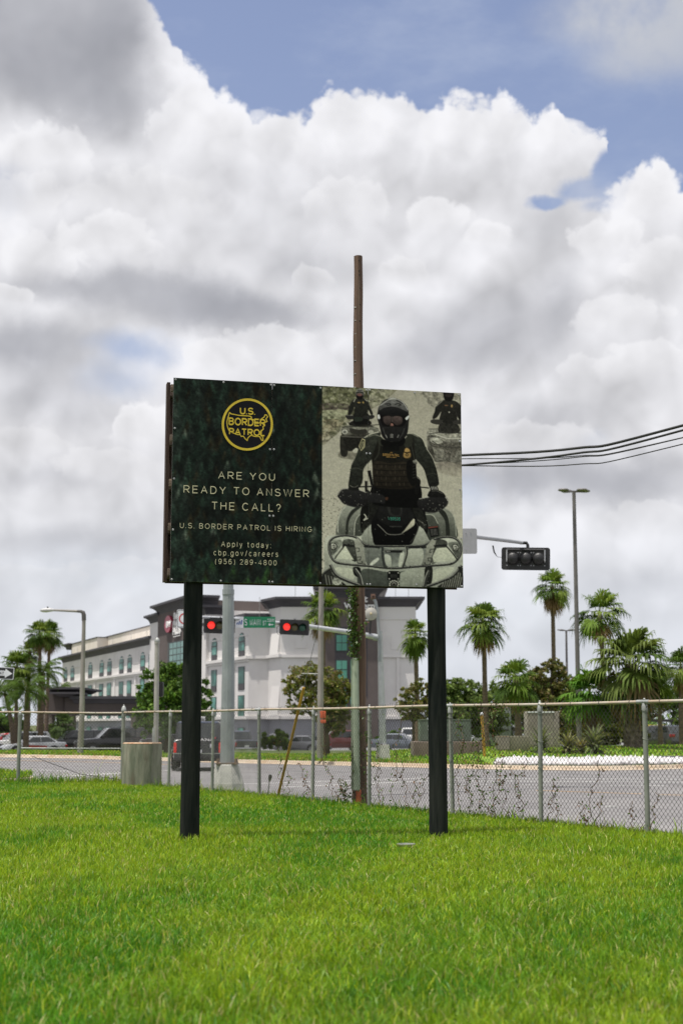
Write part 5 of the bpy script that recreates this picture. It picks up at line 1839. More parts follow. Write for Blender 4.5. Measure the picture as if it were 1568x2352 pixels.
def signal(loc, right, label, w, h, tilt=0.0, back=False, group=None):
    """three-section horizontal signal; right = direction of the viewer's right along the plate, front faces the viewer unless back"""
    right = Vector(right).normalized()
    fr = Vector((right.y, -right.x, 0))            # towards the viewer
    if back:
        fr = -fr
    upv = Vector((0, 0, 1))
    rt = right * math.cos(tilt) + upv * math.sin(tilt)
    ut_ = upv * math.cos(tilt) - right * math.sin(tilt)
    loc = Vector(loc)
    s = thing('traffic_signal', label, 'traffic signal', loc, group=group)

    def P(a, c, d):
        return loc + rt * a + ut_ * c + fr * d
    MB().prism([P(a, c, -0.004) for a, c in rrect(w / 2, h / 2, 0.07)], fr * 0.008).build('backplate', M_sblk, s, smooth=False)
    dx = w * 0.265
    lr = min(0.15, h * 0.25)
    hs = MB()
    for i in (-1, 0, 1):
        c = [P(i * dx + a, b, 0.0) for a, b in rrect(dx * 0.49, lr * 1.22, 0.04, 3)]
        hs.prism(c, fr * 0.05)
        # domed rear shell
        rings = []
        for rr, dd in ((1.18, -0.006), (1.12, -0.07), (0.98, -0.13), (0.7, -0.17), (0.3, -0.19), (0.02, -0.195)):
            rings.append([P(i * dx + lr * rr * math.cos(t), lr * rr * math.sin(t), dd) for t in np.linspace(0, 2 * math.pi, 20, endpoint=False)])
        for q0, q1 in zip(rings[:-1], rings[1:]):
            for j in range(20):
                hs.quad(q0[j], q0[(j + 1) % 20], q1[(j + 1) % 20], q1[j])
    hs.build('housing', M_sblk, s)
    for i, (mt, nm) in zip((-1, 0, 1), ((M_red, 'red_lens'), (M_dlens_y, 'amber_lens'), (M_dlens_g, 'green_lens'))):
        if back:
            i = -i
        lb = MB()
        prev = [P(i * dx + lr * math.cos(t), lr * math.sin(t), 0.056) for t in np.linspace(0, 2 * math.pi, 22, endpoint=False)]
        for rr, dd in ((0.75, 0.075), (0.4, 0.088)):
            cur = [P(i * dx + lr * rr * math.cos(t), lr * rr * math.sin(t), dd) for t in np.linspace(0, 2 * math.pi, 22, endpoint=False)]
            for j in range(22):
                lb.quad(prev[j], prev[(j + 1) % 22], cur[(j + 1) % 22], cur[j])
            prev = cur
        lb.poly(prev)
        lb.build(nm, mt, s)
        vz = MB()
        ts = np.linspace(R(-35), R(215), 20)
        for t0, t1 in zip(ts[:-1], ts[1:]):
            def q_(t, r_, d_):
                return P(i * dx + r_ * math.cos(t), r_ * math.sin(t), d_)
            L0, L1 = 0.09 + 0.2 * max(0, math.sin(t0)), 0.09 + 0.2 * max(0, math.sin(t1))
            vz.quad(q_(t0, lr * 1.08, 0.05), q_(t1, lr * 1.08, 0.05), q_(t1, lr * 1.10, L1), q_(t0, lr * 1.10, L0))
            vz.quad(q_(t0, lr * 1.04, 0.05), q_(t1, lr * 1.04, 0.05), q_(t1, lr * 1.06, L1), q_(t0, lr * 1.06, L0))
        vz.build('visor', M_sblk, s, fix=False)
    if back:
        br = MB()
        for i in (-1, 1):
            e = i * w * 0.39
            br.tube([P(e, h * 0.36, -0.03), P(e, h * 0.36, -0.12), P(e, -h * 0.1, -0.12), P(e, -h * 0.14, -0.05)], 0.018, 8)
        br.build('bracket', M_arm, s)
        sb = MB().tube([P(-w * 0.4, h * 0.38, -0.07), P(w * 0.4, h * 0.38, -0.07)], 0.03, 10)
        sb.build('mounting_tube', M_sblk, s)
        for a in (-0.39, -0.16, -0.11, 0.11, 0.16, 0.39):
            for c in (-0.3, 0.27):
                MB().tube([P(a * w, c * h, -0.004), P(a * w, c * h, -0.02)], 0.014, 8).build('bolt', M_arm, s)
    return s, P


sg_c = W(1206.5, 1283.5, 39.0)
s1, P1 = signal(sg_c, (1, -0.12, 0), 'black traffic signal seen from behind hanging at the end of the near mast arm', 1.33, 0.63, R(-1.5), back=True)
MB().tube([AT + Vector((-0.15, 0, 0)), AT + Vector((0.03, 0, 0)), AT + Vector((0.06, 0, -0.06)), AT + Vector((0.06, -0.03, -0.28))], 0.045, 10).build('hanger', M_sblk, s1)
ca = W(1131, 1253, 38.2)
MB().tube([ca, W(1134, 1268, 38.2), W(1141, 1279, 38.4), W(1150, 1280, 38.8)], [0.02, 0.02, 0.006, 0.006], 8).build('cable', M_black, s1)
# grey sign plate seen from behind on the arm
spt = W(1060, 1244, 37.2)
M_alub = mat('sign_back_aluminium', (0.36, 0.355, 0.37), (0.32, 0.32, 0.33), 0.5, metal=0.3, scale=3)
tsg = thing('road_sign', 'grey back of a road sign on the near mast arm beside the billboard', 'road sign', spt)
sw = (W(1094, 1244, 37.2) - spt).length
hh = (W(1060, 1215, 37.2) - W(1060, 1273, 37.2)).z / 2
MB().prism([(spt.x - 0.32 + a, spt.y - 0.09, spt.z + c) for a, c in [(p + 0.32, r) for p, r in rrect(sw, hh, 0.05)]], (0, -0.006, 0)).build('plate', M_alub, tsg, smooth=False)
rv = MB()
for a, c in ((0.1, 0.22), (0.1, -0.22), (0.22, 0.24)):
    rv.tube([(spt.x + a, spt.y - 0.095, spt.z + c), (spt.x + a, spt.y - 0.11, spt.z + c)], 0.012, 8)
rv.build('rivets', M_screw, tsg)

# ------------------------------------------------------------------ far traffic mast
FDp = 64.0
fz0 = Tz(W(877, 1740, FDp).x, FDp)
fbx = W(879, 1725, FDp).x
m2 = thing('traffic_mast', 'far mast-arm pole on a square concrete footing across the road, arm carrying two red signals', 'traffic mast', (fbx, FDp, fz0))
fb = MB()
zt = W(878, 1710, FDp).z
b0_, b1_ = 0.33, 0.27
fb.v += [(fbx - b0_, FDp - b0_, fz0 - 0.2), (fbx + b0_, FDp - b0_, fz0 - 0.2), (fbx + b0_, FDp + b0_, fz0 - 0.2), (fbx - b0_, FDp + b0_, fz0 - 0.2),
         (fbx - b1_, FDp - b1_, zt), (fbx + b1_, FDp - b1_, zt), (fbx + b1_, FDp + b1_, zt), (fbx - b1_, FDp + b1_, zt)]
fb.f += [(0, 1, 5, 4), (1, 2, 6, 5), (2, 3, 7, 6), (3, 0, 4, 7), (4, 5, 6, 7)]
fb.build('concrete_base', M_conc, m2, smooth=False)
ptop = W(872, 1458, FDp)
MB().tube([(fbx, FDp, zt), (ptop.x, FDp, ptop.z + 0.1)], [0.16, 0.11], 14).tube([(ptop.x, FDp, ptop.z + 0.1), (ptop.x, FDp, ptop.z + 0.16)], 0.125, 14).build('pole', M_arm, m2)
TIP = W(452, 1417, 57.0)
J0 = W(868, 1464, FDp - 0.05)
apts = [J0, W(800, 1452, 62.9), W(710, 1439, 61.4), W(640, 1431.5, 60.2), W(545, 1422, 58.6), TIP]
MB().tube(apts, [0.125, 0.112, 0.095, 0.085, 0.07, 0.06], 12).build('arm', M_arm, m2)
MB().tube([W(857, 1463, FDp - 0.2), W(868, 1464.5, FDp - 0.2)], 0.15, 14).build('clamp', M_mast, m2)
# upright bent pipe with a lamp box and a round white dish
MB().tube([W(872, 1520, FDp - 0.3), W(871, 1470, FDp - 0.3), W(866, 1405, FDp - 0.3), W(862, 1382, FDp - 0.3), W(858, 1376, FDp - 0.3)], 0.07, 10).build('conduit', M_mast, m2)
lb = W(856.5, 1371, FDp - 0.3)
MB().box(lb.x - 0.1, lb.x + 0.1, lb.y - 0.12, lb.y + 0.12, lb.z - 0.1, lb.z + 0.12).build('sensor_box', mat('brown_box', (0.12, 0.06, 0.035), None, 0.6), m2, bevel=0.015)
MB().tube([(lb.x, lb.y - 0.12, lb.z), (lb.x, lb.y - 0.14, lb.z)], 0.04, 10).build('sensor_eye', M_hole, m2)
dcn = W(851.5, 1410, FDp - 0.6)
dm = MB().lathe([(0.02, -0.12), (0.18, -0.10), (0.28, -0.05), (0.285, 0.04), (0.26, 0.08), (0.10, 0.10), (0.02, 0.105)], dcn, 24, 'y')
dsh = dm.build('dish', mat('cream_plastic', (0.36, 0.35, 0.31), (0.30, 0.29, 0.26), 0.5), m2)
MB().lathe([(0.06, -0.02), (0.05, -0.12), (0.015, -0.14)], dcn + Vector((0, -0.04, 0)), 12, 'y').build('dish_hub', mat('amber_glass', (0.5, 0.42, 0.25), None, 0.3), m2)
MB().tube([dcn + Vector((0.0, 0.1, -0.2)), W(848.5, 1462, FDp - 0.4)], 0.04, 8).build('dish_stem', M_sblk, m2)
hx = W(880, 1600, FDp)
MB().box(hx.x - 0.04, hx.x + 0.1, FDp - 0.26, FDp - 0.16, W(0, 1640, FDp).z, W(0, 1620, FDp).z).build('junction_box', M_mast, m2)


def arm_at(D):
    for a, b in zip(apts[:-1], apts[1:]):
        if b.y <= D <= a.y:
            return a.lerp(b, (D - a.y) / (b.y - a.y))


rt2 = (apts[2] - apts[4])
rt2.z = 0
c1 = W(676, 1441, 60.15)
c2_ = W(504, 1437, 57.5)
s2, P2 = signal(c1, (1, 0.16, 0), 'traffic signal showing red right of the green street sign, red lens fully visible', 1.26, 0.64, R(-2.0), group='red traffic signals on the far arm')
s3, P3 = signal(c2_, (1, 0.16, 0), 'traffic signal showing red between the left billboard post and the green street sign', 1.26, 0.64, R(-1.5), group='red traffic signals on the far arm')
for s_, cc in ((s2, c1), (s3, c2_)):
    ar = arm_at(cc.y)
    MB().tube([cc + Vector((0, 0.05, 0.15)), cc + Vector((0, 0.30, 0.30)), Vector((cc.x, cc.y + 0.42, cc.z + 0.36))], 0.05, 8).build('hanger', M_sblk, s_)
    MB().tube([cc + Vector((-0.62, 0.02, 0.1)), cc + Vector((-0.74, 0.02, 0.0)), cc + Vector((-0.72, 0.02, -0.25)), cc + Vector((-0.66, 0.02, -0.3))], 0.012, 6).build('cable', M_black, s_)
# street name sign
M_sgreen = mat('sign_green', (0.005, 0.20, 0.085), (0.004, 0.17, 0.07), 0.45, scale=3)
M_swhite = mat('sign_white', (0.72, 0.73, 0.75), (0.62, 0.64, 0.68), 0.45, scale=3)
M_sblue = mat('sign_blue', (0.03, 0.09, 0.32), None, 0.45)
q0, q1 = W(540, 1437, 58.9), W(632, 1443.5, 59.5)
sx_ = (q1 - q0)
sx_.z = 0
sL = sx_.length
sx_.normalize()
sn = Vector((sx_.y, -sx_.x, 0))
u0 = W(540, 1417, 58.9)
sH = W(583, 1415, 59.1).z - W(583, 1440.5, 59.1).z
ss = thing('street_sign', 'green street name sign with white lettering on the far signal arm', 'street sign', (q0 + q1) / 2)
ctr0 = W(540, 1429, 58.55)
ctr1 = W(632, 1429.5, 59.15)
zc0 = (ctr0.z + ctr1.z) / 2 + 0.0
tl = R(-2.5)


def SP(a, c, d=0.0):
    """a along the sign 0..1, c up in metres from the middle"""
    p = ctr0.lerp(ctr1, a)
    return Vector((p.x, p.y, p.z + c)) + sn * d


MB().prism([SP(0.21, -sH / 2), SP(1.0, -sH / 2), SP(1.0, sH / 2), SP(0.21, sH / 2)], sn * 0.006).build('plate', M_sgreen, ss, smooth=False)
MB().prism([SP(0.0, -sH / 2), SP(0.207, -sH / 2), SP(0.207, sH / 2), SP(0.0, sH / 2)], sn * 0.006).build('logo_plate', M_swhite, ss, smooth=False)
lg = MB()
for k in range(3):
    a = 0.028 + k * 0.052
    h_ = 0.06 + 0.05 * k
    lg.poly([SP(a, -0.1, 0.009), SP(a + 0.036, -0.1, 0.009), SP(a + 0.05, -0.1 + h_ + 0.05, 0.009), SP(a + 0.018, -0.1 + h_ + 0.02, 0.009)])
lg.build('logo', M_sblue, ss, fix=False, smooth=False)
pen_text('S', SP(0.235, -sH * 0.3, 0.01), SP(0.295, -sH * 0.3, 0.01), (0, 0, sH * 0.6), M_swhite, ss, 0.135)
pen_text('MAIN', SP(0.37, -sH * 0.3, 0.01), SP(0.63, -sH * 0.3, 0.01), (0, 0, sH * 0.6), M_swhite, ss, 0.135)
pen_text('ST', SP(0.685, -sH * 0.28, 0.01), SP(0.775, -sH * 0.28, 0.01), (0, 0, sH * 0.42), M_swhite, ss, 0.135, 0.3)
pen_text('2300', SP(0.80, sH * 0.04, 0.01), SP(0.965, sH * 0.04, 0.01), (0, 0, sH * 0.28), M_swhite, ss, 0.15, 0.2)
aw = MB()
aw.poly([SP(0.95, -sH * 0.24, 0.01), SP(0.95, -sH * 0.17, 0.01), SP(0.87, -sH * 0.17, 0.01), SP(0.87, -sH * 0.24, 0.01)])
aw.poly([SP(0.87, -sH * 0.34, 0.01), SP(0.87, -sH * 0.07, 0.01), SP(0.82, -sH * 0.205, 0.01)])
aw.build('arrow', M_swhite, ss, fix=False, smooth=False)
# turn-ban sign half hidden behind the billboard post
tb_ = W(424, 1421, 56.2)
ts_ = thing('road_sign', 'white sign with a red ring, mostly hidden by the left billboard post', 'road sign', tb_)
MB().prism([(tb_.x + a, tb_.y, tb_.z + c) for a, c in rrect(0.30, 0.36, 0.05)], (0, 0.006, 0)).build('plate', M_swhite, ts_, smooth=False)
MB().prism([(tb_.x + a, tb_.y - 0.003, tb_.z + c) for a, c in rrect(0.275, 0.335, 0.04)], (0, 0.002, 0)).build('border', M_sblk, ts_, smooth=False)
MB().prism([(tb_.x + a, tb_.y - 0.006, tb_.z + c) for a, c in rrect(0.255, 0.315, 0.03)], (0, 0.002, 0)).build('face', M_swhite, ts_, smooth=False)
M_sred = mat('sign_red', (0.5, 0.02, 0.02), None, 0.45)
rg = MB()
for k in range(28):
    t0, t1 = 2 * math.pi * k / 28, 2 * math.pi * (k + 1) / 28
    rg.quad(*[(tb_.x + r_ * math.cos(t), tb_.y - 0.009, tb_.z + r_ * math.sin(t)) for r_, t in ((0.22, t0), (0.22, t1), (0.17, t1), (0.17, t0))])
rg.build('red_ring', M_sred, ts_, fix=False)

# ------------------------------------------------------------------ other poles across the road
M_lamp = mat('aged_pole_paint', (0.20, 0.185, 0.165), (0.25, 0.235, 0.21), 0.7, scale=3, stretch=(1, 1, 0.4))
LD = 77.0
lz = Tz(W(186, 1720, LD).x, LD)
pts = [(188.5, 1640), (191, 1520), (193, 1440), (193.2, 1418)]
base = Vector((W(185, 1722, LD).x, LD, lz))
sl_ = thing('street_lamp', 'cobra-head street lamp reaching left over the verge, beside the palms', 'street lamp', base)
MB().tube([base - Vector((0, 0, 0.2))] + [W(x, y, LD) for x, y in pts], [0.17, 0.145, 0.115, 0.10, 0.10], 10).build('pole', M_lamp, sl_)
MB().tube([W(193.2, 1425, LD), W(193, 1412, LD), W(191, 1406.5, LD), W(187, 1404.5, LD), W(178, 1404, LD)], [0.12, 0.12, 0.115, 0.09, 0.075], 10).build('bend', mat('dark_bend', (0.08, 0.075, 0.07), None, 0.6), sl_)
MB().tube([W(181, 1404, LD), W(122, 1401.5, LD)], [0.07, 0.055], 8).build('arm', M_lamp, sl_)
h0, h1 = W(124, 1401.5, LD), W(93, 1402, LD)
hd = MB()
rings = []
for t, wv, zu, zd in ((0, 0.07, 0.06, 0.06), (0.2, 0.12, 0.12, 0.08), (0.55, 0.17, 0.13, 0.12), (0.85, 0.15, 0.09, 0.10), (1.0, 0.05, 0.03, 0.05)):
    c = h0.lerp(h1, t)
    rings.append([(c.x, c.y + wv * math.cos(a), c.z + (zu if math.sin(a) > 0 else zd) * math.sin(a)) for a in np.linspace(0, 2 * math.pi, 14, endpoint=False)])
for a, b in zip(rings[:-1], rings[1:]):
    for j in range(14):
        hd.quad(a[j], a[(j + 1) % 14], b[(j + 1) % 14], b[j])
hd.poly(rings[0])
hd.poly(rings[-1])
hh_ = hd.build('lamp_head', mat('lamp_head_grey', (0.42, 0.42, 0.42), (0.36, 0.36, 0.36), 0.5), sl_)
MB().tube([h0.lerp(h1, 0.45) + Vector((0, 0, 0.1)), h0.lerp(h1, 0.45) + Vector((0, 0, 0.2))], 0.045, 10).build('photocell', M_sblk, hh_)

# one-way sign at the left edge
ow = W(-3, 1545.5, 42.0)
os_ = thing('one_way_sign', 'black sign with a white arrow pointing right at the left edge of the picture', 'road sign', (ow.x, ow.y, Tz(ow.x, ow.y)))
ot = R(-3.5)


def OP(a, c, d=0.0):
    return Vector((ow.x + a * math.cos(ot) - c * math.sin(ot), ow.y - d, ow.z + a * math.sin(ot) + c * math.cos(ot)))


MB().prism([OP(a, c) for a, c in rrect(0.455, 0.175, 0.03)], (0, 0.006, 0)).build('plate', M_swhite, os_, smooth=False)
MB().prism([OP(a, c, 0.003) for a, c in rrect(0.437, 0.157, 0.024)], (0, 0.001, 0)).build('face', M_sblk, os_, smooth=False)
MB().poly([OP(a, c, 0.006) for a, c in ((-0.41, 0.075), (0.20, 0.075), (0.20, 0.135), (0.41, 0.0), (0.20, -0.135), (0.20, -0.075), (-0.41, -0.075), (-0.37, 0.0))]).build('arrow', M_swhite, os_, fix=False, smooth=False)
put_text('ONE WAY', OP(-0.31, -0.05, 0.009), OP(0.17, -0.05, 0.009), OP(0, 0.10) - OP(0, 0), M_sblk, os_, 0.012)
MB().tube([(ow.x - 0.25, ow.y + 0.04, ROAD_Z), (ow.x - 0.25, ow.y + 0.04, ow.z + 0.15)], 0.03, 10).build('post', M_galv, os_)

# pedestrian signal pole
PD = 36.5
pz = W(0, 1466, PD).z
pp = Vector((W(360.5, 1640, PD).x, PD, ROAD_Z))
ps = thing('pedestrian_pole', 'grey pedestrian signal pole with a ball cap behind the fence corner', 'signal pole', pp)
ptx = W(361, 1480, PD).x
MB().tube([pp, Vector((ptx, PD, pz - 0.1))], [0.066, 0.06], 14).tube([(ptx, PD, pz - 0.14), (ptx, PD, pz - 0.08)], 0.068, 14).build('pole', mat('pale_zinc_pole', (0.38, 0.36, 0.33), (0.30, 0.28, 0.26), 0.55, scale=4), ps)
MB().lathe([(0.068, -0.08), (0.072, -0.05), (0.055, 0.0), (0.03, 0.03), (0.004, 0.04)], (ptx, PD, pz - 0.02), 14).build('cap', M_galv, ps)
pc = W(363, 1583, PD + 0.15)
sgb = MB().prism([(pc.x + a, pc.y, pc.z + c) for a, c in rrect(0.125, 0.19, 0.04)], (0, 0.2, 0)).build('signal_head', M_sblk, ps)
MB().tube([(pc.x - 0.02, PD, pc.z + 0.12), (pc.x, pc.y + 0.05, pc.z + 0.12)], 0.02, 8).build('bracket', M_galv, ps)
MB().box(pp.x - 0.1, pp.x - 0.03, PD - 0.06, PD + 0.03, ROAD_Z + 0.1, W(0, 1672, PD).z).build('pole_base', M_galv, ps, bevel=0.01)

# tall grey pole with orange plates
QD = 65.0
qz = Tz(W(735, 1738, QD).x, QD)
qb = W(735, 1738, QD)
qt = W(738.5, 1200, QD)
gp = thing('service_pole', 'tall square grey pole on the far verge with a short bracket arm', 'pole', (qb.x, QD, qz))
MB().tube([(qb.x, QD, qz - 0.2), (qt.x, QD, qt.z)], [0.155, 0.10], 8).build('pole', M_lamp, gp, angle=20)
MB().tube([W(739, 1548, QD), W(693, 1547, QD)], 0.022, 6).build('bracket_arm', M_galv, gp)
op_ = W(742, 1640, QD - 0.4)
M_plate = mat('orange_plate', (0.60, 0.11, 0.04), (0.52, 0.10, 0.04), 0.6)
oz = Tz(W(744, 1735, QD - 0.4).x, QD - 0.4)
og = thing('orange_sign', 'small bright orange sign in two plates on a thin dark post by the grey pole', 'sign', (op_.x + 0.06, QD - 0.4, oz))
a_, b_ = W(735, 1633, QD - 0.4), W(748, 1650, QD - 0.4)
MB().box(a_.x, b_.x, a_.y - 0.01, a_.y + 0.01, b_.z, a_.z).build('upper_plate', M_plate, og, bevel=0.004)
a_, b_ = W(736, 1653, QD - 0.4), W(748, 1661, QD - 0.4)
MB().box(a_.x, b_.x, a_.y - 0.01, a_.y + 0.01, b_.z, a_.z).build('lower_plate', M_plate, og, bevel=0.004)
MB().tube([(op_.x + 0.15, QD - 0.38, oz - 0.1), (op_.x, QD - 0.38, op_.z + 0.1)], 0.035, 6).build('post', M_plank, og)

# car-park light poles
M_dkpole = mat('dark_bronze_pole', (0.10, 0.092, 0.09), (0.13, 0.12, 0.115), 0.6, scale=2)


def lot_light(px_t, py_t, px_b, D, s, label):
    t = W(px_t, py_t, D)
    b = W(px_b, 1690, D)
    z = Tz(b.x, D)
    o = thing('parking_light', label, 'light pole', (b.x, D, z), group='car park light poles')
    MB().tube([(b.x, D, z), (t.x, D, t.z)], [0.12 * s, 0.085 * s], 10).build('pole', M_dkpole, o)
    MB().box(t.x - 0.5 * s, t.x + 0.5 * s, D - 0.05 * s, D + 0.05 * s, t.z - 0.02, t.z + 0.06 * s).build('crossarm', M_dkpole, o)
    for dx, dy in ((-0.53, -0.18), (-0.32, 0.2), (0.36, -0.2), (0.55, 0.16)):
        c = Vector((t.x + dx * s, D + dy * s, t.z + 0.06 * s))
        MB().lathe([(0.05 * s, 0.07 * s), (0.24 * s, 0.05 * s), (0.27 * s, 0.0), (0.22 * s, -0.035 * s), (0.05 * s, -0.045 * s)], c, 16).build('lamp_head', M_dkpole, o)


lot_light(1317, 1130, 1329, 78, 1.15, 'tall dark car park light pole with four flat lamp heads above the palms')
lot_light(1299.5, 1449, 1303, 150, 1.25, 'small distant car park light pole left of the tall one')

# ------------------------------------------------------------------ hotel across the road
M_stucco = mat('white_stucco', (0.60, 0.58, 0.565), (0.66, 0.64, 0.625), 0.9, scale=0.25, bump=0.05, bscale=8, spec=0.2)
M_stucco2 = mat('cream_stucco', (0.66, 0.60, 0.53), (0.72, 0.66, 0.60), 0.9, scale=0.3, spec=0.2)
M_taupe = mat('taupe_stucco', (0.105, 0.088, 0.083), (0.125, 0.105, 0.10), 0.9, scale=0.3, spec=0.2)
M_corn = mat('slate_cornice', (0.048, 0.046, 0.054), (0.062, 0.058, 0.066), 0.7, scale=0.5)
M_greyb = mat('grey_base_wall', (0.25, 0.255, 0.28), (0.29, 0.295, 0.32), 0.9, scale=0.3)
M_glass = mat('teal_window_glass', (0.085, 0.27, 0.225), (0.02, 0.085, 0.07), 0.35, scale=0.5, spec=0.3, lo=0.42, hi=0.58, third=((0.22, 0.34, 0.30), 0.9, 0.6, 0.68))
M_spand = mat('dark_spandrel', (0.035, 0.03, 0.036), (0.045, 0.04, 0.046), 0.5)
M_wframe = mat('window_frame_dark', (0.03, 0.04, 0.04), None, 0.5)
M_stone = mat('stone_cladding', (0.25, 0.21, 0.18), (0.40, 0.36, 0.31), 0.9, scale=3.0, bump=0.5)

HB = 150.0                                   # depth at the near corner of the long side
cB = slope(571, 1511)
ZL = EYE + cB[1] * HB                        # height of the ledge under the top storey
HA = (ZL - EYE) / slope(143, 1571)[1]
QA = Vector((slope(143, 1571)[0] * HA, HA))
QB = Vector((cB[0] * HB, HB))
HL = (QB - QA).length
HD = (QB - QA) / HL
HN = Vector((HD.y, -HD.x))
if HN.y > 0:
    HN = -HN                                 # outwards, towards the viewer and the left


def side_t(px, off=0.0):
    """distance along the long side where the sight line of picture column px meets it"""
    a, _ = slope(px, 1540)
    o = QA + HN * off
    D = (o.x * HD.y - o.y * HD.x) / (a * HD.y - HD.x)
    p = Vector((a * D, D))
    return (p - o).dot(HD), D


def side(t, z, off=0.0):
    p = QA + HD * t + HN * off
    return Vector((p.x, p.y, z))


def side_z(px, py, off=0.0):
    t, D = side_t(px, off)
    return EYE + slope(px, py)[1] * D


hotel = thing('hotel', 'white four-storey hotel with dark cornices, brown towers and arched green windows across the road', 'hotel', (QB.x, QB.y, Tz(QB.x, QB.y)))
GZ = -1.4
ZC = side_z(540, 1417)                        # top of the cornice of the long side
Z4 = ZL
ZG = EYE + slope(560, 1652)[1] * side_t(560)[1]   # top of the grey ground floor


def wall_box(name, t0, t1, z0, z1, o0, o1, m):
    b = MB()
    b.obox(side((t0 + t1) / 2, (z0 + z1) / 2, (o0 + o1) / 2), (HD.x * (t1 - t0) / 2, HD.y * (t1 - t0) / 2, 0), (HN.x * (o1 - o0) / 2, HN.y * (o1 - o0) / 2, 0), (0, 0, (z1 - z0) / 2))
    return b.build(name, m, hotel, smooth=False)


def cornice(name, t0, t1, ztop, o, h=1.05, d=0.75, ends=True):
    """flaring dark cornice along the long side with mitred returns"""
    b = MB()
    prof = [(0.02, -h), (0.06, -h * 0.86), (0.30 * d, -h * 0.55), (0.62 * d, -h * 0.34), (d, -h * 0.24), (d, 0.0)]
    e = 1 if ends else 0
    for (a0, z0), (a1, z1) in zip(prof[:-1], prof[1:]):
        b.quad(side(t0 - a0 * e, ztop + z0, o + a0), side(t1 + a0 * e, ztop + z0, o + a0), side(t1 + a1 * e, ztop + z1, o + a1), side(t0 - a1 * e, ztop + z1, o + a1))
        if ends:
            for tt, sg in ((t0, -1), (t1, 1)):
                b.quad(side(tt + sg * a0, ztop + z0, o + a0), side(tt + sg * a0, ztop + z0, o - 3), side(tt + sg * a1, ztop + z1, o - 3), side(tt + sg * a1, ztop + z1, o + a1))
    b.quad(side(t0 - d * e, ztop, o + d), side(t1 + d * e, ztop, o + d), side(t1 + d * e, ztop, o - 3), side(t0 - d * e, ztop, o - 3))
    return b.build(name, M_corn, hotel, smooth=False, fix=False)


tEnd = HL
wall_box('wall', 0.0, tEnd, ZG + 0.2, ZC - 0.6, -16, 0.0, M_stucco)
wall_box('ground_floor_wall', 0.02, tEnd - 0.02, GZ, ZG + 0.2, -16, -0.08, M_greyb)
# pale ledges
wall_box('ledge', -0.15, tEnd + 0.15, ZL - 0.10, ZL + 0.22, 0.0, 0.32, M_stucco)
wall_box('ledge', -0.1, tEnd + 0.1, ZL - 0.36, ZL - 0.10, 0.0, 0.16, M_stucco)
wall_box('ledge', -0.1, tEnd + 0.1, ZG, ZG + 0.32, 0.0, 0.22, M_stucco)
wall_box('string_course', 0.0, tEnd, ZC - 2.25, ZC - 2.12, 0.0, 0.07, M_stucco)
tTL, _ = side_t(349)
tT0, _ = side_t(374)
tT1, _ = side_t(456)
tTR, _ = side_t(479)
cornice('cornice', 0.0, tTL, ZC, 0.0)
cornice('cornice', tTR, tEnd, ZC, 0.0)
# brown tower with white shoulders
zsh = side_z(349, 1415)
zsr = side_z(478, 1391)
ztw = side_z(420, 1374.5, 0.6)
wall_box('shoulder_wall', tTL, tT0, ZG + 0.3, zsh - 0.5, -9, 0.35, M_stucco)
wall_box('shoulder_wall', tT1, tTR, ZG + 0.3, zsr - 0.5, -9, 0.35, M_stucco)
wall_box('tower_wall', tT0, tT1, GZ, ztw - 0.5, -9, 0.75, M_taupe)
cornice('cornice', tTL, tT0, zsh, 0.35)
cornice('cornice', tT1, tTR, zsr, 0.35)
cornice('cornice', tT0, tT1, ztw, 0.75, 1.15, 0.9)


def side_window(px, pw, arched, py_top, py_bot, off=0.0, spandrel=0.24, grey=False):
    t0, t1 = side_t(px - pw / 2, off)[0], side_t(px + pw / 2, off)[0]
    z1, z0 = side_z(px, py_top, off), side_z(px, py_bot, off)
    w = t1 - t0
    tc, hw = (t0 + t1) / 2, (t1 - t0) / 2
    fr = MB()
    pts = [(t0, z0), (t1, z0)]
    if arched:
        for k in range(11):
            th = math.pi * k / 10
            pts.append((tc + hw * math.cos(th), z1 - min(hw, 0.9) + min(hw, 0.9) * math.sin(th)))
    else:
        pts += [(t1, z1), (t0, z1)]
    fr.prism([side(a, z, off + 0.004) for a, z in pts], HN.to_3d() * 0.03)
    f = fr.build('window', M_wframe, hotel, smooth=False)
    zs = z0 + (z1 - z0) * spandrel
    g = MB()
    i = w * 0.09
    gp = [(t0 + i, zs + 0.06), (t1 - i, zs + 0.06)]
    if arched:
        zz = z1 - min(hw, 0.9) - 0.15
        g.poly([side(a, z, off + 0.05) for a, z in gp + [(t1 - i, zz), (t0 + i, zz)]])
        top = [(tc + (hw - i) * math.cos(math.pi * k / 10), z1 - min(hw, 0.9) + (min(hw, 0.9) - 0.1) * math.sin(math.pi * k / 10)) for k in range(11)]
        g.poly([side(a, z, off + 0.05) for a, z in top])
    else:
        zt_ = z1 - 0.08
        g.poly([side(a, z, off + 0.05) for a, z in gp + [(t1 - i, zt_), (t0 + i, zt_)]])
    g.build('pane', M_glass, f, smooth=False, fix=False)
    if spandrel > 0.05:
        s = MB()
        s.poly([side(a, z, off + 0.055) for a, z in ((t0 + i * 0.5, z0 + 0.03), (t1 - i * 0.5, z0 + 0.03), (t1 - i * 0.5, zs), (t0 + i * 0.5, zs))])
        s.build('spandrel', M_spand, f, smooth=False, fix=False)


# picture columns and the rows of sills there
wins = [(151.5, 8.2), (167.3, 8.8), (190.5, 9.0), (208, 9.4), (234, 9.8), (252, 10.0), (279.5, 10.2), (298, 10.4), (328, 11.0), (346, 9.0), (492, 13.0), (555, 14.6)]


def zrow(px, z):
    t, D = side_t(px)
    return z


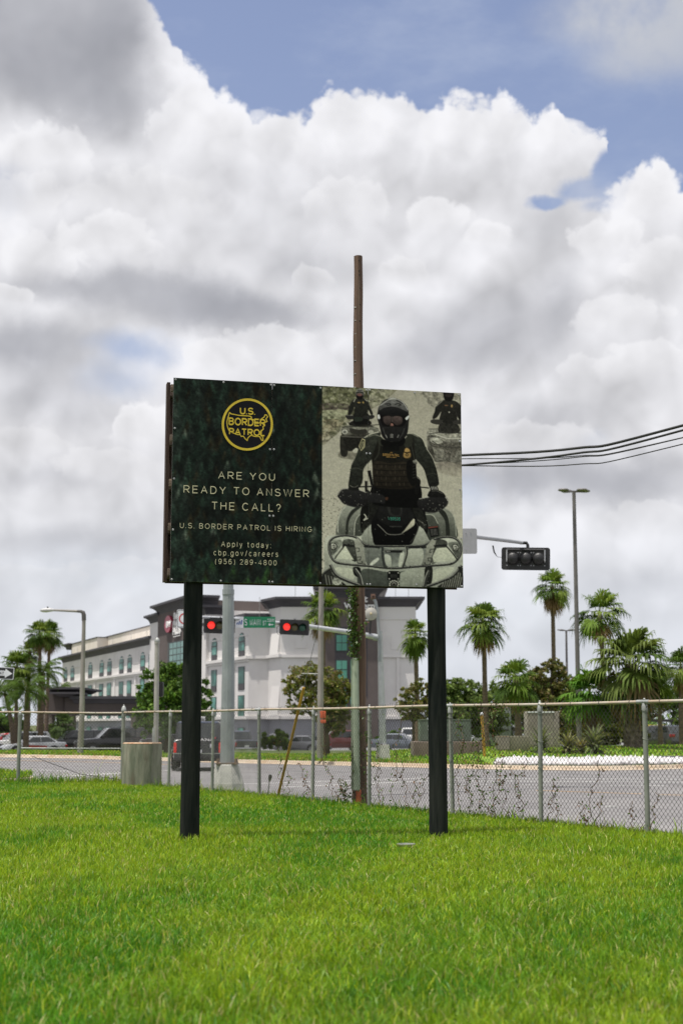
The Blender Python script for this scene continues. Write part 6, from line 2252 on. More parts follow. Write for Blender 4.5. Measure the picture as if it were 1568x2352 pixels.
ZT = side_z(555, 1453)       # head of arched windows
Z3T, Z3B = side_z(555, 1531), side_z(555, 1585)
Z2T, Z2B = side_z(555, 1597), side_z(555, 1646)
Z1T, Z1B = side_z(555, 1671), side_z(555, 1700)


def side_window_z(px, pw, arched, zt_, zb_, sp):
    t0 = side_t(px - pw / 2)[0]
    t1 = side_t(px + pw / 2)[0]
    D = side_t(px)[1]

    def py_of(z):
        s = (z - EYE) / D
        # invert the upward slope
        v = math.tan(math.atan(s) - TILT)
        return 1176 - v * FPX
    side_window(px, pw, arched, py_of(zt_), py_of(zb_), 0.0, sp)


for px, pw in wins:
    side_window_z(px, pw, True, ZT, ZL + 0.25, 0.22)
    if px < 340 or px > 480:
        side_window_z(px, pw, False, Z3T, Z3B, 0.26)
        side_window_z(px, pw, False, Z2T, Z2B, 0.0)
        side_window_z(px, pw, False, Z1T, Z1B, 0.0)
# slim pilasters below the ledge between the window pairs
pls = [(220, 3.2), (265, 3.4), (313, 3.6), (180, 3.0), (538, 5.0), (573, 3)]
for px, pw in pls[:-1]:
    t0, t1 = side_t(px - pw / 2)[0], side_t(px + pw / 2)[0]
    wall_box('pilaster', t0, t1, ZG + 0.35, ZL - 0.36, 0.0, 0.14, M_stucco)
for px, pw in ((221, 10), (266, 10), (313, 12), (524, 12)):
    t0, t1 = side_t(px - pw / 2)[0], side_t(px + pw / 2)[0]
    wall_box('relief_panel', t0, t1, ZL + 1.4, ZL + 3.2, 0.0, 0.05, M_stucco)
# big gridded window of the tower
t0, t1 = side_t(386, 0.75)[0], side_t(446, 0.75)[0]
zt_, zb_ = side_z(400, 1474, 0.75), side_z(400, 1536, 0.75)
fw = MB()
fw.obox(side((t0 + t1) / 2, (zt_ + zb_) / 2, 0.77), (HD.x * (t1 - t0) / 2, HD.y * (t1 - t0) / 2, 0), HN.to_3d() * 0.05, (0, 0, (zt_ - zb_) / 2))
fwo = fw.build('window', M_wframe, hotel, smooth=False)
g = MB()
for c in range(6):
    for r_ in range(4):
        a0 = t0 + (t1 - t0) * (0.07 + 0.88 * c / 6 + 0.012)
        a1 = t0 + (t1 - t0) * (0.07 + 0.88 * (c + 1) / 6 - 0.012)
        b0 = zb_ + (zt_ - zb_) * (0.04 + 0.94 * r_ / 4 + 0.02)
        b1 = zb_ + (zt_ - zb_) * (0.04 + 0.94 * (r_ + 1) / 4 - 0.02)
        g.poly([side(a0, b0, 0.83), side(a1, b0, 0.83), side(a1, b1, 0.83), side(a0, b1, 0.83)])
g.build('pane', mat('pale_teal_glass', (0.15, 0.28, 0.25), (0.09, 0.2, 0.18), 0.3, scale=0.5, spec=0.3), fwo, smooth=False, fix=False)
# tower sign: red disc and white words
M_signw = mat('sign_letters_white', (0.78, 0.77, 0.76), None, 0.5)
M_signr = mat('sign_disc_red', (0.34, 0.025, 0.06), (0.28, 0.02, 0.05), 0.4, scale=0.5)
dc = []
t0, t1 = side_t(378.5, 0.95)[0], side_t(393.5, 0.95)[0]
zt_, zb_ = side_z(386, 1414, 0.95), side_z(386, 1453, 0.95)
MB().prism([side((t0 + t1) / 2 + (t1 - t0) / 2 * math.cos(a), (zt_ + zb_) / 2 + (zt_ - zb_) / 2 * math.sin(a), 0.8) for a in np.linspace(0, 2 * math.pi, 36, endpoint=False)], HN.to_3d() * 0.3).build('sign_disc', M_signr, hotel, smooth=False)


def side_text(s, x0, x1, yb, cap, off, depth=0.12, bold=0.03):
    ta, tb_2 = side_t(x0, off)[0], side_t(x1, off)[0]
    xm = (x0 + x1) / 2
    z = side_z(xm, yb, off)
    h = side_z(xm, yb - cap, off) - z
    return put_text(s, side(ta, z, off), side(tb_2, z, off), (0, 0, h), M_signw, hotel, bold, 1.0, depth, 'sign_lettering')


side_text('BW', 380, 391, 1441, 15, 1.13, 0.06)
side_text('Best', 398, 412, 1421.5, 16, 0.85)
side_text('Western', 393.5, 424, 1440, 18, 0.85)
side_text('PLUS', 396.5, 414, 1457, 17, 0.85)
ta, tb_2 = side_t(397, 0.85)[0], side_t(413, 0.85)[0]
zz = side_z(405, 1460.5, 0.85)
MB().prism([side(ta, zz - 0.08, 0.82), side(tb_2, zz - 0.08, 0.82), side(tb_2, zz + 0.02, 0.82), side(ta, zz + 0.02, 0.82)], HN.to_3d() * 0.06).build('sign_rule', M_signw, hotel, smooth=False)
# roof blocks behind the parapet
for px0, px1, y, off in ((163, 222, 1471, -9), (221, 345, 1452, -11)):
    t0 = side_t(px0, off)[0]
    t1 = side_t(px1, off)[0]
    zt_ = side_z((px0 + px1) / 2, y, off)
    wall_box('roof_block', t0, t1, ZC - 1.0, zt_ - 0.12, off - 6, off, M_stucco2)
    wall_box('roof_block_coping', t0 - 0.3, t1 + 0.1, zt_ - 0.12, zt_ + 0.03, off - 6.2, off + 0.15, M_corn)
    cornice('roof_block_cornice', t0 - 4.5, t0 + 0.2, zt_ + 0.1, off + 0.1, 1.1, 0.8)
for px in (155, 177, 258, 300, 336):
    t, D = side_t(px, -2)
    MB().tube([side(t, ZC - 0.3, -2), side(t, side_z(px, {155: 1478, 177: 1458, 258: 1430, 300: 1436, 336: 1430}[px], -2) * 0 + ZC + 1.6, -2)], 0.025, 4).build('lightning_rod', M_galv, hotel)

# ---- front range: flat wall right of the near corner, then the deeper block facing us
FY = 150.0


def front(px, py, D):
    return W(px, py, D)


def front_wall(name, x0, x1, ztop, zbot, D, depth, m):
    return MB().box(x0, x1, D, D + depth, zbot, ztop).build(name, m, hotel, smooth=False)


X571 = QB.x
X619 = slope(620, 1500)[0] * 150.0
zc_n = ZC
front_wall('wall', X571 + 0.01, X619, ZC - 0.6, ZG + 0.2, 150.0, 12, M_stucco)
front_wall('ground_floor_wall', X571 + 0.03, X619, ZG + 0.2, GZ, 150.1, 12, M_greyb)
BX0 = slope(645, 1500)[0] * 147.0
BX1 = slope(955, 1500)[0] * 147.0
BT0 = slope(741, 1500)[0] * 146.4
BT1 = slope(867.5, 1500)[0] * 146.4
ZB = W(700, 1372, 147).z
ZBT = W(800, 1347, 146).z
FD0, FDT = 147.0, 146.4
# block with a bevelled left flank
b = MB()
XF = slope(617, 1500)[0] * 150.0
b.prism([(XF, 149.98, ZG + 0.2), (BX0, FD0, ZG + 0.2), (BX1, FD0, ZG + 0.2), (BX1, 165, ZG + 0.2), (XF, 165, ZG + 0.2)], (0, 0, ZB - 0.6 - ZG - 0.2))
b.build('wall', M_stucco, hotel, smooth=False)
b = MB()
b.prism([(XF + 0.1, 150.06, GZ), (BX0 + 0.04, FD0 + 0.1, GZ), (BX1 - 0.1, FD0 + 0.1, GZ), (BX1 - 0.1, 165, GZ), (XF + 0.1, 165, GZ)], (0, 0, ZG + 0.2 - GZ))
b.build('ground_floor_wall', M_greyb, hotel, smooth=False)
ZT_ = ZBT
MB().box(BT0, BT1, FDT, 158, GZ, ZT_ - 0.5).build('tower_wall', M_taupe, hotel, smooth=False)


def run_cornice(pts, ztop, h=1.0, d=0.8, inner=3.0):
    """cornice along a plan polyline; outwards is to the right of travel seen from above turned towards the viewer"""
    b = MB()
    prof = [(0.02, -h), (0.06, -h * 0.86), (0.30 * d, -h * 0.55), (0.62 * d, -h * 0.34), (d, -h * 0.24), (d, 0.0), (-0.6, 0.0)]
    P = [Vector(p) for p in pts]
    nrm = []
    for i in range(len(P)):
        ns = []
        if i > 0:
            e = (P[i] - P[i - 1]).normalized()
            ns.append(Vector((e.y, -e.x)))
        if i < len(P) - 1:
            e = (P[i + 1] - P[i]).normalized()
            ns.append(Vector((e.y, -e.x)))
        if len(ns) == 2:
            m_ = (ns[0] + ns[1])
            m_ = m_ / (m_.length ** 2) * 2
        else:
            m_ = ns[0]
        nrm.append(m_)
    for i in range(len(P) - 1):
        for (a0, z0), (a1, z1) in zip(prof[:-1], prof[1:]):
            q = []
            for j, a, z in ((i, a0, z0), (i + 1, a0, z0), (i + 1, a1, z1), (i, a1, z1)):
                p = P[j] + nrm[j] * a
                q.append((p.x, p.y, ztop + z))
            b.quad(*q)
    return b.build('cornice', M_corn, hotel, smooth=False, fix=False)


run_cornice([(X571, 150.0), (XF, 150.0)], ZC)
run_cornice([(XF, 160.0), (XF, 150.0), (BX0, FD0), (BT0, FD0)], ZB, 1.0, 0.9)
run_cornice([(BT1, FD0), (BX1, FD0), (BX1, 160)], ZB, 1.0, 0.9)
run_cornice([(BT0, 156), (BT0, FDT), (BT1, FDT), (BT1, 156)], ZBT, 1.1, 1.0)


def ledge_run(pts, z0, z1, d, name='ledge'):
    b = MB()
    P = [Vector(p) for p in pts]
    for p, q in zip(P[:-1], P[1:]):
        e = (q - p).normalized()
        n = Vector((e.y, -e.x))
        pe, qe = p - e * d * 0.6, q + e * d * 0.6
        b.prism([(pe.x + n.x * d, pe.y + n.y * d, z0), (qe.x + n.x * d, qe.y + n.y * d, z0), (qe.x - n.x * 0.05, qe.y - n.y * 0.05, z0), (pe.x - n.x * 0.05, pe.y - n.y * 0.05, z0)], (0, 0, z1 - z0))
    return b.build(name, M_stucco, hotel, smooth=False)


ledge_run([(X571, 150.0), (XF, 150.0)], ZL - 0.1, ZL + 0.22, 0.30)
ledge_run([(XF, 149.97), (BX0, FD0)], ZL - 0.06, ZL + 0.25, 0.32)
ledge_run([(BX0 + 0.2, FD0), (BT0, FD0)], ZL - 0.10, ZL + 0.20, 0.22)
ledge_run([(BT1, FD0), (BX1, FD0)], ZL - 0.10, ZL + 0.20, 0.22)
ledge_run([(X571, 150.0), (XF, 150.0)], ZG, ZG + 0.32, 0.2)
ledge_run([(XF, 149.97), (BX0, FD0)], ZG, ZG + 0.34, 0.24)
ledge_run([(BX0 + 0.2, FD0), (BT0, FD0)], ZG, ZG + 0.3, 0.18)
ledge_run([(BT1, FD0), (BX1, FD0)], ZG, ZG + 0.3, 0.18)
ledge_run([(BT1, FD0), (BX1, FD0)], ZB - 2.3, ZB - 2.15, 0.1, 'string_course')
ledge_run([(BX0, FD0), (BT0, FD0)], ZB - 2.3, ZB - 2.15, 0.1, 'string_course')
# flared buttress on the bevelled flank
b = MB()
fa, fb_ = Vector((XF, 150.0)), Vector((BX0, FD0))
e = (fb_ - fa).normalized()
n_ = Vector((e.y, -e.x))
for z0, z1, d0, d1 in ((ZL + 0.25, ZL + 2.9, 0.32, 0.02), (ZG + 0.34, ZG + 3.4, 0.26, 0.02)):
    a, c = fa + e * 0.9, fb_ - e * 0.2
    q = [(a + n_ * d0, z0), (c + n_ * d0, z0), (c + n_ * d1, z1), (a + n_ * d1, z1)]
    b = MB()
    b.poly([(p.x, p.y, z) for p, z in q])
    b.poly([(a.x, a.y, z0), (a.x + n_.x * d0, a.y + n_.y * d0, z0), (a.x + n_.x * d1, a.y + n_.y * d1, z1)])
    b.poly([(c.x, c.y, z0), (c.x + n_.x * d0, c.y + n_.y * d0, z0), (c.x + n_.x * d1, c.y + n_.y * d1, z1)])
    b.build('buttress', M_stucco, hotel, smooth=False, fix=False)


def front_panel(x0, x1, y0, y1, D, d=0.06):
    a, c = W(x0, y1, D), W(x1, y0, D)
    MB().box(a.x, c.x, D - d, D, a.z, c.z).build('relief_panel', M_stucco, hotel, smooth=False)


front_panel(677, 704, 1463, 1489, FD0)
front_panel(898, 926, 1463, 1492, FD0)
# pilasters on the right end wall
for x0, x1 in ((911, 917), ):
    a, c = W(x0, 1638, FD0), W(x1, 1520, FD0)
    MB().box(a.x, c.x, FD0 - 0.14, FD0, ZG + 0.3, ZL - 0.1).build('pilaster', M_stucco, hotel, smooth=False)


def grid_window(x0, x1, y0, y1, D, cols, rows, dark_bottom=0.0):
    a, c = W(x0, y1, D), W(x1, y0, D)
    f = MB().box(a.x - 0.08, c.x + 0.08, D - 0.06, D, a.z - 0.08, c.z + 0.08).build('window', M_wframe, hotel, smooth=False)
    g = MB()
    for i in range(cols):
        for j in range(rows):
            u0, u1 = a.x + (c.x - a.x) * (i + 0.05) / cols, a.x + (c.x - a.x) * (i + 0.95) / cols
            v0, v1 = a.z + (c.z - a.z) * (j + 0.05) / rows, a.z + (c.z - a.z) * (j + 0.95) / rows
            g.poly([(u0, D - 0.075, v0), (u1, D - 0.075, v0), (u1, D - 0.075, v1), (u0, D - 0.075, v1)])
    g.build('pane', M_glass_f, f, smooth=False, fix=False)


M_glass_f = mat('green_window_glass', (0.07, 0.23, 0.17), (0.11, 0.31, 0.25), 0.3, scale=0.4, spec=0.35)
a, c = W(769, 1600, FDT), W(843, 1440, FDT)
MB().box(a.x, c.x, FDT - 0.03, FDT, a.z, c.z).build('window_bay', M_spand, hotel, smooth=False)
for xs in ((772, 797), (804.5, 829)):
    grid_window(xs[0], xs[1], 1458, 1495, FDT - 0.04, 2, 2)
    grid_window(xs[0], xs[1], 1516.5, 1560, FDT - 0.04, 2, 2)
    grid_window(xs[0], xs[1], 1582, 1628, FDT - 0.04, 2, 2)
a, c = W(850, 1690, FDT), W(866, 1640, FDT)


def front_text(s, x0, x1, yb, cap, D, bold=0.03):
    a, c = W(x0, yb, D), W(x1, yb, D)
    h = W(x0, yb - cap, D).z - a.z
    return put_text(s, a, Vector((c.x, D, a.z)), (0, 0, h), M_signw, hotel, bold, 1.0, 0.15, 'sign_lettering')


front_text('Best', 801, 844, 1383, 15.5, FDT - 0.25)
front_text('Western', 789.5, 860, 1399.5, 15.5, FDT - 0.25)
front_text('PLUS', 801, 849, 1419, 13.5, FDT - 0.25)
a, c = W(803, 1425, FDT), W(848, 1423, FDT)
MB().box(a.x, c.x, FDT - 0.3, FDT, a.z, c.z).build('sign_rule', M_signw, hotel, smooth=False)
a = W(609.5, 1430, 150)
MB().box(a.x - 0.3, a.x + 0.2, 149.6, 150, a.z - 0.15, a.z + 0.18).build('wall_lamp', M_signw, hotel, smooth=False)
for px, py, zz in ((678, 1372, 1.9), (908, 1377, 1.7), (938, 1377, 1.7), (596, 1413, 1.9)):
    p = W(px, py, 149)
    MB().tube([p - Vector((0, 0, 0.2)), p + Vector((0, 0, zz))], 0.025, 4).build('lightning_rod', M_galv, hotel)

# ---- drive-through canopy
canopy = thing('entrance_canopy', 'dark brown drive-through canopy on stone columns in front of the hotel', 'canopy', W(160, 1700, 132))
CD = 131.0
cz = W(150, 1640, CD).z


def cbox(x0, x1, y0, y1, D, dep, m, name):
    a, c = W(x0, y1, D), W(x1, y0, D)
    return MB().box(a.x, c.x, D, D + dep, a.z, c.z).build(name, m, canopy, smooth=False)


def ccorn(x0, x1, y0, y1, D, dep, fl=0.55):
    a, c = W(x0, y1, D), W(x1, y0, D)
    b = MB()
    for (e0, zz0), (e1, zz1) in (((0.03, 0.0), (fl * 0.5, 0.5)), ((fl * 0.5, 0.5), (fl, 0.62)), ((fl, 0.62), (fl, 1.0))):
        za, zb2 = a.z + (c.z - a.z) * zz0, a.z + (c.z - a.z) * zz1
        q0 = [(a.x - e0, D - e0), (c.x + e0, D - e0), (c.x + e0, D + dep + e0), (a.x - e0, D + dep + e0)]
        q1 = [(a.x - e1, D - e1), (c.x + e1, D - e1), (c.x + e1, D + dep + e1), (a.x - e1, D + dep + e1)]
        for i in range(4):
            j = (i + 1) % 4
            b.quad((*q0[i], za), (*q0[j], za), (*q1[j], zb2), (*q1[i], zb2))
    e = fl
    b.quad((a.x - e, D - e, c.z), (c.x + e, D - e, c.z), (c.x + e, D + dep + e, c.z), (a.x - e, D + dep + e, c.z))
    return b.build('cornice', M_corn, canopy, smooth=False, fix=False)


M_taupe_d = mat('brown_canopy_stucco', (0.075, 0.062, 0.058), (0.09, 0.075, 0.07), 0.9, scale=0.3)
cbox(148, 330, 1602, 1642, CD, 16, M_taupe_d, 'fascia')
ccorn(172, 332, 1599, 1616, CD - 0.05, 16.1, 0.45)
cbox(107, 148.5, 1590, 1642, CD + 0.3, 12, M_taupe_d, 'parapet')
ccorn(114, 172, 1579, 1591, CD + 2.0, 9, 0.9)
ccorn(138, 164, 1590, 1601, CD - 0.3, 3, 0.8)
ccorn(88, 104, 1597, 1609, CD + 4.0, 7, 0.5)
cbox(92, 108, 1606, 1642, CD + 3.8, 8, M_taupe_d, 'parapet')
for x0, x1, dd in ((97, 120, 1.0), (141, 168, 0.6), (300, 316, 1.0)):
    a, c = W(x0, 1690, CD + dd), W(x1, 1641, CD + dd)
    MB().box(a.x, c.x, CD + dd, CD + dd + 1.6, -1.4, cz + 0.02).build('column', M_stone, canopy, smooth=False)

# ------------------------------------------------------------------ vehicles
M_tyre = mat('tyre_rubber', (0.012, 0.012, 0.012), (0.02, 0.02, 0.02), 0.85)
M_rim = mat('alloy_rim', (0.35, 0.35, 0.36), (0.22, 0.22, 0.23), 0.35, metal=0.8)
M_rimd = mat('dark_rim', (0.06, 0.06, 0.065), (0.12, 0.12, 0.12), 0.35, metal=0.7)
M_cglass = mat('car_glass', (0.012, 0.015, 0.017), (0.02, 0.024, 0.026), 0.06, spec=0.9)
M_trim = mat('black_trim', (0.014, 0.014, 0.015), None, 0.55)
M_chrome = mat('chrome', (0.6, 0.6, 0.62), None, 0.15, metal=1.0)
M_tail = mat('tail_lamp_red', (0.30, 0.012, 0.015), (0.22, 0.01, 0.012), 0.25)
M_tail_on = mat('tail_lamp_lit', (0.30, 0.015, 0.012), None, 0.3, emit=((1.0, 0.03, 0.02), 0.3))
M_head = mat('head_lamp', (0.55, 0.57, 0.6), (0.4, 0.42, 0.45), 0.1, spec=0.8)
M_platew = mat('licence_plate', (0.6, 0.6, 0.6), (0.45, 0.45, 0.48), 0.5, scale=40)


def paintm(name, c, rough=0.28, metal=0.3):
    return mat('car_paint_' + name, c, tuple(x * 0.92 for x in c), rough, metal=metal, scale=2, coat=0.8)


P_WHITE = paintm('white', (0.62, 0.62, 0.62), 0.35, 0.0)
P_SILVER = paintm('silver', (0.42, 0.43, 0.45))
P_BLACK = paintm('black', (0.012, 0.012, 0.014))
P_DGREY = paintm('dark_grey', (0.055, 0.056, 0.06))
P_GREY = paintm('grey', (0.16, 0.165, 0.18))
P_BLUEG = paintm('blue_grey', (0.14, 0.16, 0.19))
P_RED = paintm('red', (0.42, 0.02, 0.025), 0.35, 0.0)
P_MAROON = paintm('maroon', (0.13, 0.03, 0.03))

SPECS = {
    # length, width, height, sill, list of (x, z) along the belt line from nose to tail, greenhouse (base front, roof front, roof rear, base rear), wheel x, wheel radius
    'suv': dict(L=5.1, W=1.96, H=1.84, zb=0.30, belt=[(2.55, 0.72), (2.50, 0.98), (2.2, 1.08), (1.2, 1.16), (0.9, 1.18), (-2.35, 1.20), (-2.52, 1.12), (-2.55, 0.7)], gh=(1.15, 0.45, -2.15, -2.46), wx=(1.58, -1.52), wr=0.39),
    'pickup': dict(L=5.8, W=2.0, H=1.90, zb=0.36, belt=[(2.9, 0.78), (2.85, 1.05), (2.6, 1.14), (1.5, 1.2), (1.2, 1.22), (-2.75, 1.2), (-2.88, 1.15), (-2.9, 0.75)], gh=(1.35, 0.62, -0.75, -1.1), wx=(1.85, -1.75), wr=0.41),
    'sedan': dict(L=4.75, W=1.82, H=1.45, zb=0.22, belt=[(2.37, 0.5), (2.32, 0.68), (2.0, 0.78), (1.1, 0.90), (0.8, 0.93), (-1.6, 0.98), (-2.25, 0.98), (-2.35, 0.85), (-2.37, 0.5)], gh=(1.05, 0.25, -1.0, -1.85), wx=(1.42, -1.38), wr=0.33),
    'hatch': dict(L=4.5, W=1.84, H=1.62, zb=0.26, belt=[(2.25, 0.6), (2.2, 0.82), (1.9, 0.92), (1.05, 1.02), (0.8, 1.04), (-1.9, 1.10), (-2.2, 1.05), (-2.25, 0.6)], gh=(1.05, 0.3, -1.6, -2.1), wx=(1.38, -1.34), wr=0.35),
}


def car(kind, pm, label, px, pybase, D, heading, cat, s=1.0, z=None, rim=None, lit=False, group='cars parked in front of the hotel', name=None):
    S = SPECS[kind]
    X = W(px, pybase, D).x
    zz = Tz(X, D) if z is None else z
    root = thing(name or {'suv': 'parked_suv', 'pickup': 'pickup_truck', 'sedan': 'parked_car', 'hatch': 'parked_car'}[kind], label, cat, (X, D, zz + 0.01), heading, group)
    root.scale = (s, s, s)
    w, H, zb = S['W'] / 2, S['H'], S['zb']
    B = S['belt']
    # body: rings across the car at stations along its length
    body = MB()
    st = []
    xs0 = [b[0] for b in B]
    for (x, zt) in B:
        e = min(1.0, 1.0 - 0.10 * max(0, (abs(x) - S['L'] * 0.40)) / (S['L'] * 0.10))
        zlo = zb + 0.10 * max(0, (abs(x) - S['L'] * 0.42)) / (S['L'] * 0.08)
        hw = w * e
        zm = zlo + (zt - zlo) * 0.62
        ring = [(x, -hw * 0.94, zlo), (x, -hw, zlo + (zt - zlo) * 0.18), (x, -hw, zm), (x, -hw * 0.95, zt - 0.03), (x, -hw * 0.86, zt), (x, hw * 0.86, zt), (x, hw * 0.95, zt - 0.03), (x, hw, zm), (x, hw, zlo + (zt - zlo) * 0.18), (x, hw * 0.94, zlo)]
        st.append(ring)
    k = len(body.v)
    for r_ in st:
        body.v += r_
    n = 10
    for i in range(len(st) - 1):
        for j in range(n):
            body.f.append((k + i * n + j, k + i * n + (j + 1) % n, k + (i + 1) * n + (j + 1) % n, k + (i + 1) * n + j))
    body.f.append(tuple(k + j for j in range(n)))
    body.f.append(tuple(k + (len(st) - 1) * n + j for j in range(n)))
    body.build('body', pm, root, world=False, angle=50)
    # greenhouse
    gb0, gr0, gr1, gb1 = S['gh']

    def belt_at(x):
        X_ = [b[0] for b in B][::-1]
        return float(np.interp(x, X_, [b[1] for b in B][::-1]))
    zb0, zb1 = belt_at(gb0), belt_at(gb1)
    wb, wr_ = w * 0.93, w * (0.84 if kind in ('suv', 'pickup') else 0.74)
    gh = MB()
    lo = [(gb0, -wb * 0.92, zb0 - 0.04), (gb0, wb * 0.92, zb0 - 0.04), (gb1, wb * 0.94, zb1 - 0.04), (gb1, -wb * 0.94, zb1 - 0.04)]
    mid = [(gr0 + 0.06, -wr_ * 0.98, H - 0.07), (gr0 + 0.06, wr_ * 0.98, H - 0.07), (gr1 - 0.04, wr_ * 0.98, H - 0.07), (gr1 - 0.04, -wr_ * 0.98, H - 0.07)]
    hi = [(gr0 - 0.12, -wr_ * 0.86, H), (gr0 - 0.12, wr_ * 0.86, H), (gr1 + 0.15, wr_ * 0.86, H), (gr1 + 0.15, -wr_ * 0.86, H)]
    gh.v += lo + mid + hi
    for a in (0, 4):
        for j in range(4):
            gh.f.append((a + j, a + (j + 1) % 4, a + 4 + (j + 1) % 4, a + 4 + j))
    gh.f.append((8, 9, 10, 11))
    gh.build('cab', pm, root, world=False, angle=25)

    def lerp3(a, b, t):
        return tuple(a[i] + (b[i] - a[i]) * t for i in range(3))

    def pane(name, a, b, c, d, u0, u1, v0, v1, m=M_cglass):
        """window patch on the face a-b (bottom) d-c (top)"""
        A, Bv, C_, Dv = [Vector(v) for v in (a, b, c, d)]
        nn = (Bv - A).cross(Dv - A).normalized()
        ctr = (A + Bv + C_ + Dv) / 4
        if nn.dot(ctr - Vector((0, 0, 0.9))) < 0:
            nn = -nn
        q = []
        for u, v in ((u0, v0), (u1, v0), (u1, v1), (u0, v1)):
            p = A.lerp(Bv, u).lerp(Dv.lerp(C_, u), v)
            q.append(p + nn * 0.012)
        return MB().prism(q, nn * 0.004).build(name, m, root, world=False, smooth=False)
    pane('windshield', lo[0], lo[1], mid[1], mid[0], 0.05, 0.95, 0.10, 0.95)
    pane('rear_window', lo[2], lo[3], mid[3], mid[2], 0.07, 0.93, 0.16 if kind != 'pickup' else 0.2, 0.92)
    nw = 3 if kind == 'suv' else 2
    for sgn, (ia, ib) in ((-1, (0, 3)), (1, (1, 2))):
        for q in range(nw):
            pane('side_window', lo[ia], lo[ib], mid[ib], mid[ia], 0.10 + 0.83 * q / nw + 0.012, 0.10 + 0.83 * (q + 1) / nw - 0.012, 0.16, 0.93)
    # wheels with dark arches
    for wx in S['wx']:
        for sg in (-1, 1):
            r = S['wr']
            y = sg * w
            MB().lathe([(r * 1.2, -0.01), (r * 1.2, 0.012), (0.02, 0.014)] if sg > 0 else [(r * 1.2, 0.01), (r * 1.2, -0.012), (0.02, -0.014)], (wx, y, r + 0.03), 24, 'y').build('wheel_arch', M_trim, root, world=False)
            yo = y + sg * 0.03
            prof = [(r * 0.6, -0.22), (r * 0.93, -0.22), (r, -0.17), (r, -0.05), (r * 0.93, 0.0), (r * 0.68, 0.005)]
            wh = MB().lathe([(a, sg * b) for a, b in prof], (wx, yo, r), 24, 'y').build('wheel', M_tyre, root, world=False)
            rm = MB().lathe([(r * 0.66, sg * 0.008), (r * 0.6, sg * 0.012), (r * 0.52, -sg * 0.02), (r * 0.2, -sg * 0.01), (r * 0.02, sg * 0.004)], (wx, yo, r), 20, 'y')
            rm.build('rim', rim or M_rim, wh, world=False)
    # lamps, bumpers, mirrors, plate
    xf, xr = B[0][0], B[-1][0]
    zh = B[1][1]
    zt_ = B[-2][1]
    for sg in (-1, 1):
        MB().obox((xf - 0.14, sg * w * 0.74, zh - 0.16), (0.12, 0, 0), (0, w * 0.17, 0), (0, 0, 0.075)).build('headlight', M_head, root, world=False, bevel=0.02)
        if kind in ('suv', 'pickup'):
            MB().obox((xr + 0.06, sg * w * 0.86, zt_ - 0.30), (0.085, 0, 0), (0, w * 0.055, 0), (0, 0, 0.15)).build('taillight', M_tail_on if lit else M_tail, root, world=False, bevel=0.015)
        else:
            MB().obox((xr + 0.08, sg * w * 0.74, zt_ - 0.16), (0.10, 0, 0), (0, w * 0.20, 0), (0, 0, 0.10)).build('taillight', M_tail_on if lit else M_tail, root, world=False, bevel=0.02)
        mx = gb0 - 0.25
        mm = MB().obox((mx, sg * (w + 0.10), zb0 + 0.09), (0.06, 0, 0), (0, 0.11, 0), (0, 0, 0.085))
        mm.build('mirror', pm, root, world=False, bevel=0.02)
    bm_f = M_chrome if kind == 'pickup' else M_trim
    MB().obox((xf - 0.02, 0, zb + 0.17), (0.09, 0, 0), (0, w * 0.9, 0), (0, 0, 0.10)).build('bumper', bm_f, root, world=False, bevel=0.03)
    MB().obox((xr + 0.02, 0, zb + 0.17), (0.09, 0, 0), (0, w * 0.9, 0), (0, 0, 0.10)).build('bumper', bm_f, root, world=False, bevel=0.03)
    MB().obox((xf - 0.05, 0, zh - 0.2), (0.06, 0, 0), (0, w * 0.5, 0), (0, 0, 0.11)).build('grille', M_trim, root, world=False, bevel=0.01)
    MB().obox((xr - 0.012, 0, zt_ - 0.42 if kind != 'sedan' else zt_ - 0.22), (0.008, 0, 0), (0, 0.16, 0), (0, 0, 0.08)).build('licence_plate', M_platew, root, world=False)
    if kind == 'pickup':
        MB().box(-2.72, -1.2, -w * 0.78, w * 0.78, 1.195, 1.215).build('bed_cover', M_trim, root, world=False)
    return root


Lh = math.pi          # nose pointing left
car('hatch', P_RED, 'red car half hidden behind the white vehicle at the left edge', 14, 1722, 126, Lh + 0.5, 'car')
car('suv', P_WHITE, 'white SUV parked nose left at the left edge of the verge', 42, 1733, 113, Lh + 0.42, 'suv', 1.0)
cr = car('sedan', P_SILVER, 'silver sedan with a red door panel beside the white SUV', 76, 1733, 107, Lh + 0.42, 'car', 1.0)
w_ = SPECS['sedan']['W'] / 2
MB().obox((-0.1, w_ + 0.004, 0.62), (0.75, 0, 0.03), (0, 0.004, 0), (0, 0, 0.13)).build('door_panel', P_RED, cr, world=False)
MB().obox((-0.1, -w_ - 0.004, 0.62), (0.75, 0, 0.03), (0, 0.004, 0), (0, 0, 0.13)).build('door_panel', P_RED, cr, world=False)
car('suv', P_BLACK, 'black SUV between the silver sedan and the lamp post, partly behind it', 172, 1731, 115, Lh + 0.40, 'suv', 1.05)
car('suv', P_BLACK, 'large black SUV right of the street lamp, nose left, ending at the concrete drum', 262, 1732, 107, Lh + 0.34, 'suv', 1.12)
car('pickup', P_BLACK, 'black pickup between the concrete drum and the moving dark SUV', 415, 1733, 101, Lh + 0.15, 'pickup', 1.0, rim=M_rimd)
car('pickup', P_DGREY, 'dark pickup seen from the rear right of the grey mast-arm pole', 546, 1726, 113, math.pi * 0.60, 'pickup', 1.0)
car('sedan', P_GREY, 'grey sedan with a red tail lamp right of the yellow guy guard', 692, 1719, 122, math.pi * 0.86, 'car')
car('suv', P_MAROON, 'dark red SUV behind the small tree and the wooden pole', 775, 1719, 126, Lh + 0.1, 'suv', 1.0)
car('sedan', P_BLUEG, 'blue-grey sedan nose right beside the square mast footing', 918, 1720, 121, -0.35, 'car', 1.0)
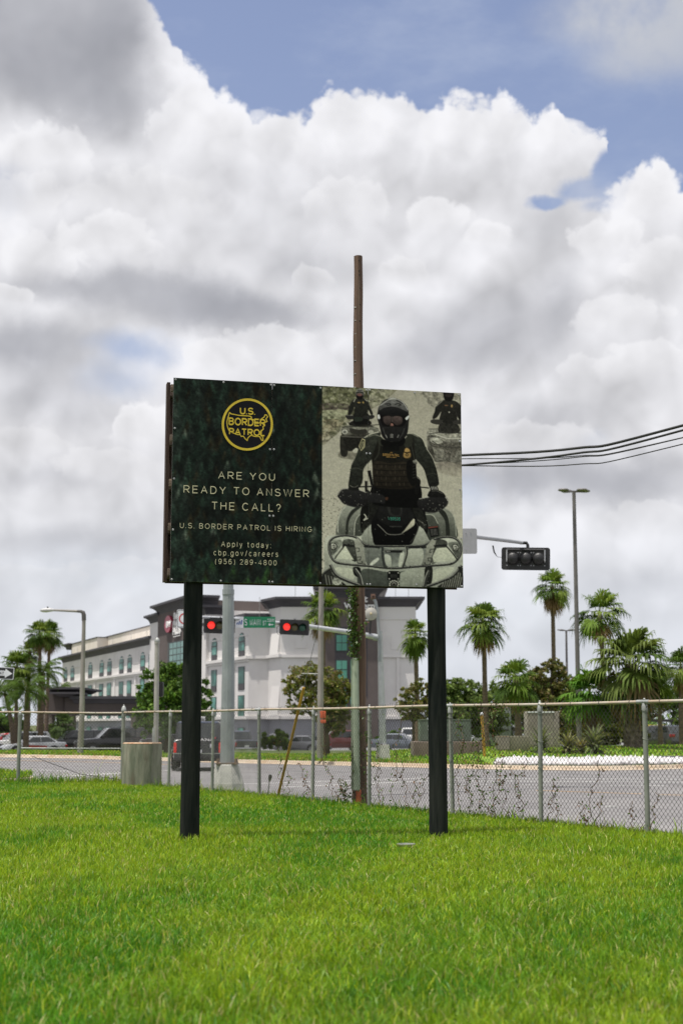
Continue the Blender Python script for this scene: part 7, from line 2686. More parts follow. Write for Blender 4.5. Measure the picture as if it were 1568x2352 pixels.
car('suv', P_WHITE, 'white SUV behind the blue-grey sedan by the green cabinet', 957, 1716, 134, math.pi * 0.4, 'suv', 1.0)
car('pickup', P_SILVER, 'silver pickup behind the yellow post and the low beige box', 1152, 1720, 112, Lh + 0.3, 'pickup', 1.0)
car('sedan', P_SILVER, 'silver car glimpsed between the tall beige cabinet and the yucca', 1292, 1712, 118, Lh + 0.2, 'car')
car('hatch', P_DGREY, 'dark grey hatchback parked behind the big palm at the right', 1513, 1718, 108, math.pi * 0.66, 'car', 1.05)
car('sedan', P_SILVER, 'silver car between the green cabinet and the yellow post', 1098, 1719, 114, math.pi * 0.8, 'car', 1.0)

# the SUV waiting on the road
es = car('suv', P_BLACK, 'dark SUV taxi seen from behind on the road with lit red tail lamps', 458, 1760, 55.5, R(94), 'suv', 0.98, ROAD_Z, group=None, lit=True, name='moving_suv')
S = SPECS['suv']
xr = S['belt'][-1][0]
w = S['W'] / 2
for sg in (-1, 1):
    for zz in (1.0, 0.83):
        MB().lathe([(0.055, 0.0), (0.05, -0.012), (0.01, -0.014)], (xr - 0.027, sg * w * 0.86, zz), 14, 'x').build('lamp_ring', M_tail_on, es, world=False)
MB().box(xr - 0.02, xr + 0.2, -w * 0.88, w * 0.88, 0.62, 0.66).build('chrome_strip', M_chrome, es, world=False)
tx_s = put_text('MEXICANA', (xr - 0.03, w * 0.62, 1.1), (xr - 0.03, -w * 0.62, 1.1), (0, 0, 0.11), M_signw, None, 0.02, 1.05)
tx_s.parent = es
tx_s.name = 'rear_lettering'
b = MB().obox((-0.6, 0.1, S['H'] + 0.09), (0.1, 0, 0), (0, 0.32, 0), (0, 0, 0.09))
tsn = b.build('roof_sign', M_signw, es, world=False, bevel=0.02)
tx2 = put_text('TAXI', (-0.71, 0.34, S['H'] + 0.035), (-0.71, -0.16, S['H'] + 0.035), (0, 0, 0.11), M_sblk, None, 0.02)
tx2.parent = tsn
tx2.name = 'roof_sign_lettering'
MB().lathe([(0.09, 0.0), (0.085, -0.012), (0.06, -0.014)], (xr - 0.015, -w * 0.55, 0.92), 20, 'x').build('round_sticker', M_platew, es, world=False)
MB().obox((xr - 0.02, -w * 0.62, 1.22), (0.004, 0, 0), (0, 0.07, 0), (0, 0, 0.03)).build('flag_sticker', P_RED, es, world=False)

# ------------------------------------------------------------------ roadside boxes
M_gcab = mat('green_cabinet', (0.105, 0.14, 0.10), (0.085, 0.115, 0.082), 0.6, scale=1.5, third=((0.20, 0.17, 0.11), 1.0, 0.7, 0.85))
M_tan = mat('tan_concrete', (0.19, 0.165, 0.145), (0.25, 0.22, 0.19), 0.9, scale=1.0, bump=0.2)
M_tan2 = mat('olive_concrete', (0.12, 0.115, 0.075), (0.165, 0.155, 0.11), 0.9, scale=1.2, bump=0.2)
M_pad = mat('brown_pad', (0.10, 0.075, 0.06), (0.14, 0.11, 0.088), 0.95, scale=1.5, bump=0.3)
BDp = 66.0


def rbox(name, label, cat, x0, x1, y0, y1, D, dep, m, pieces):
    a, c = W(x0, y1, D), W(x1, y0, D)
    o = thing(name, label, cat, ((a.x + c.x) / 2, D + dep / 2, a.z))
    MB().box(a.x, c.x, D, D + dep, a.z - 0.3, c.z).build('casing', m, o, bevel=0.02)
    for nm, f0, f1, g0, g1, d, mt in pieces:
        MB().box(a.x + (c.x - a.x) * f0, a.x + (c.x - a.x) * f1, D - d, D + 0.001 if d > 0 else D, a.z + (c.z - a.z) * g0, a.z + (c.z - a.z) * g1).build(nm, mt, o)
    return o, a, c


o, a, c = rbox('utility_cabinet', 'green metal utility cabinet on a brown concrete pad right of the right billboard post', 'utility cabinet', 964, 1081, 1655, 1703, BDp, 1.5, M_gcab, [
    ('door', 0.03, 0.40, 0.05, 0.94, 0.02, M_gcab), ('door', 0.43, 0.97, 0.05, 0.94, 0.02, M_gcab), ('warning_sticker', 0.16, 0.20, 0.55, 0.78, 0.026, M_swhite), ('vent', 0.73, 0.84, 0.68, 0.76, 0.026, M_trim)])
MB().box(a.x - 0.02, c.x + 0.02, BDp - 0.03, BDp + 1.53, c.z, c.z + 0.05).build('lid', M_gcab, o, bevel=0.01)
MB().poly([(a.x + (c.x - a.x) * f, BDp - 0.03, a.z + (c.z - a.z) * g) for f, g in ((0.46, 0.85), (0.50, 0.85), (0.48, 0.95))]).build('warning_triangle', M_ygrd, o, fix=False)
pa, pc_ = W(950, 1733, BDp - 1.3), W(1110, 1703, BDp - 1.3)
MB().box(pa.x, pc_.x, BDp - 1.2, BDp + 1.7, -0.6, a.z - 0.004).build('pad', M_pad, o, bevel=0.03)
rbox('utility_cabinet', 'tall tan cabinet standing behind the yuccas', 'utility cabinet', 1211, 1283, 1634, 1716, 71, 1.3, M_tan, [('door', 0.04, 0.80, 0.05, 0.95, 0.02, M_tan), ('cover_strip', 0.0, 0.85, 0.965, 0.995, 0.04, M_swhite)])
rbox('utility_box', 'low olive-beige concrete box left of the tall tan cabinet', 'utility box', 1143, 1216, 1691, 1722, 66, 1.2, M_tan2, [('corner_panel', 0.0, 0.36, 0.02, 0.97, 0.03, M_tan), ('rusty_edge', 0.0, 0.36, 0.97, 1.0, 0.035, M_rustring)])
rbox('wall_unit', 'dim blue-grey wall panel behind the yellow post', 'wall panel', 1118, 1172, 1624, 1692, 104, 2.0, mat('blue_grey_panel', (0.12, 0.135, 0.14), (0.15, 0.16, 0.165), 0.8), [('louvre', 0.1, 0.9, 0.2, 0.25, 0.04, M_trim), ('louvre', 0.1, 0.9, 0.5, 0.55, 0.04, M_trim)])
rbox('bin_store', 'low grey-brown block by the trees at the left edge', 'low wall', 5, 52, 1688, 1712, 124, 2.5, M_pad, [('coping', -0.02, 1.02, 0.93, 1.0, 0.08, M_tan)])
ybt, ybb = W(1105.5, 1637, 62.5), W(1112.5, 1728, 62.5)
yb = thing('bollard', 'slim yellow marker post with a white top beside the green cabinet', 'bollard', (ybb.x, 62.5, Tz(ybb.x, 62.5)))
MB().tube([(ybb.x, 62.5, Tz(ybb.x, 62.5) - 0.1), (ybt.x, 62.5, ybt.z - 0.08)], 0.065, 10).build('post', M_ygrd, yb)
MB().lathe([(0.068, -0.09), (0.07, -0.02), (0.05, 0.02), (0.01, 0.035)], (ybt.x, 62.5, ybt.z - 0.02), 12).build('cap', M_swhite, yb)
# carport at the right with a yellow band behind it
a, c = W(1480, 1658, 128), W(1640, 1652, 128)
cp_ = thing('carport', 'dark flat carport roof on thin posts behind the dark hatchback', 'carport', (W(1545, 1700, 128).x, 128, Tz(30, 128)))
MB().box(a.x, c.x, 128, 133, a.z, c.z).build('roof', M_sblk, cp_)
for px in (1543.5, 1552, 1600):
    p = W(px, 1700, 128)
    MB().box(p.x - 0.06, p.x + 0.06, 128.2, 128.32, Tz(p.x, 128) - 0.2, a.z).build('post', M_sblk, cp_)
a, c = W(1486, 1671, 150), W(1527, 1665, 150)
yc = thing('yellow_barrier', 'yellow height bar seen above the dark hatchback', 'barrier', ((a.x + c.x) / 2, 150, -1.2))
MB().box(a.x, c.x, 150, 150.3, a.z, c.z).build('bar', mat('bright_yellow', (0.62, 0.5, 0.03), None, 0.5), yc, bevel=0.03)
for px in (1488, 1525):
    p = W(px, 1690, 150)
    MB().box(p.x - 0.06, p.x + 0.06, 150.05, 150.2, -1.5, a.z).build('post', M_galv, yc)

# ------------------------------------------------------------------ vegetation
M_leaf = mat('foliage', (1, 1, 1), (0.8, 0.8, 0.8), 0.55, attr='Col', scale=3, spec=0.06, transl=0.27)
M_dry = mat('dry_fronds', (1, 1, 1), (0.8, 0.8, 0.8), 0.85, attr='Col', scale=3, spec=0.1, transl=0.2)
M_ptrunk = mat('palm_trunk', (0.17, 0.125, 0.095), (0.10, 0.075, 0.058), 0.95, scale=3.5, stretch=(1, 1, 4), bump=0.8, bscale=12, spec=0.1)
M_boots = mat('booted_palm_trunk', (0.20, 0.165, 0.13), (0.09, 0.072, 0.058), 0.95, scale=5, bump=0.8, bscale=10, spec=0.1)
M_bark = mat('bark', (0.10, 0.078, 0.06), (0.06, 0.047, 0.038), 0.95, scale=5, stretch=(1, 1, 0.3), bump=0.6, spec=0.1)
vr = np.random.default_rng(21)


class Leaves:
    def __init__(s):
        s.v, s.q, s.t, s.c = [], [], [], []
        s.n = 0

    def add(s, V, quads=None, tris=None, col=None):
        V = np.asarray(V, float).reshape(-1, 3)
        if quads is not None:
            s.q.append(np.asarray(quads, int).reshape(-1, 4) + s.n)
        if tris is not None:
            s.t.append(np.asarray(tris, int).reshape(-1, 3) + s.n)
        s.v.append(V)
        c = np.asarray(col, float)
        s.c.append(np.broadcast_to(c, (len(V), 3)))
        s.n += len(V)

    def build(s, name, m, parent, world=False):
        fl = [np.concatenate(x) for x in (s.q, s.t) if x]
        return np_mesh(name, np.concatenate(s.v), fl, m, parent, np.concatenate(s.c), world=world)


def fan_leaf(L, o, d, lp, r, nseg, col, droop=0.25, width=0.055, fold=0.35, petiole=(0.10, 0.13, 0.03)):
    """fan leaf on a stalk: o base, d unit direction of the stalk, lp its length, r blade radius"""
    d = np.array(d, float)
    d /= np.linalg.norm(d)
    up = np.array((0, 0, 1.0))
    s = np.cross(d, up)
    if np.linalg.norm(s) < 0.15:
        s = np.array((math.cos(lp * 50), math.sin(lp * 50), 0))
    s /= np.linalg.norm(s)
    n = np.cross(s, d)
    o = np.array(o, float)
    mid = o + d * lp * 0.5 + n * 0.06 * lp
    h = o + d * lp - up * 0.10 * lp
    w = 0.022
    L.add([o - s * w, o + s * w, mid + s * w, mid - s * w, h + s * w * 0.7, h - s * w * 0.7], quads=[(0, 1, 2, 3), (3, 2, 4, 5)], col=petiole)
    # blade direction bends down from the stalk
    f = d - up * droop
    f /= np.linalg.norm(f)
    n2 = np.cross(s, f)
    for k in range(nseg):
        a = (k + 0.5) / nseg * 2 - 1
        th = a * R(104) + vr.normal(0, 0.04)
        ll = r * (1.0 - 0.33 * abs(a) ** 1.6) * vr.uniform(0.9, 1.06)
        e = f * math.cos(th) + s * math.sin(th) + n2 * fold * (abs(a) * 0.6)
        e /= np.linalg.norm(e)
        t = np.cross(e, n2)
        t /= np.linalg.norm(t)
        wd = r * width * vr.uniform(0.8, 1.2)
        p1 = h + e * ll * 0.55 - up * 0.02 * ll
        p2 = h + e * ll * 0.84 - up * (0.10 + 0.16 * vr.random()) * ll
        p3 = h + e * ll * 0.96 - up * (0.26 + 0.42 * vr.random()) * ll
        c = np.array(col) * vr.uniform(0.75, 1.3)
        L.add([h, p1 - t * wd, p1 + t * wd, p2 - t * wd * 0.6, p2 + t * wd * 0.6, p3], quads=[(1, 2, 4, 3)], tris=[(0, 2, 1), (3, 4, 5)], col=c)


GREEN_P = [(0.062, 0.108, 0.018), (0.090, 0.145, 0.022), (0.045, 0.082, 0.015), (0.130, 0.180, 0.032)]


def palm(name, label, px, pyc, D, crown_px, px_base=None, nl=38, trunk_r=0.17, skirt=10, group=None, seed=0, boots=False, petl=0.5, z=None, el_lo=-32, green=None, dead=0.0, segs=17):
    """fan palm: crown centre at picture (px, pyc) at depth D, crown_px wide"""
    global vr
    vr = np.random.default_rng(1000 + seed)
    c = W(px, pyc, D)
    b = W(px_base or px, pyc, D)
    zb = Tz(b.x, D) if z is None else z
    root = thing(name, label, 'palm tree', (b.x, D, zb), 0, group)
    H = c.z - zb
    dx = c.x - b.x
    rad = crown_px / FPX * D / 2
    tp, rr = [], []
    n = 14
    for i in range(n + 1):
        t = i / n
        tp.append((dx * t * t, 0.06 * H * 0.1 * math.sin(t * 3), -0.3 + (H - 0.05 + 0.3) * t))
        rr.append(trunk_r * (1.25 - 0.45 * min(1, t * 1.6)) * (1 + 0.04 * math.sin(i * 2.1)))
    tr = MB().tube(tp, rr, 14)
    tr.build('trunk', M_boots if boots else M_ptrunk, root, world=False)
    top = np.array(tp[-1])
    if boots:
        bt = MB()
        k = 0
        zz = 0.1
        while zz < H - 0.3:
            for j in range(7):
                a = 2 * math.pi * (j + 0.5 * (k % 2)) / 7 + vr.normal(0, 0.1)
                r0 = trunk_r * 0.98
                p = Vector((dx * (zz / H) ** 2 + r0 * math.cos(a), r0 * math.sin(a), zz))
                o = Vector((math.cos(a), math.sin(a), 0))
                t = Vector((-math.sin(a), math.cos(a), 0))
                w_ = 0.12
                q = p + o * 0.12 + Vector((0, 0, 0.26))
                bt.quad(p - t * w_, p + t * w_, q + t * w_ * 0.55, q - t * w_ * 0.55)
                bt.quad(p - t * w_ + Vector((0, 0, 0.18)), q - t * w_ * 0.55, q + t * w_ * 0.55, p + t * w_ + Vector((0, 0, 0.18)))
            zz += 0.26
            k += 1
        bt.build('leaf_boots', M_boots, root, world=False, fix=False, smooth=False)
    L = Leaves()
    for i in range(nl):
        u = (i + 0.5) / nl
        el = R(88) - (R(88) - R(el_lo)) * u ** 0.85
        az = i * 2.39996 + vr.normal(0, 0.35)
        el += vr.normal(0, 0.12)
        d = (math.cos(az) * math.cos(el), math.sin(az) * math.cos(el), math.sin(el))
        g = (green or GREEN_P)[vr.integers(0, len(green or GREEN_P))]
        f = vr.uniform(0.8, 1.2)
        if vr.random() < dead and u > 0.5:
            g = (0.19, 0.14, 0.07)
        lpet = rad * petl * vr.uniform(0.62, 1.22)
        fan_leaf(L, top + np.array((0, 0, -0.25 * rad * u * 0.7)), d, lpet, rad * (1 - petl * 0.72) * vr.uniform(0.9, 1.15), segs, np.array(g) * f, 0.15 + 0.5 * u)
    L.build('crown', M_leaf, root)
    if skirt:
        L2 = Leaves()
        for i in range(skirt):
            az = i * 2.4 + vr.normal(0, 0.3)
            el = R(vr.uniform(-88, -48))
            d = (math.cos(az) * math.cos(el), math.sin(az) * math.cos(el), math.sin(el))
            f = vr.uniform(0.7, 1.2)
            fan_leaf(L2, top + np.array((0, 0, -0.2 * rad)), d, rad * 0.42 * vr.uniform(0.6, 1.2), rad * 0.55 * vr.uniform(0.7, 1.2), 14, np.array((0.26, 0.17, 0.095)) * f, 0.6, 0.045, 0.1, (0.22, 0.15, 0.085))
        L2.build('dead_fronds', M_dry, root)
    return root


def feather_palm(name, label, px, pyc, D, crown_px, px_base=None, nl=22, trunk_r=0.16, group=None, seed=0, z=None, green=(0.055, 0.095, 0.018)):
    global vr
    vr = np.random.default_rng(2000 + seed)
    c = W(px, pyc, D)
    b = W(px_base or px, pyc, D)
    zb = Tz(b.x, D) if z is None else z
    root = thing(name, label, 'palm tree', (b.x, D, zb), 0, group)
    H = c.z - zb
    rad = crown_px / FPX * D / 2
    dx = c.x - b.x
    MB().tube([(dx * t * t, 0, -0.3 + (H + 0.3) * t) for t in np.linspace(0, 1, 10)], [trunk_r * (1.2 - 0.4 * t) for t in np.linspace(0, 1, 10)], 12).build('trunk', M_ptrunk, root, world=False)
    top = np.array((dx, 0, H))
    L = Leaves()
    for i in range(nl):
        u = (i + 0.5) / nl
        el = R(80) - R(95) * u
        az = i * 2.39996 + vr.normal(0, 0.2)
        h = np.array((math.cos(az), math.sin(az), 0))
        s = np.array((-math.sin(az), math.cos(az), 0))
        ln = rad * vr.uniform(1.05, 1.35)
        P = []
        p = top.copy()
        e = el
        m = 12
        for k in range(m + 1):
            P.append(p.copy())
            p = p + (h * math.cos(e) + np.array((0, 0, 1)) * math.sin(e)) * ln / m
            e -= R(9.5) * (0.5 + k / m)
        col = np.array(green) * vr.uniform(0.7, 1.35)
        for k in range(m):
            w = 0.025 * (1 - k / m) + 0.006
            L.add([P[k] - s * w, P[k] + s * w, P[k + 1] + s * w, P[k + 1] - s * w], quads=[(0, 1, 2, 3)], col=(0.12, 0.14, 0.05))
            if k < 1:
                continue
            for sub in (0, 0.5):
                o = P[k] * (1 - sub) + P[k + 1] * sub
                t = P[k + 1] - P[k]
                t /= np.linalg.norm(t)
                ll = rad * 0.34 * math.sin(math.pi * min(1, (k + sub) / m * 0.85 + 0.12))
                for sg in (-1, 1):
                    dd = t * 0.7 + s * sg * 0.9 - np.array((0, 0, 1)) * vr.uniform(0.1, 0.5)
                    dd /= np.linalg.norm(dd)
                    wv = t * 0.022 * rad
                    mid = o + dd * ll * 0.55
                    tip = o + dd * ll - np.array((0, 0, 1)) * ll * 0.35
                    L.add([o, mid - wv, mid + wv, tip], quads=None, tris=[(0, 1, 2), (1, 3, 2)], col=col * vr.uniform(0.85, 1.15))
    L.build('crown', M_leaf, root)
    return root


def leaf_cluster(L, centre, rx, ry, rz, n, size, cols, shell=0.55):
    """leaf-sized faces scattered through an uneven ellipsoid"""
    u = vr.normal(size=(n, 3))
    u /= np.linalg.norm(u, axis=1)[:, None]
    r = (shell + (1 - shell) * vr.random(n)) ** 0.8
    r = r * (0.80 + 0.4 * vr.random(n))
    P = np.array(centre)[None] + u * r[:, None] * np.array((rx, ry, rz))[None]
    a = vr.normal(size=(n, 3))
    a /= np.linalg.norm(a, axis=1)[:, None]
    b = np.cross(a, vr.normal(size=(n, 3)))
    b /= np.linalg.norm(b, axis=1)[:, None]
    s = size * vr.uniform(0.6, 1.4, n)
    A, B = a * s[:, None], b * (s * 0.55)[:, None]
    V = np.stack([P - A, P + B, P + A, P - B], 1).reshape(-1, 3)
    q = np.arange(4 * n).reshape(n, 4)
    cc = np.array(cols)[vr.integers(0, len(cols), n)] * vr.uniform(0.7, 1.3, n)[:, None]
    L.add(V, quads=q, col=np.repeat(cc, 4, 0))


def broad_tree(name, label, px, D, py_base, clumps, cols, nleaf, size, trunk_r=0.12, cat='tree', z=None, limbs=True, group=None, seed=0, shell=0.3):
    """clumps in picture units: (x, y, rx, ry) with depth scatter"""
    global vr
    vr = np.random.default_rng(3000 + seed)
    b = W(px, py_base, D)
    zb = Tz(b.x, D) if z is None else z
    root = thing(name, label, cat, (b.x, D, zb), 0, group)
    k = D / FPX
    tot = sum(c[2] * c[3] for c in clumps)
    L = Leaves()
    cen = []
    for (x, y, rx, ry) in clumps:
        dd = vr.normal(0, 0.5) * rx * k * 0.6
        c = W(x, y, D)
        p = (c.x - b.x, dd, c.z - zb)
        cen.append(p)
        n = int(nleaf * rx * ry / tot)
        # each clump is itself several sprays
        m = max(5, int(rx * ry / 32) + 3)
        for j in range(m):
            u = vr.normal(size=3)
            u /= np.linalg.norm(u)
            o = np.array(p) + u * np.array((rx, rx, ry)) * k * vr.uniform(0.1, 1.0) ** 0.6
            f = vr.uniform(0.16, 0.38)
            leaf_cluster(L, o, rx * k * f, rx * k * f, ry * k * f * 0.8, n // m + 1, size, np.array(cols) * vr.uniform(0.75, 1.25), shell)
    L.build('crown', M_leaf, root)
    if limbs:
        top = np.mean(cen, 0)
        zt = max(0.4, min(c[2] for c in cen) * 0.9)
        tr = MB().tube([(0, 0, -0.3), (0.03, 0.02, zt * 0.5), (top[0] * 0.2, 0, zt)], [trunk_r * 1.2, trunk_r, trunk_r * 0.8], 10)
        for c in cen:
            c = np.array(c)
            m = np.array((top[0] * 0.2, 0, zt))
            tr.tube([m - np.array((0, 0, 0.15)), m * 0.45 + c * 0.55 + np.array((0, 0, -0.1)), c], [trunk_r * 0.55, trunk_r * 0.35, trunk_r * 0.12], 7)
        tr.build('trunk', M_bark, root, world=False)
    return root


G_DARK = [(0.072, 0.136, 0.029), (0.096, 0.184, 0.035), (0.056, 0.104, 0.026), (0.136, 0.216, 0.040)]
G_OLIVE = [(0.15, 0.18, 0.045), (0.20, 0.21, 0.05), (0.11, 0.14, 0.04), (0.22, 0.20, 0.09), (0.20, 0.15, 0.07)]
G_BRIGHT = [(0.10, 0.16, 0.03), (0.13, 0.17, 0.03), (0.07, 0.11, 0.025)]
G_BROWN = [(0.16, 0.15, 0.05), (0.11, 0.115, 0.035), (0.17, 0.135, 0.07), (0.10, 0.13, 0.035)]
G_MID = [(0.120, 0.176, 0.048), (0.088, 0.136, 0.040), (0.160, 0.208, 0.064)]

# palms at the right
palm('fan_palm', 'tall slender fan palm with a brown skirt, leftmost of the tall palms at right', 1110, 1425, 92, 118, 1111, nl=32, trunk_r=0.19, skirt=26, seed=1)
palm('fan_palm', 'tallest fan palm, its crown touching the back of the near traffic signal', 1268, 1345, 100, 100, 1267, nl=24, trunk_r=0.18, skirt=26, seed=2)
palm('fan_palm', 'fan palm just right of the tall car park light pole', 1376, 1405, 90, 128, 1384, nl=25, trunk_r=0.18, skirt=8, seed=3)
palm('fan_palm', 'big broad fan palm with a thick scaly trunk, largest at the right', 1447, 1522, 72, 204, 1447, nl=40, trunk_r=0.40, skirt=34, seed=4, boots=True, petl=0.55, el_lo=-35, dead=0.2,
     green=[(0.085, 0.125, 0.025), (0.12, 0.16, 0.04), (0.055, 0.09, 0.02)], segs=22)
palm('fan_palm', 'short fan palm with drooping fronds between the slender palm and the tall tan cabinet', 1183, 1560, 82, 120, 1188, nl=24, trunk_r=0.2, skirt=6, seed=5, el_lo=-40)
palm('fan_palm', 'leafy low fan palm in front of the big palm above the yuccas', 1353, 1592, 74, 150, 1357, nl=30, trunk_r=0.22, skirt=6, seed=6, petl=0.5, el_lo=-20, green=[(0.07, 0.16, 0.02), (0.10, 0.20, 0.025)])
palm('fan_palm', 'fan palm cut off by the right edge of the picture', 1562, 1530, 88, 105, 1560, nl=26, trunk_r=0.18, skirt=12, seed=7)
palm('fan_palm', 'second palm behind the big palm trunk near the right edge', 1512, 1575, 95, 90, 1512, nl=26, trunk_r=0.16, skirt=8, seed=8)
palm('fan_palm', 'fan palm behind the tall grey pole with a hanging brown skirt', 741, 1398, 92, 108, 742, nl=27, trunk_r=0.2, skirt=22, seed=9)
palm('fan_palm', 'narrow fan palm with hanging green fronds left of the right billboard post', 953, 1455, 88, 84, 957, nl=30, trunk_r=0.17, skirt=3, seed=10, el_lo=-75)
# palms at the left
palm('fan_palm', 'left one of the two tallest fan palms beside the street lamp', 92, 1452, 118, 74, 97, nl=30, trunk_r=0.18, skirt=10, seed=11)
palm('fan_palm', 'right one of the two tallest fan palms beside the street lamp', 115, 1456, 121, 72, 113, nl=28, trunk_r=0.17, skirt=12, seed=12)
palm('fan_palm', 'fan palm behind the pair of tallest palms, half hidden by their crowns', 68, 1495, 128, 64, 70, nl=28, trunk_r=0.2, skirt=8, seed=13)
palm('fan_palm', 'fan palm behind the black and white arrow sign', 38, 1528, 112, 90, 42, nl=30, trunk_r=0.17, skirt=8, seed=14)
feather_palm('feather_palm', 'feather palm with arching fronds right of the black and white arrow sign', 62, 1590, 104, 120, 64, nl=26, trunk_r=0.2, seed=15)
feather_palm('feather_palm', 'drooping feather palm at the left edge below the arrow sign', 12, 1592, 108, 90, 36, nl=22, trunk_r=0.17, seed=16)
feather_palm('feather_palm', 'upright feather palm between the tall palms and the brown canopy', 100, 1545, 112, 100, 98, nl=22, trunk_r=0.2, seed=17)
feather_palm('feather_palm', 'small feather palm rising over the brown canopy edge', 138, 1585, 136, 60, 138, nl=18, trunk_r=0.15, seed=18)
feather_palm('feather_palm', 'small feather palm on top of the canopy right of the street lamp', 172, 1600, 138, 46, 172, nl=16, trunk_r=0.15, seed=19)
palm('fan_palm', 'bushy low fan palm in front of the stone columns of the canopy', 146, 1665, 118, 68, 146, nl=34, trunk_r=0.3, skirt=5, seed=20, el_lo=-15, green=[(0.075, 0.12, 0.03), (0.06, 0.10, 0.03)])

# broad-leaved trees and shrubs
broad_tree('leafy_tree', 'dense dark green tree behind the left billboard post', 385, 84, 1700,
           [(360, 1560, 34, 28), (390, 1545, 40, 28), (345, 1600, 34, 40), (395, 1600, 50, 46), (430, 1580, 34, 40), (335, 1650, 28, 40), (380, 1655, 50, 40), (430, 1640, 44, 46), (462, 1600, 26, 40), (470, 1650, 26, 40)],
           G_DARK, 21000, 0.105, 0.2, seed=1)
broad_tree('leafy_tree', 'thin yellow-green tree behind the tall grey pole', 752, 80, 1725,
           [(690, 1555, 36, 30), (665, 1580, 22, 22), (720, 1545, 32, 26), (760, 1560, 30, 34), (710, 1590, 44, 34), (770, 1590, 30, 40), (690, 1620, 34, 24), (745, 1625, 44, 36), (785, 1630, 26, 46), (765, 1665, 34, 26), (800, 1585, 16, 26)],
           G_OLIVE, 10500, 0.085, 0.11, seed=2, shell=0.1)
broad_tree('leafy_tree', 'small sparse olive tree left of the right billboard post', 948, 76, 1722,
           [(940, 1590, 24, 20), (960, 1575, 20, 20), (925, 1615, 24, 20), (955, 1625, 34, 26), (980, 1600, 22, 30), (935, 1645, 26, 18), (975, 1640, 24, 22)],
           G_OLIVE, 3600, 0.085, 0.08, seed=3, shell=0.1)
broad_tree('leafy_tree', 'green tree behind the green cabinet right of the right billboard post', 1055, 96, 1705,
           [(1050, 1580, 34, 24), (1030, 1600, 26, 36), (1075, 1590, 34, 30), (1110, 1605, 26, 26), (1060, 1630, 50, 40), (1110, 1640, 40, 36), (1035, 1650, 34, 34), (1140, 1650, 30, 40), (1090, 1668, 50, 28)],
           G_MID, 14000, 0.115, 0.18, seed=4, shell=0.2)
broad_tree('leafy_tree', 'brownish leafy tree between the tan cabinet and the low fan palm', 1270, 88, 1705,
           [(1262, 1530, 22, 20), (1240, 1550, 26, 24), (1285, 1545, 24, 26), (1230, 1590, 30, 34), (1270, 1590, 40, 36), (1305, 1600, 30, 40), (1250, 1635, 44, 34), (1300, 1650, 40, 40), (1330, 1640, 30, 34), (1220, 1640, 24, 30)],
           G_BROWN, 13000, 0.105, 0.15, seed=5, shell=0.15)
broad_tree('leafy_tree', 'green thicket behind the yuccas and the big palm trunk', 1385, 86, 1712,
           [(1350, 1660, 50, 36), (1400, 1650, 44, 40), (1420, 1680, 44, 30), (1375, 1690, 54, 24), (1310, 1690, 44, 24), (1460, 1690, 30, 24), (1250, 1690, 36, 26)],
           [(0.075, 0.09, 0.022), (0.10, 0.115, 0.025), (0.05, 0.065, 0.02), (0.13, 0.12, 0.03)], 10000, 0.12, 0.12, seed=6, cat='thicket', shell=0.15)
broad_tree('leafy_tree', 'leafy bush at the right edge behind the dark hatchback', 1560, 112, 1716,
           [(1555, 1690, 20, 24), (1580, 1670, 30, 40), (1600, 1640, 40, 50)], G_MID, 4500, 0.14, 0.1, seed=7)
broad_tree('round_shrub', 'round clipped shrub in front of the grey hotel base right of the mast-arm pole', 626, 120, 1720,
           [(612, 1702, 20, 20), (632, 1698, 22, 22), (648, 1704, 16, 18), (600, 1710, 14, 14)], [(0.05, 0.09, 0.015), (0.075, 0.12, 0.02)], 5200, 0.14, 0.06, cat='shrub', limbs=False, seed=8)
broad_tree('round_shrub', 'dark clipped shrub behind the far mast footing', 850, 124, 1712,
           [(845, 1700, 14, 14), (868, 1700, 12, 16)], G_DARK, 2200, 0.14, 0.05, cat='shrub', limbs=False, seed=9)
broad_tree('round_shrub', 'low dark shrub above the blue-grey sedan', 900, 138, 1706,
           [(890, 1690, 14, 10), (905, 1684, 14, 10), (918, 1688, 10, 10)], G_DARK, 2200, 0.15, 0.05, cat='shrub', limbs=False, seed=10)
broad_tree('round_shrub', 'green shrubbery beneath the palms left of the canopy', 100, 122, 1716,
           [(95, 1685, 26, 22), (75, 1690, 22, 18), (120, 1680, 16, 24), (60, 1700, 20, 14)], G_MID, 5200, 0.16, 0.05, cat='shrub', limbs=False, seed=11)
broad_tree('leafy_tree', 'distant round trees at the left edge under the palms', 20, 170, 1700,
           [(0, 1668, 26, 20), (25, 1664, 24, 20), (48, 1672, 22, 18), (-25, 1664, 26, 24), (10, 1690, 40, 14)], G_DARK, 5200, 0.26, 0.2, seed=12)

broad_tree('leafy_tree', 'wide green tree behind the short fan palm and the brownish tree', 1215, 108, 1705,
           [(1150, 1590, 30, 30), (1190, 1575, 34, 30), (1225, 1560, 30, 28), (1160, 1630, 44, 40), (1210, 1620, 50, 44), (1140, 1670, 40, 30), (1260, 1600, 30, 40), (1320, 1580, 30, 34), (1330, 1630, 40, 40)], G_MID, 14000, 0.13, 0.2, seed=13, shell=0.2)
broad_tree('leafy_tree', 'dark green tree mass behind the big fan palm at the right', 1460, 115, 1708,
           [(1420, 1610, 44, 40), (1470, 1620, 44, 34), (1395, 1640, 40, 40), (1500, 1600, 34, 30), (1545, 1610, 34, 36), (1440, 1660, 40, 30), (1580, 1600, 40, 40)], G_DARK, 12000, 0.13, 0.2, seed=14, shell=0.2)

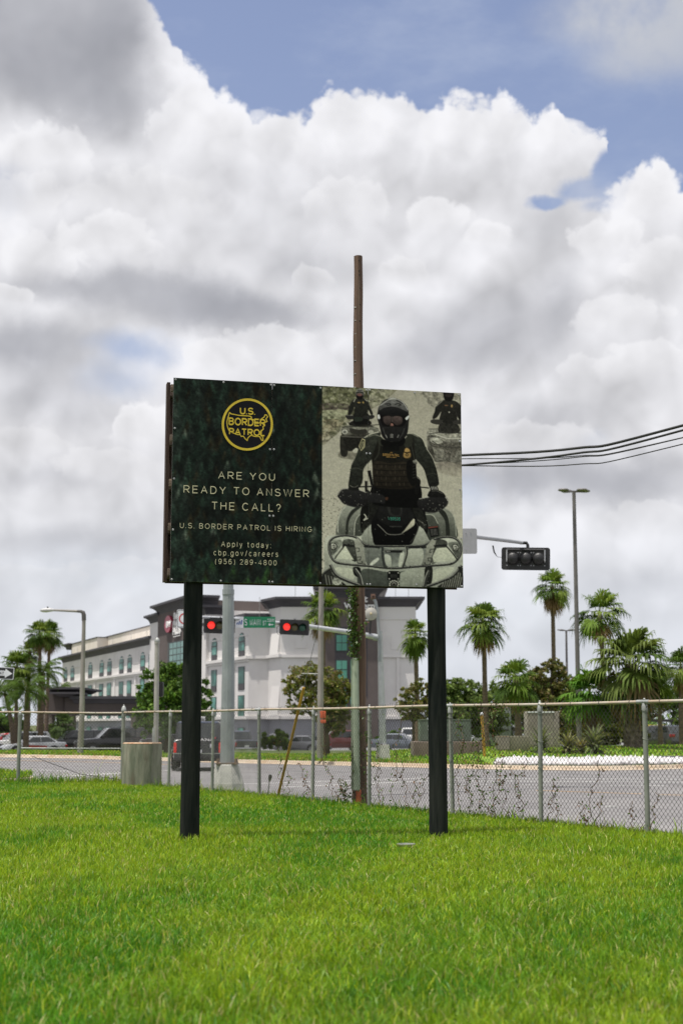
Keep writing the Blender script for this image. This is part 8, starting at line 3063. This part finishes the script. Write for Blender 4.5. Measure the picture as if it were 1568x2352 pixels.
# far tree line
vr = np.random.default_rng(77)
L = Leaves()
for i in range(260):
    x = vr.uniform(-420, 420)
    y = vr.uniform(330, 420)
    h = vr.uniform(5, 9.5)
    leaf_cluster(L, (x, y, -1.2 + h * 0.45), h * 0.8, h * 0.6, h * 0.55, 55, 0.9, G_DARK, 0.5)
tag(L.build('treeline', M_leaf, None), kind='stuff')

# yuccas
def yucca(label, px, py, D, w_px, h_px, n, col, seed, stem=0.0):
    global vr
    vr = np.random.default_rng(4000 + seed)
    b = W(px, py, D)
    zb = Tz(b.x, D)
    root = thing('yucca', label, 'yucca', (b.x, D, zb), 0)
    k = D / FPX
    R_ = w_px * k / 2
    Hh = h_px * k
    L = Leaves()
    for i in range(n):
        u = (i + 0.5) / n
        el = R(86) - R(100) * u ** 0.8
        az = i * 2.39996 + vr.normal(0, 0.2)
        h = np.array((math.cos(az), math.sin(az), 0))
        s = np.array((-math.sin(az), math.cos(az), 0))
        ln = (Hh - stem) * (0.95 - 0.2 * u) * vr.uniform(0.85, 1.1)
        P = np.array((0, 0, stem + (0.45 - 0.45 * u) * Hh * 0.5))
        p = P.copy()
        e = el
        pts = [p.copy()]
        for q in range(4):
            p = p + (h * math.cos(e) * min(1.3, R_ / (Hh * 0.8)) + np.array((0, 0, 1)) * math.sin(e)) * ln / 4
            e -= R(12 + 16 * u)
            pts.append(p.copy())
        w = 0.055
        c = np.array(col[vr.integers(0, len(col))]) * vr.uniform(0.75, 1.3)
        V = []
        for q, ww in zip(pts, (0.7, 1.0, 0.9, 0.6, 0.05)):
            V += [q - s * w * ww, q + s * w * ww]
        L.add(V, quads=[(2 * q, 2 * q + 1, 2 * q + 3, 2 * q + 2) for q in range(4)], col=c)
    L.build('leaves', M_leaf, root)
    MB().tube([(0, 0, -0.1), (0, 0, stem + Hh * 0.3)], [0.12, 0.08], 8).build('stem', M_bark, root, world=False)
    return root


YG = [(0.12, 0.15, 0.07), (0.09, 0.12, 0.055), (0.17, 0.19, 0.10)]
yucca('large grey-green yucca in front of the tall tan cabinet', 1242, 1736, 64.5, 96, 60, 110, YG, 1)
yucca('spiky yellow-green yucca in the middle of the white rock bed', 1304, 1736, 64, 100, 50, 120, [(0.16, 0.18, 0.07), (0.11, 0.13, 0.05), (0.2, 0.2, 0.1)], 2)
yucca('tallest yucca with pale drooping leaves at the right of the white rock bed', 1364, 1736, 64, 104, 68, 130, YG, 3)
yucca('low yellowing yucca between the spiky yucca and the tallest yucca', 1334, 1738, 65, 70, 36, 70, [(0.2, 0.17, 0.06), (0.15, 0.14, 0.06)], 4)

# white rock bed with its dark fabric edge
bedp = [(1136, 1752), (1150, 1744), (1190, 1742), (1260, 1741.5), (1330, 1741), (1400, 1742), (1470, 1744), (1502, 1750), (1514, 1757.5), (1470, 1759), (1400, 1761), (1300, 1763.5), (1200, 1763), (1150, 1759)]
M_rock = mat('white_rocks', (0.56, 0.545, 0.55), (0.36, 0.35, 0.36), 0.9, scale=4, bump=0.3)
vr = np.random.default_rng(9)


def ground_hit(x, y):
    a, b = slope(x, y)
    D = 45.0
    for _ in range(40):
        D2 = (Tz(a * D, D) - EYE) / b
        D += 0.5 * (min(max(D2, 40), 110) - D)
    return a * D, D


rv, rf = [], []
nr = 0
cube = np.array([(1, 0, 0), (-1, 0, 0), (0, 1, 0), (0, -1, 0), (0, 0, 1), (0, 0, -1)], float)
tri = np.array([(0, 2, 4), (2, 1, 4), (1, 3, 4), (3, 0, 4), (2, 0, 5), (1, 2, 5), (3, 1, 5), (0, 3, 5)])
for i in range(1700):
    X = vr.uniform(6.0, 14.6)
    kk = float(np.interp(X, KX, KY))
    fr_ = vr.random()
    dep = 3.1 * min(1, max(0, (X - 6.0) / 1.0)) * min(1, max(0, (14.6 - X) / 2.2)) + 0.3
    Y = kk + 0.32 + fr_ * dep
    z = Tz(X, Y)
    s = vr.uniform(0.09, 0.2)
    V = cube * s * vr.uniform(0.6, 1.25, (6, 3)) + np.array((X, Y, z + s * 0.35))
    th = vr.uniform(0, 6.28)
    c, sn_ = math.cos(th), math.sin(th)
    V0 = V - np.array((X, Y, z))
    V[:, 0], V[:, 1] = X + c * V0[:, 0] - sn_ * V0[:, 1], Y + sn_ * V0[:, 0] + c * V0[:, 1]
    rv.append(V)
    rf.append(tri + 6 * i)
tag(np_mesh('white_rocks', np.concatenate(rv), [np.concatenate(rf)], M_rock), 'bed of white landscaping rocks along the kerb in front of the yuccas', 'rocks', kind='stuff')
fab = MB()
for i in range(24):
    x0, x1 = 6.6 + i * 0.37, 6.6 + (i + 1) * 0.37
    y0, y1 = float(np.interp(x0, KX, KY)), float(np.interp(x1, KX, KY))
    e0, e1 = y0 + 3.4 + 0.3 * math.sin(i), y1 + 3.4 + 0.3 * math.sin(i + 1)
    f0, f1 = e0 + 2.2, e1 + 2.2
    fab.quad((x0, e0, Tz(x0, e0) + 0.05), (x1, e1, Tz(x1, e1) + 0.05), (x1, f1, Tz(x1, f1) + 0.05), (x0, f0, Tz(x0, f0) + 0.05))
tag(fab.build('weed_fabric', mat('weed_fabric', (0.035, 0.036, 0.042), (0.06, 0.06, 0.066), 0.9), fix=False), 'dark weed fabric strip behind the white rock bed', 'weed fabric')
# pale ramp of the corner pavement
rp = [(975, 1750), (1060, 1754), (1140, 1760), (1150, 1766), (1060, 1765), (990, 1760)]

# ------------------------------------------------------------------ creepers
M_vine = mat('vine_leaf', (1, 1, 1), (0.85, 0.85, 0.85), 0.5, attr='Col', scale=8, spec=0.35, transl=0.3)
M_vstem = mat('vine_stem', (0.10, 0.06, 0.035), (0.07, 0.045, 0.025), 0.9)


def creeper(label, strands, leafy, dry, seed, D_of=None, parent_thing=None, size=0.021, name='climbing_vine'):
    """strands: lists of picture points climbing the fence"""
    global vr
    vr = np.random.default_rng(5000 + seed)
    root = thing(name, label, 'vine', (0, 0, 0), 0)
    L = Leaves()
    first = None
    for pts in strands:
        P = []
        for x, y in pts:
            D = D_of(x, y)
            P.append(W(x, y, D) + Vector((-FN.x * 0.015, -FN.y * 0.015, 0)))
        if first is None:
            first = P[0].copy()
            root.location = (first.x, first.y, 0)
        # jittered path
        Q = []
        for a, b in zip(P[:-1], P[1:]):
            m = max(2, int((b - a).length / 0.05))
            for j in range(m):
                Q.append(a.lerp(b, j / m) + Vector((vr.normal(0, 0.018), vr.normal(0, 0.018), vr.normal(0, 0.012))))
        Q.append(P[-1])
        MB().tube(Q, 0.0045, 5).build('stem', M_vstem, root)
        for p in Q:
            for _ in range(vr.poisson(leafy * 2.1)):
                o = np.array(p) + vr.normal(0, 0.028, 3) - np.array(root.location)
                col = np.array((0.085, 0.15, 0.028) if vr.random() > dry else (0.16, 0.09, 0.05)) * vr.uniform(0.6, 1.3)
                a = vr.normal(size=3)
                a /= np.linalg.norm(a)
                b = np.cross(a, vr.normal(size=3))
                b /= np.linalg.norm(b)
                s = size * vr.uniform(0.6, 1.3)
                L.add([o - a * s, o + b * s * 0.6, o + a * s, o - b * s * 0.6], quads=[(0, 1, 2, 3)], col=col)
    L.build('leaves', M_vine, root)
    return root


def fence_D(x, y):
    a, _ = slope(x, y)
    return (FENCE_A.x * FD.y - FENCE_A.y * FD.x) / (a * FD.y - FD.x) - 0.02


def wob(x0, y0, y1, dx, n=7, amp=6):
    return [(x0 + dx * i / (n - 1) + amp * math.sin(i * 1.9 + x0), y0 + (y1 - y0) * i / (n - 1)) for i in range(n)]


creeper('straggly vine on the fence panel holding the yellow guy guard', [wob(648, 1822, 1700, -6), wob(660, 1822, 1770, 10)], 0.9, 0.2, 1, fence_D)
creeper('dry brown vine on the fence panel right of the yellow guy guard', [wob(715, 1830, 1752, -26, amp=4), wob(702, 1828, 1770, 6)], 0.8, 0.75, 2, fence_D)
creeper('thin half-dry vine on the fence panel left of the wooden pole', [wob(770, 1832, 1705, -34), wob(775, 1834, 1790, 10), wob(790, 1836, 1800, 6)], 0.9, 0.5, 3, fence_D)
creeper('green vine on the fence panel just right of the wooden pole', [wob(868, 1842, 1700, 2), wob(880, 1840, 1740, -18), wob(902, 1846, 1640, 20)], 0.9, 0.25, 4, fence_D)
creeper('brown vines on the fence panel left of the right billboard post', [wob(940, 1850, 1742, -22), wob(965, 1850, 1760, 24), wob(950, 1846, 1790, 10)], 0.8, 0.7, 5, fence_D)
creeper('tangled green vine covering the fence panel right of the right billboard post', [wob(1050, 1866, 1640, 10), wob(1075, 1868, 1700, 14), wob(1100, 1870, 1610, 10), wob(1120, 1872, 1700, -18), wob(1140, 1874, 1615, -6), wob(1135, 1872, 1770, 24),
        wob(1165, 1876, 1740, -14), wob(1185, 1878, 1740, 20), wob(1205, 1880, 1760, -30), wob(1120, 1700, 1612, 12), wob(1070, 1760, 1640, -12), wob(1130, 1640, 1620, 30, amp=2), wob(1090, 1870, 1780, -20)], 1.15, 0.3, 6, fence_D)
creeper('sparse vine on the fence panel in front of the white rock bed', [wob(1262, 1888, 1800, 14), wob(1280, 1890, 1790, -10), wob(1350, 1896, 1745, 30, amp=5), wob(1372, 1898, 1830, 10), wob(1345, 1890, 1840, -10)], 0.9, 0.45, 7, fence_D)
creeper('small dry vine near the right edge of the fence', [wob(1500, 1905, 1820, 8), wob(1455, 1903, 1840, -6)], 0.7, 0.5, 8, fence_D)


def pole_D(x, y):
    return UD - 0.125


creeper('leafy vine climbing the left side of the wooden utility pole below the billboard', [wob(815, 1512, 1340, -3, 12, 3), wob(818, 1512, 1345, -4, 12, 3), wob(812, 1510, 1352, -2, 12, 4), wob(821, 1505, 1350, -8, 12, 3), wob(808, 1470, 1400, -4, 8, 6), wob(815, 1500, 1430, 22, 6, 6), wob(812, 1420, 1345, -8, 6, 5)], 3.4, 0.03, 9, pole_D, size=0.027)
creeper('vine around the foot of the wooden utility pole and its guard', [wob(838, 1832, 1640, 0, 10, 3), wob(810, 1834, 1700, 2, 8, 4), wob(792, 1836, 1800, 18, 6, 8), wob(800, 1834, 1790, -14, 6, 8), wob(782, 1836, 1806, 6, 6, 6), wob(818, 1760, 1640, 8, 8, 3)], 1.0, 0.12, 10, pole_D, size=0.027)

# litter on the lawn
lt = G(932, 1937.5, 0.07)
lo_ = thing('litter', 'small flattened pale cup lying on the lawn near the right billboard post', 'litter', (lt.x, lt.y, 0.0))
MB().lathe([(0.085, -0.02), (0.10, 0.0), (0.10, 0.006), (0.092, 0.008), (0.080, -0.012), (0.005, -0.014)], (0, 0, 0.062), 20).build('tray', mat('translucent_cup', (0.42, 0.44, 0.44), (0.25, 0.28, 0.25), 0.3, scale=30, transl=0.5), lo_, world=False)

# ------------------------------------------------------------------ grass
def grass_blades(name, P, h, w, cols, segs, m, kind_only=True, lean=0.45, seed=0):
    """P (N,2) roots; h, w (N,) blade height and width; cols (N,3)"""
    r = np.random.default_rng(seed)
    n = len(P)
    z = T(P[:, 0], P[:, 1]) - 0.005
    base = np.stack([P[:, 0], P[:, 1], z], -1)
    az = r.uniform(0, 2 * np.pi, n)
    d = np.stack([np.cos(az), np.sin(az), np.zeros(n)], -1)
    az2 = r.uniform(0, 2 * np.pi, n)
    s = np.stack([np.cos(az2), np.sin(az2), np.zeros(n)], -1)
    ln = r.gamma(2.2, lean / 2.2, n)[:, None]
    up = np.array((0, 0, 1.0))[None]
    V, F = [], []
    hw = (w / 2)[:, None]
    hh = h[:, None]
    if segs == 3:
        lv = [(0.0, 0.8, 0.0), (0.4, 1.0, 0.20), (0.75, 0.75, 0.6), (1.0, 0.0, 1.15)]
    else:
        lv = [(0.0, 0.9, 0.0), (0.55, 0.95, 0.35), (1.0, 0.0, 1.1)]
    rows = []
    for t, ww, bend in lv:
        c = base + up * hh * (t - 0.18 * bend * np.minimum(ln, 1.5)) + d * hh * bend * ln
        if ww > 0:
            rows += [c - s * hw * ww, c + s * hw * ww]
        else:
            rows += [c]
    nv = len(rows)
    V = np.stack(rows, 1).reshape(-1, 3)
    b = np.arange(n)[:, None] * nv
    quads = [b + np.array([[0, 1, 3, 2]])]
    if segs == 3:
        quads.append(b + np.array([[2, 3, 5, 4]]))
        tr = b + np.array([[4, 5, 6]])
    else:
        tr = b + np.array([[2, 3, 4]])
    o = np_mesh(name, V, [np.concatenate(quads), tr], m, None, np.repeat(cols, nv, 0), smooth=True)
    return tag(o, kind='stuff')


M_grass = mat('grass_blade', (1, 1, 1), (0.85, 0.85, 0.85), 0.42, attr='Col', scale=2, spec=0.22, transl=0.42)


def grass_cols(X, Y, r):
    a = fbm(X * 0.55 + 30, Y * 0.30 + 30, 31, 4)
    b = fbm(X * 1.9 + 10, Y * 1.1 + 70, 41, 3)
    k = np.clip((a - 0.33) * 3.4 + (b - 0.5) * 1.3, 0, 1) * 0.85
    c0 = np.array((0.090, 0.250, 0.016))
    c1 = np.array((0.275, 0.400, 0.022))
    c = c0[None] * (1 - k[:, None]) + c1[None] * k[:, None]
    f = r.random(len(X))
    c[f < 0.10] = np.array((0.075, 0.20, 0.03))
    c[(f > 0.10) & (f < 0.22)] = np.array((0.33, 0.41, 0.025))
    c[(f > 0.945)] = np.array((0.48, 0.44, 0.18))
    return c * r.uniform(0.72, 1.28, len(X))[:, None]


gr = np.random.default_rng(99)


def lawn_points(y0, y1, dens, marg=2.6):
    A = 0
    n = int(dens * (y1 - y0) * 2 * (0.33 * y1 + marg))
    Y = gr.uniform(y0, y1, n)
    X = gr.uniform(-1, 1, n) * (0.33 * y1 + marg)
    ok = (np.abs(X) < 0.33 * Y + marg) & (past_fence(X, Y) < 0.28)
    return np.stack([X[ok], Y[ok]], -1)


for (y0, y1, dens, h0, w0, sg) in ((5.2, 9.5, 3300, 0.082, 0.0066, 3), (9.5, 14.5, 2100, 0.080, 0.0078, 3), (14.5, 21, 1250, 0.080, 0.010, 2), (21, 33.2, 760, 0.08, 0.014, 2)):
    P = lawn_points(y0, y1, dens)
    n = len(P)
    hf = 0.62 + 0.75 * fbm(P[:, 0] * 0.8 + 20, P[:, 1] * 0.6 + 20, 77, 3)
    grass_blades('lawn_grass', P, h0 * hf * gr.uniform(0.55, 1.35, n), w0 * gr.uniform(0.6, 1.25, n), grass_cols(P[:, 0], P[:, 1], gr), sg, M_grass, seed=int(y0 * 10))
# longer fringe along the fences and round the posts
s_ = gr.uniform(0, PL + 0.5, 5200)
o_ = gr.normal(0, 0.11, 5200)
P = np.stack([FENCE_A.x + FD.x * s_ + FN.x * o_, FENCE_A.y + FD.y * s_ + FN.y * o_], -1)
xl = gr.uniform(-14, FENCE_A.x, 5200)
P2 = np.stack([xl, 32.75 + gr.normal(0, 0.22, 5200)], -1)
P = np.concatenate([P, P2])
n = len(P)
hh_ = np.concatenate([gr.gamma(3, 0.026, 5200), gr.gamma(4, 0.036, 5200)])
grass_blades('fence_grass', P, hh_ + 0.03, gr.uniform(0.007, 0.016, n), grass_cols(P[:, 0], P[:, 1], gr), 2, M_grass, lean=0.5, seed=5)
# turf of the far verge and of the island
n = 60000
X = gr.uniform(-32, 28, n)
Y = np.interp(X, KX, KY) + 0.18 + gr.random(n) ** 1.5 * 40
ok = (Y < 112) & ~((X > 5.8) & (X < 14.8) & (Y < np.interp(X, KX, KY) + 6.5))
X, Y = X[ok], Y[ok]
c = grass_cols(X, Y, gr)
br = gr.random(len(X)) < (0.10 + 0.4 * np.exp(-(Y - np.interp(X, KX, KY)) / 0.8))
c[br] = np.array((0.32, 0.26, 0.11)) * gr.uniform(0.7, 1.2, br.sum())[:, None]
grass_blades('verge_grass', np.stack([X, Y], -1), gr.uniform(0.06, 0.16, len(X)), gr.uniform(0.03, 0.07, len(X)), c, 2, M_grass, seed=8)
n = 9000
X = gr.uniform(-18, -9.2, n)
Y = gr.uniform(41.6, 50, n)
ip = np.array(isl)
ins = inside([(a, b) for a, b in isl], X, Y)
X, Y = X[ins], Y[ins]
ob = grass_blades('island_grass', np.stack([X, Y], -1), gr.uniform(0.08, 0.22, len(X)), gr.uniform(0.02, 0.045, len(X)), grass_cols(X, Y, gr), 2, M_grass, seed=12)
ob.location.z = 0.19
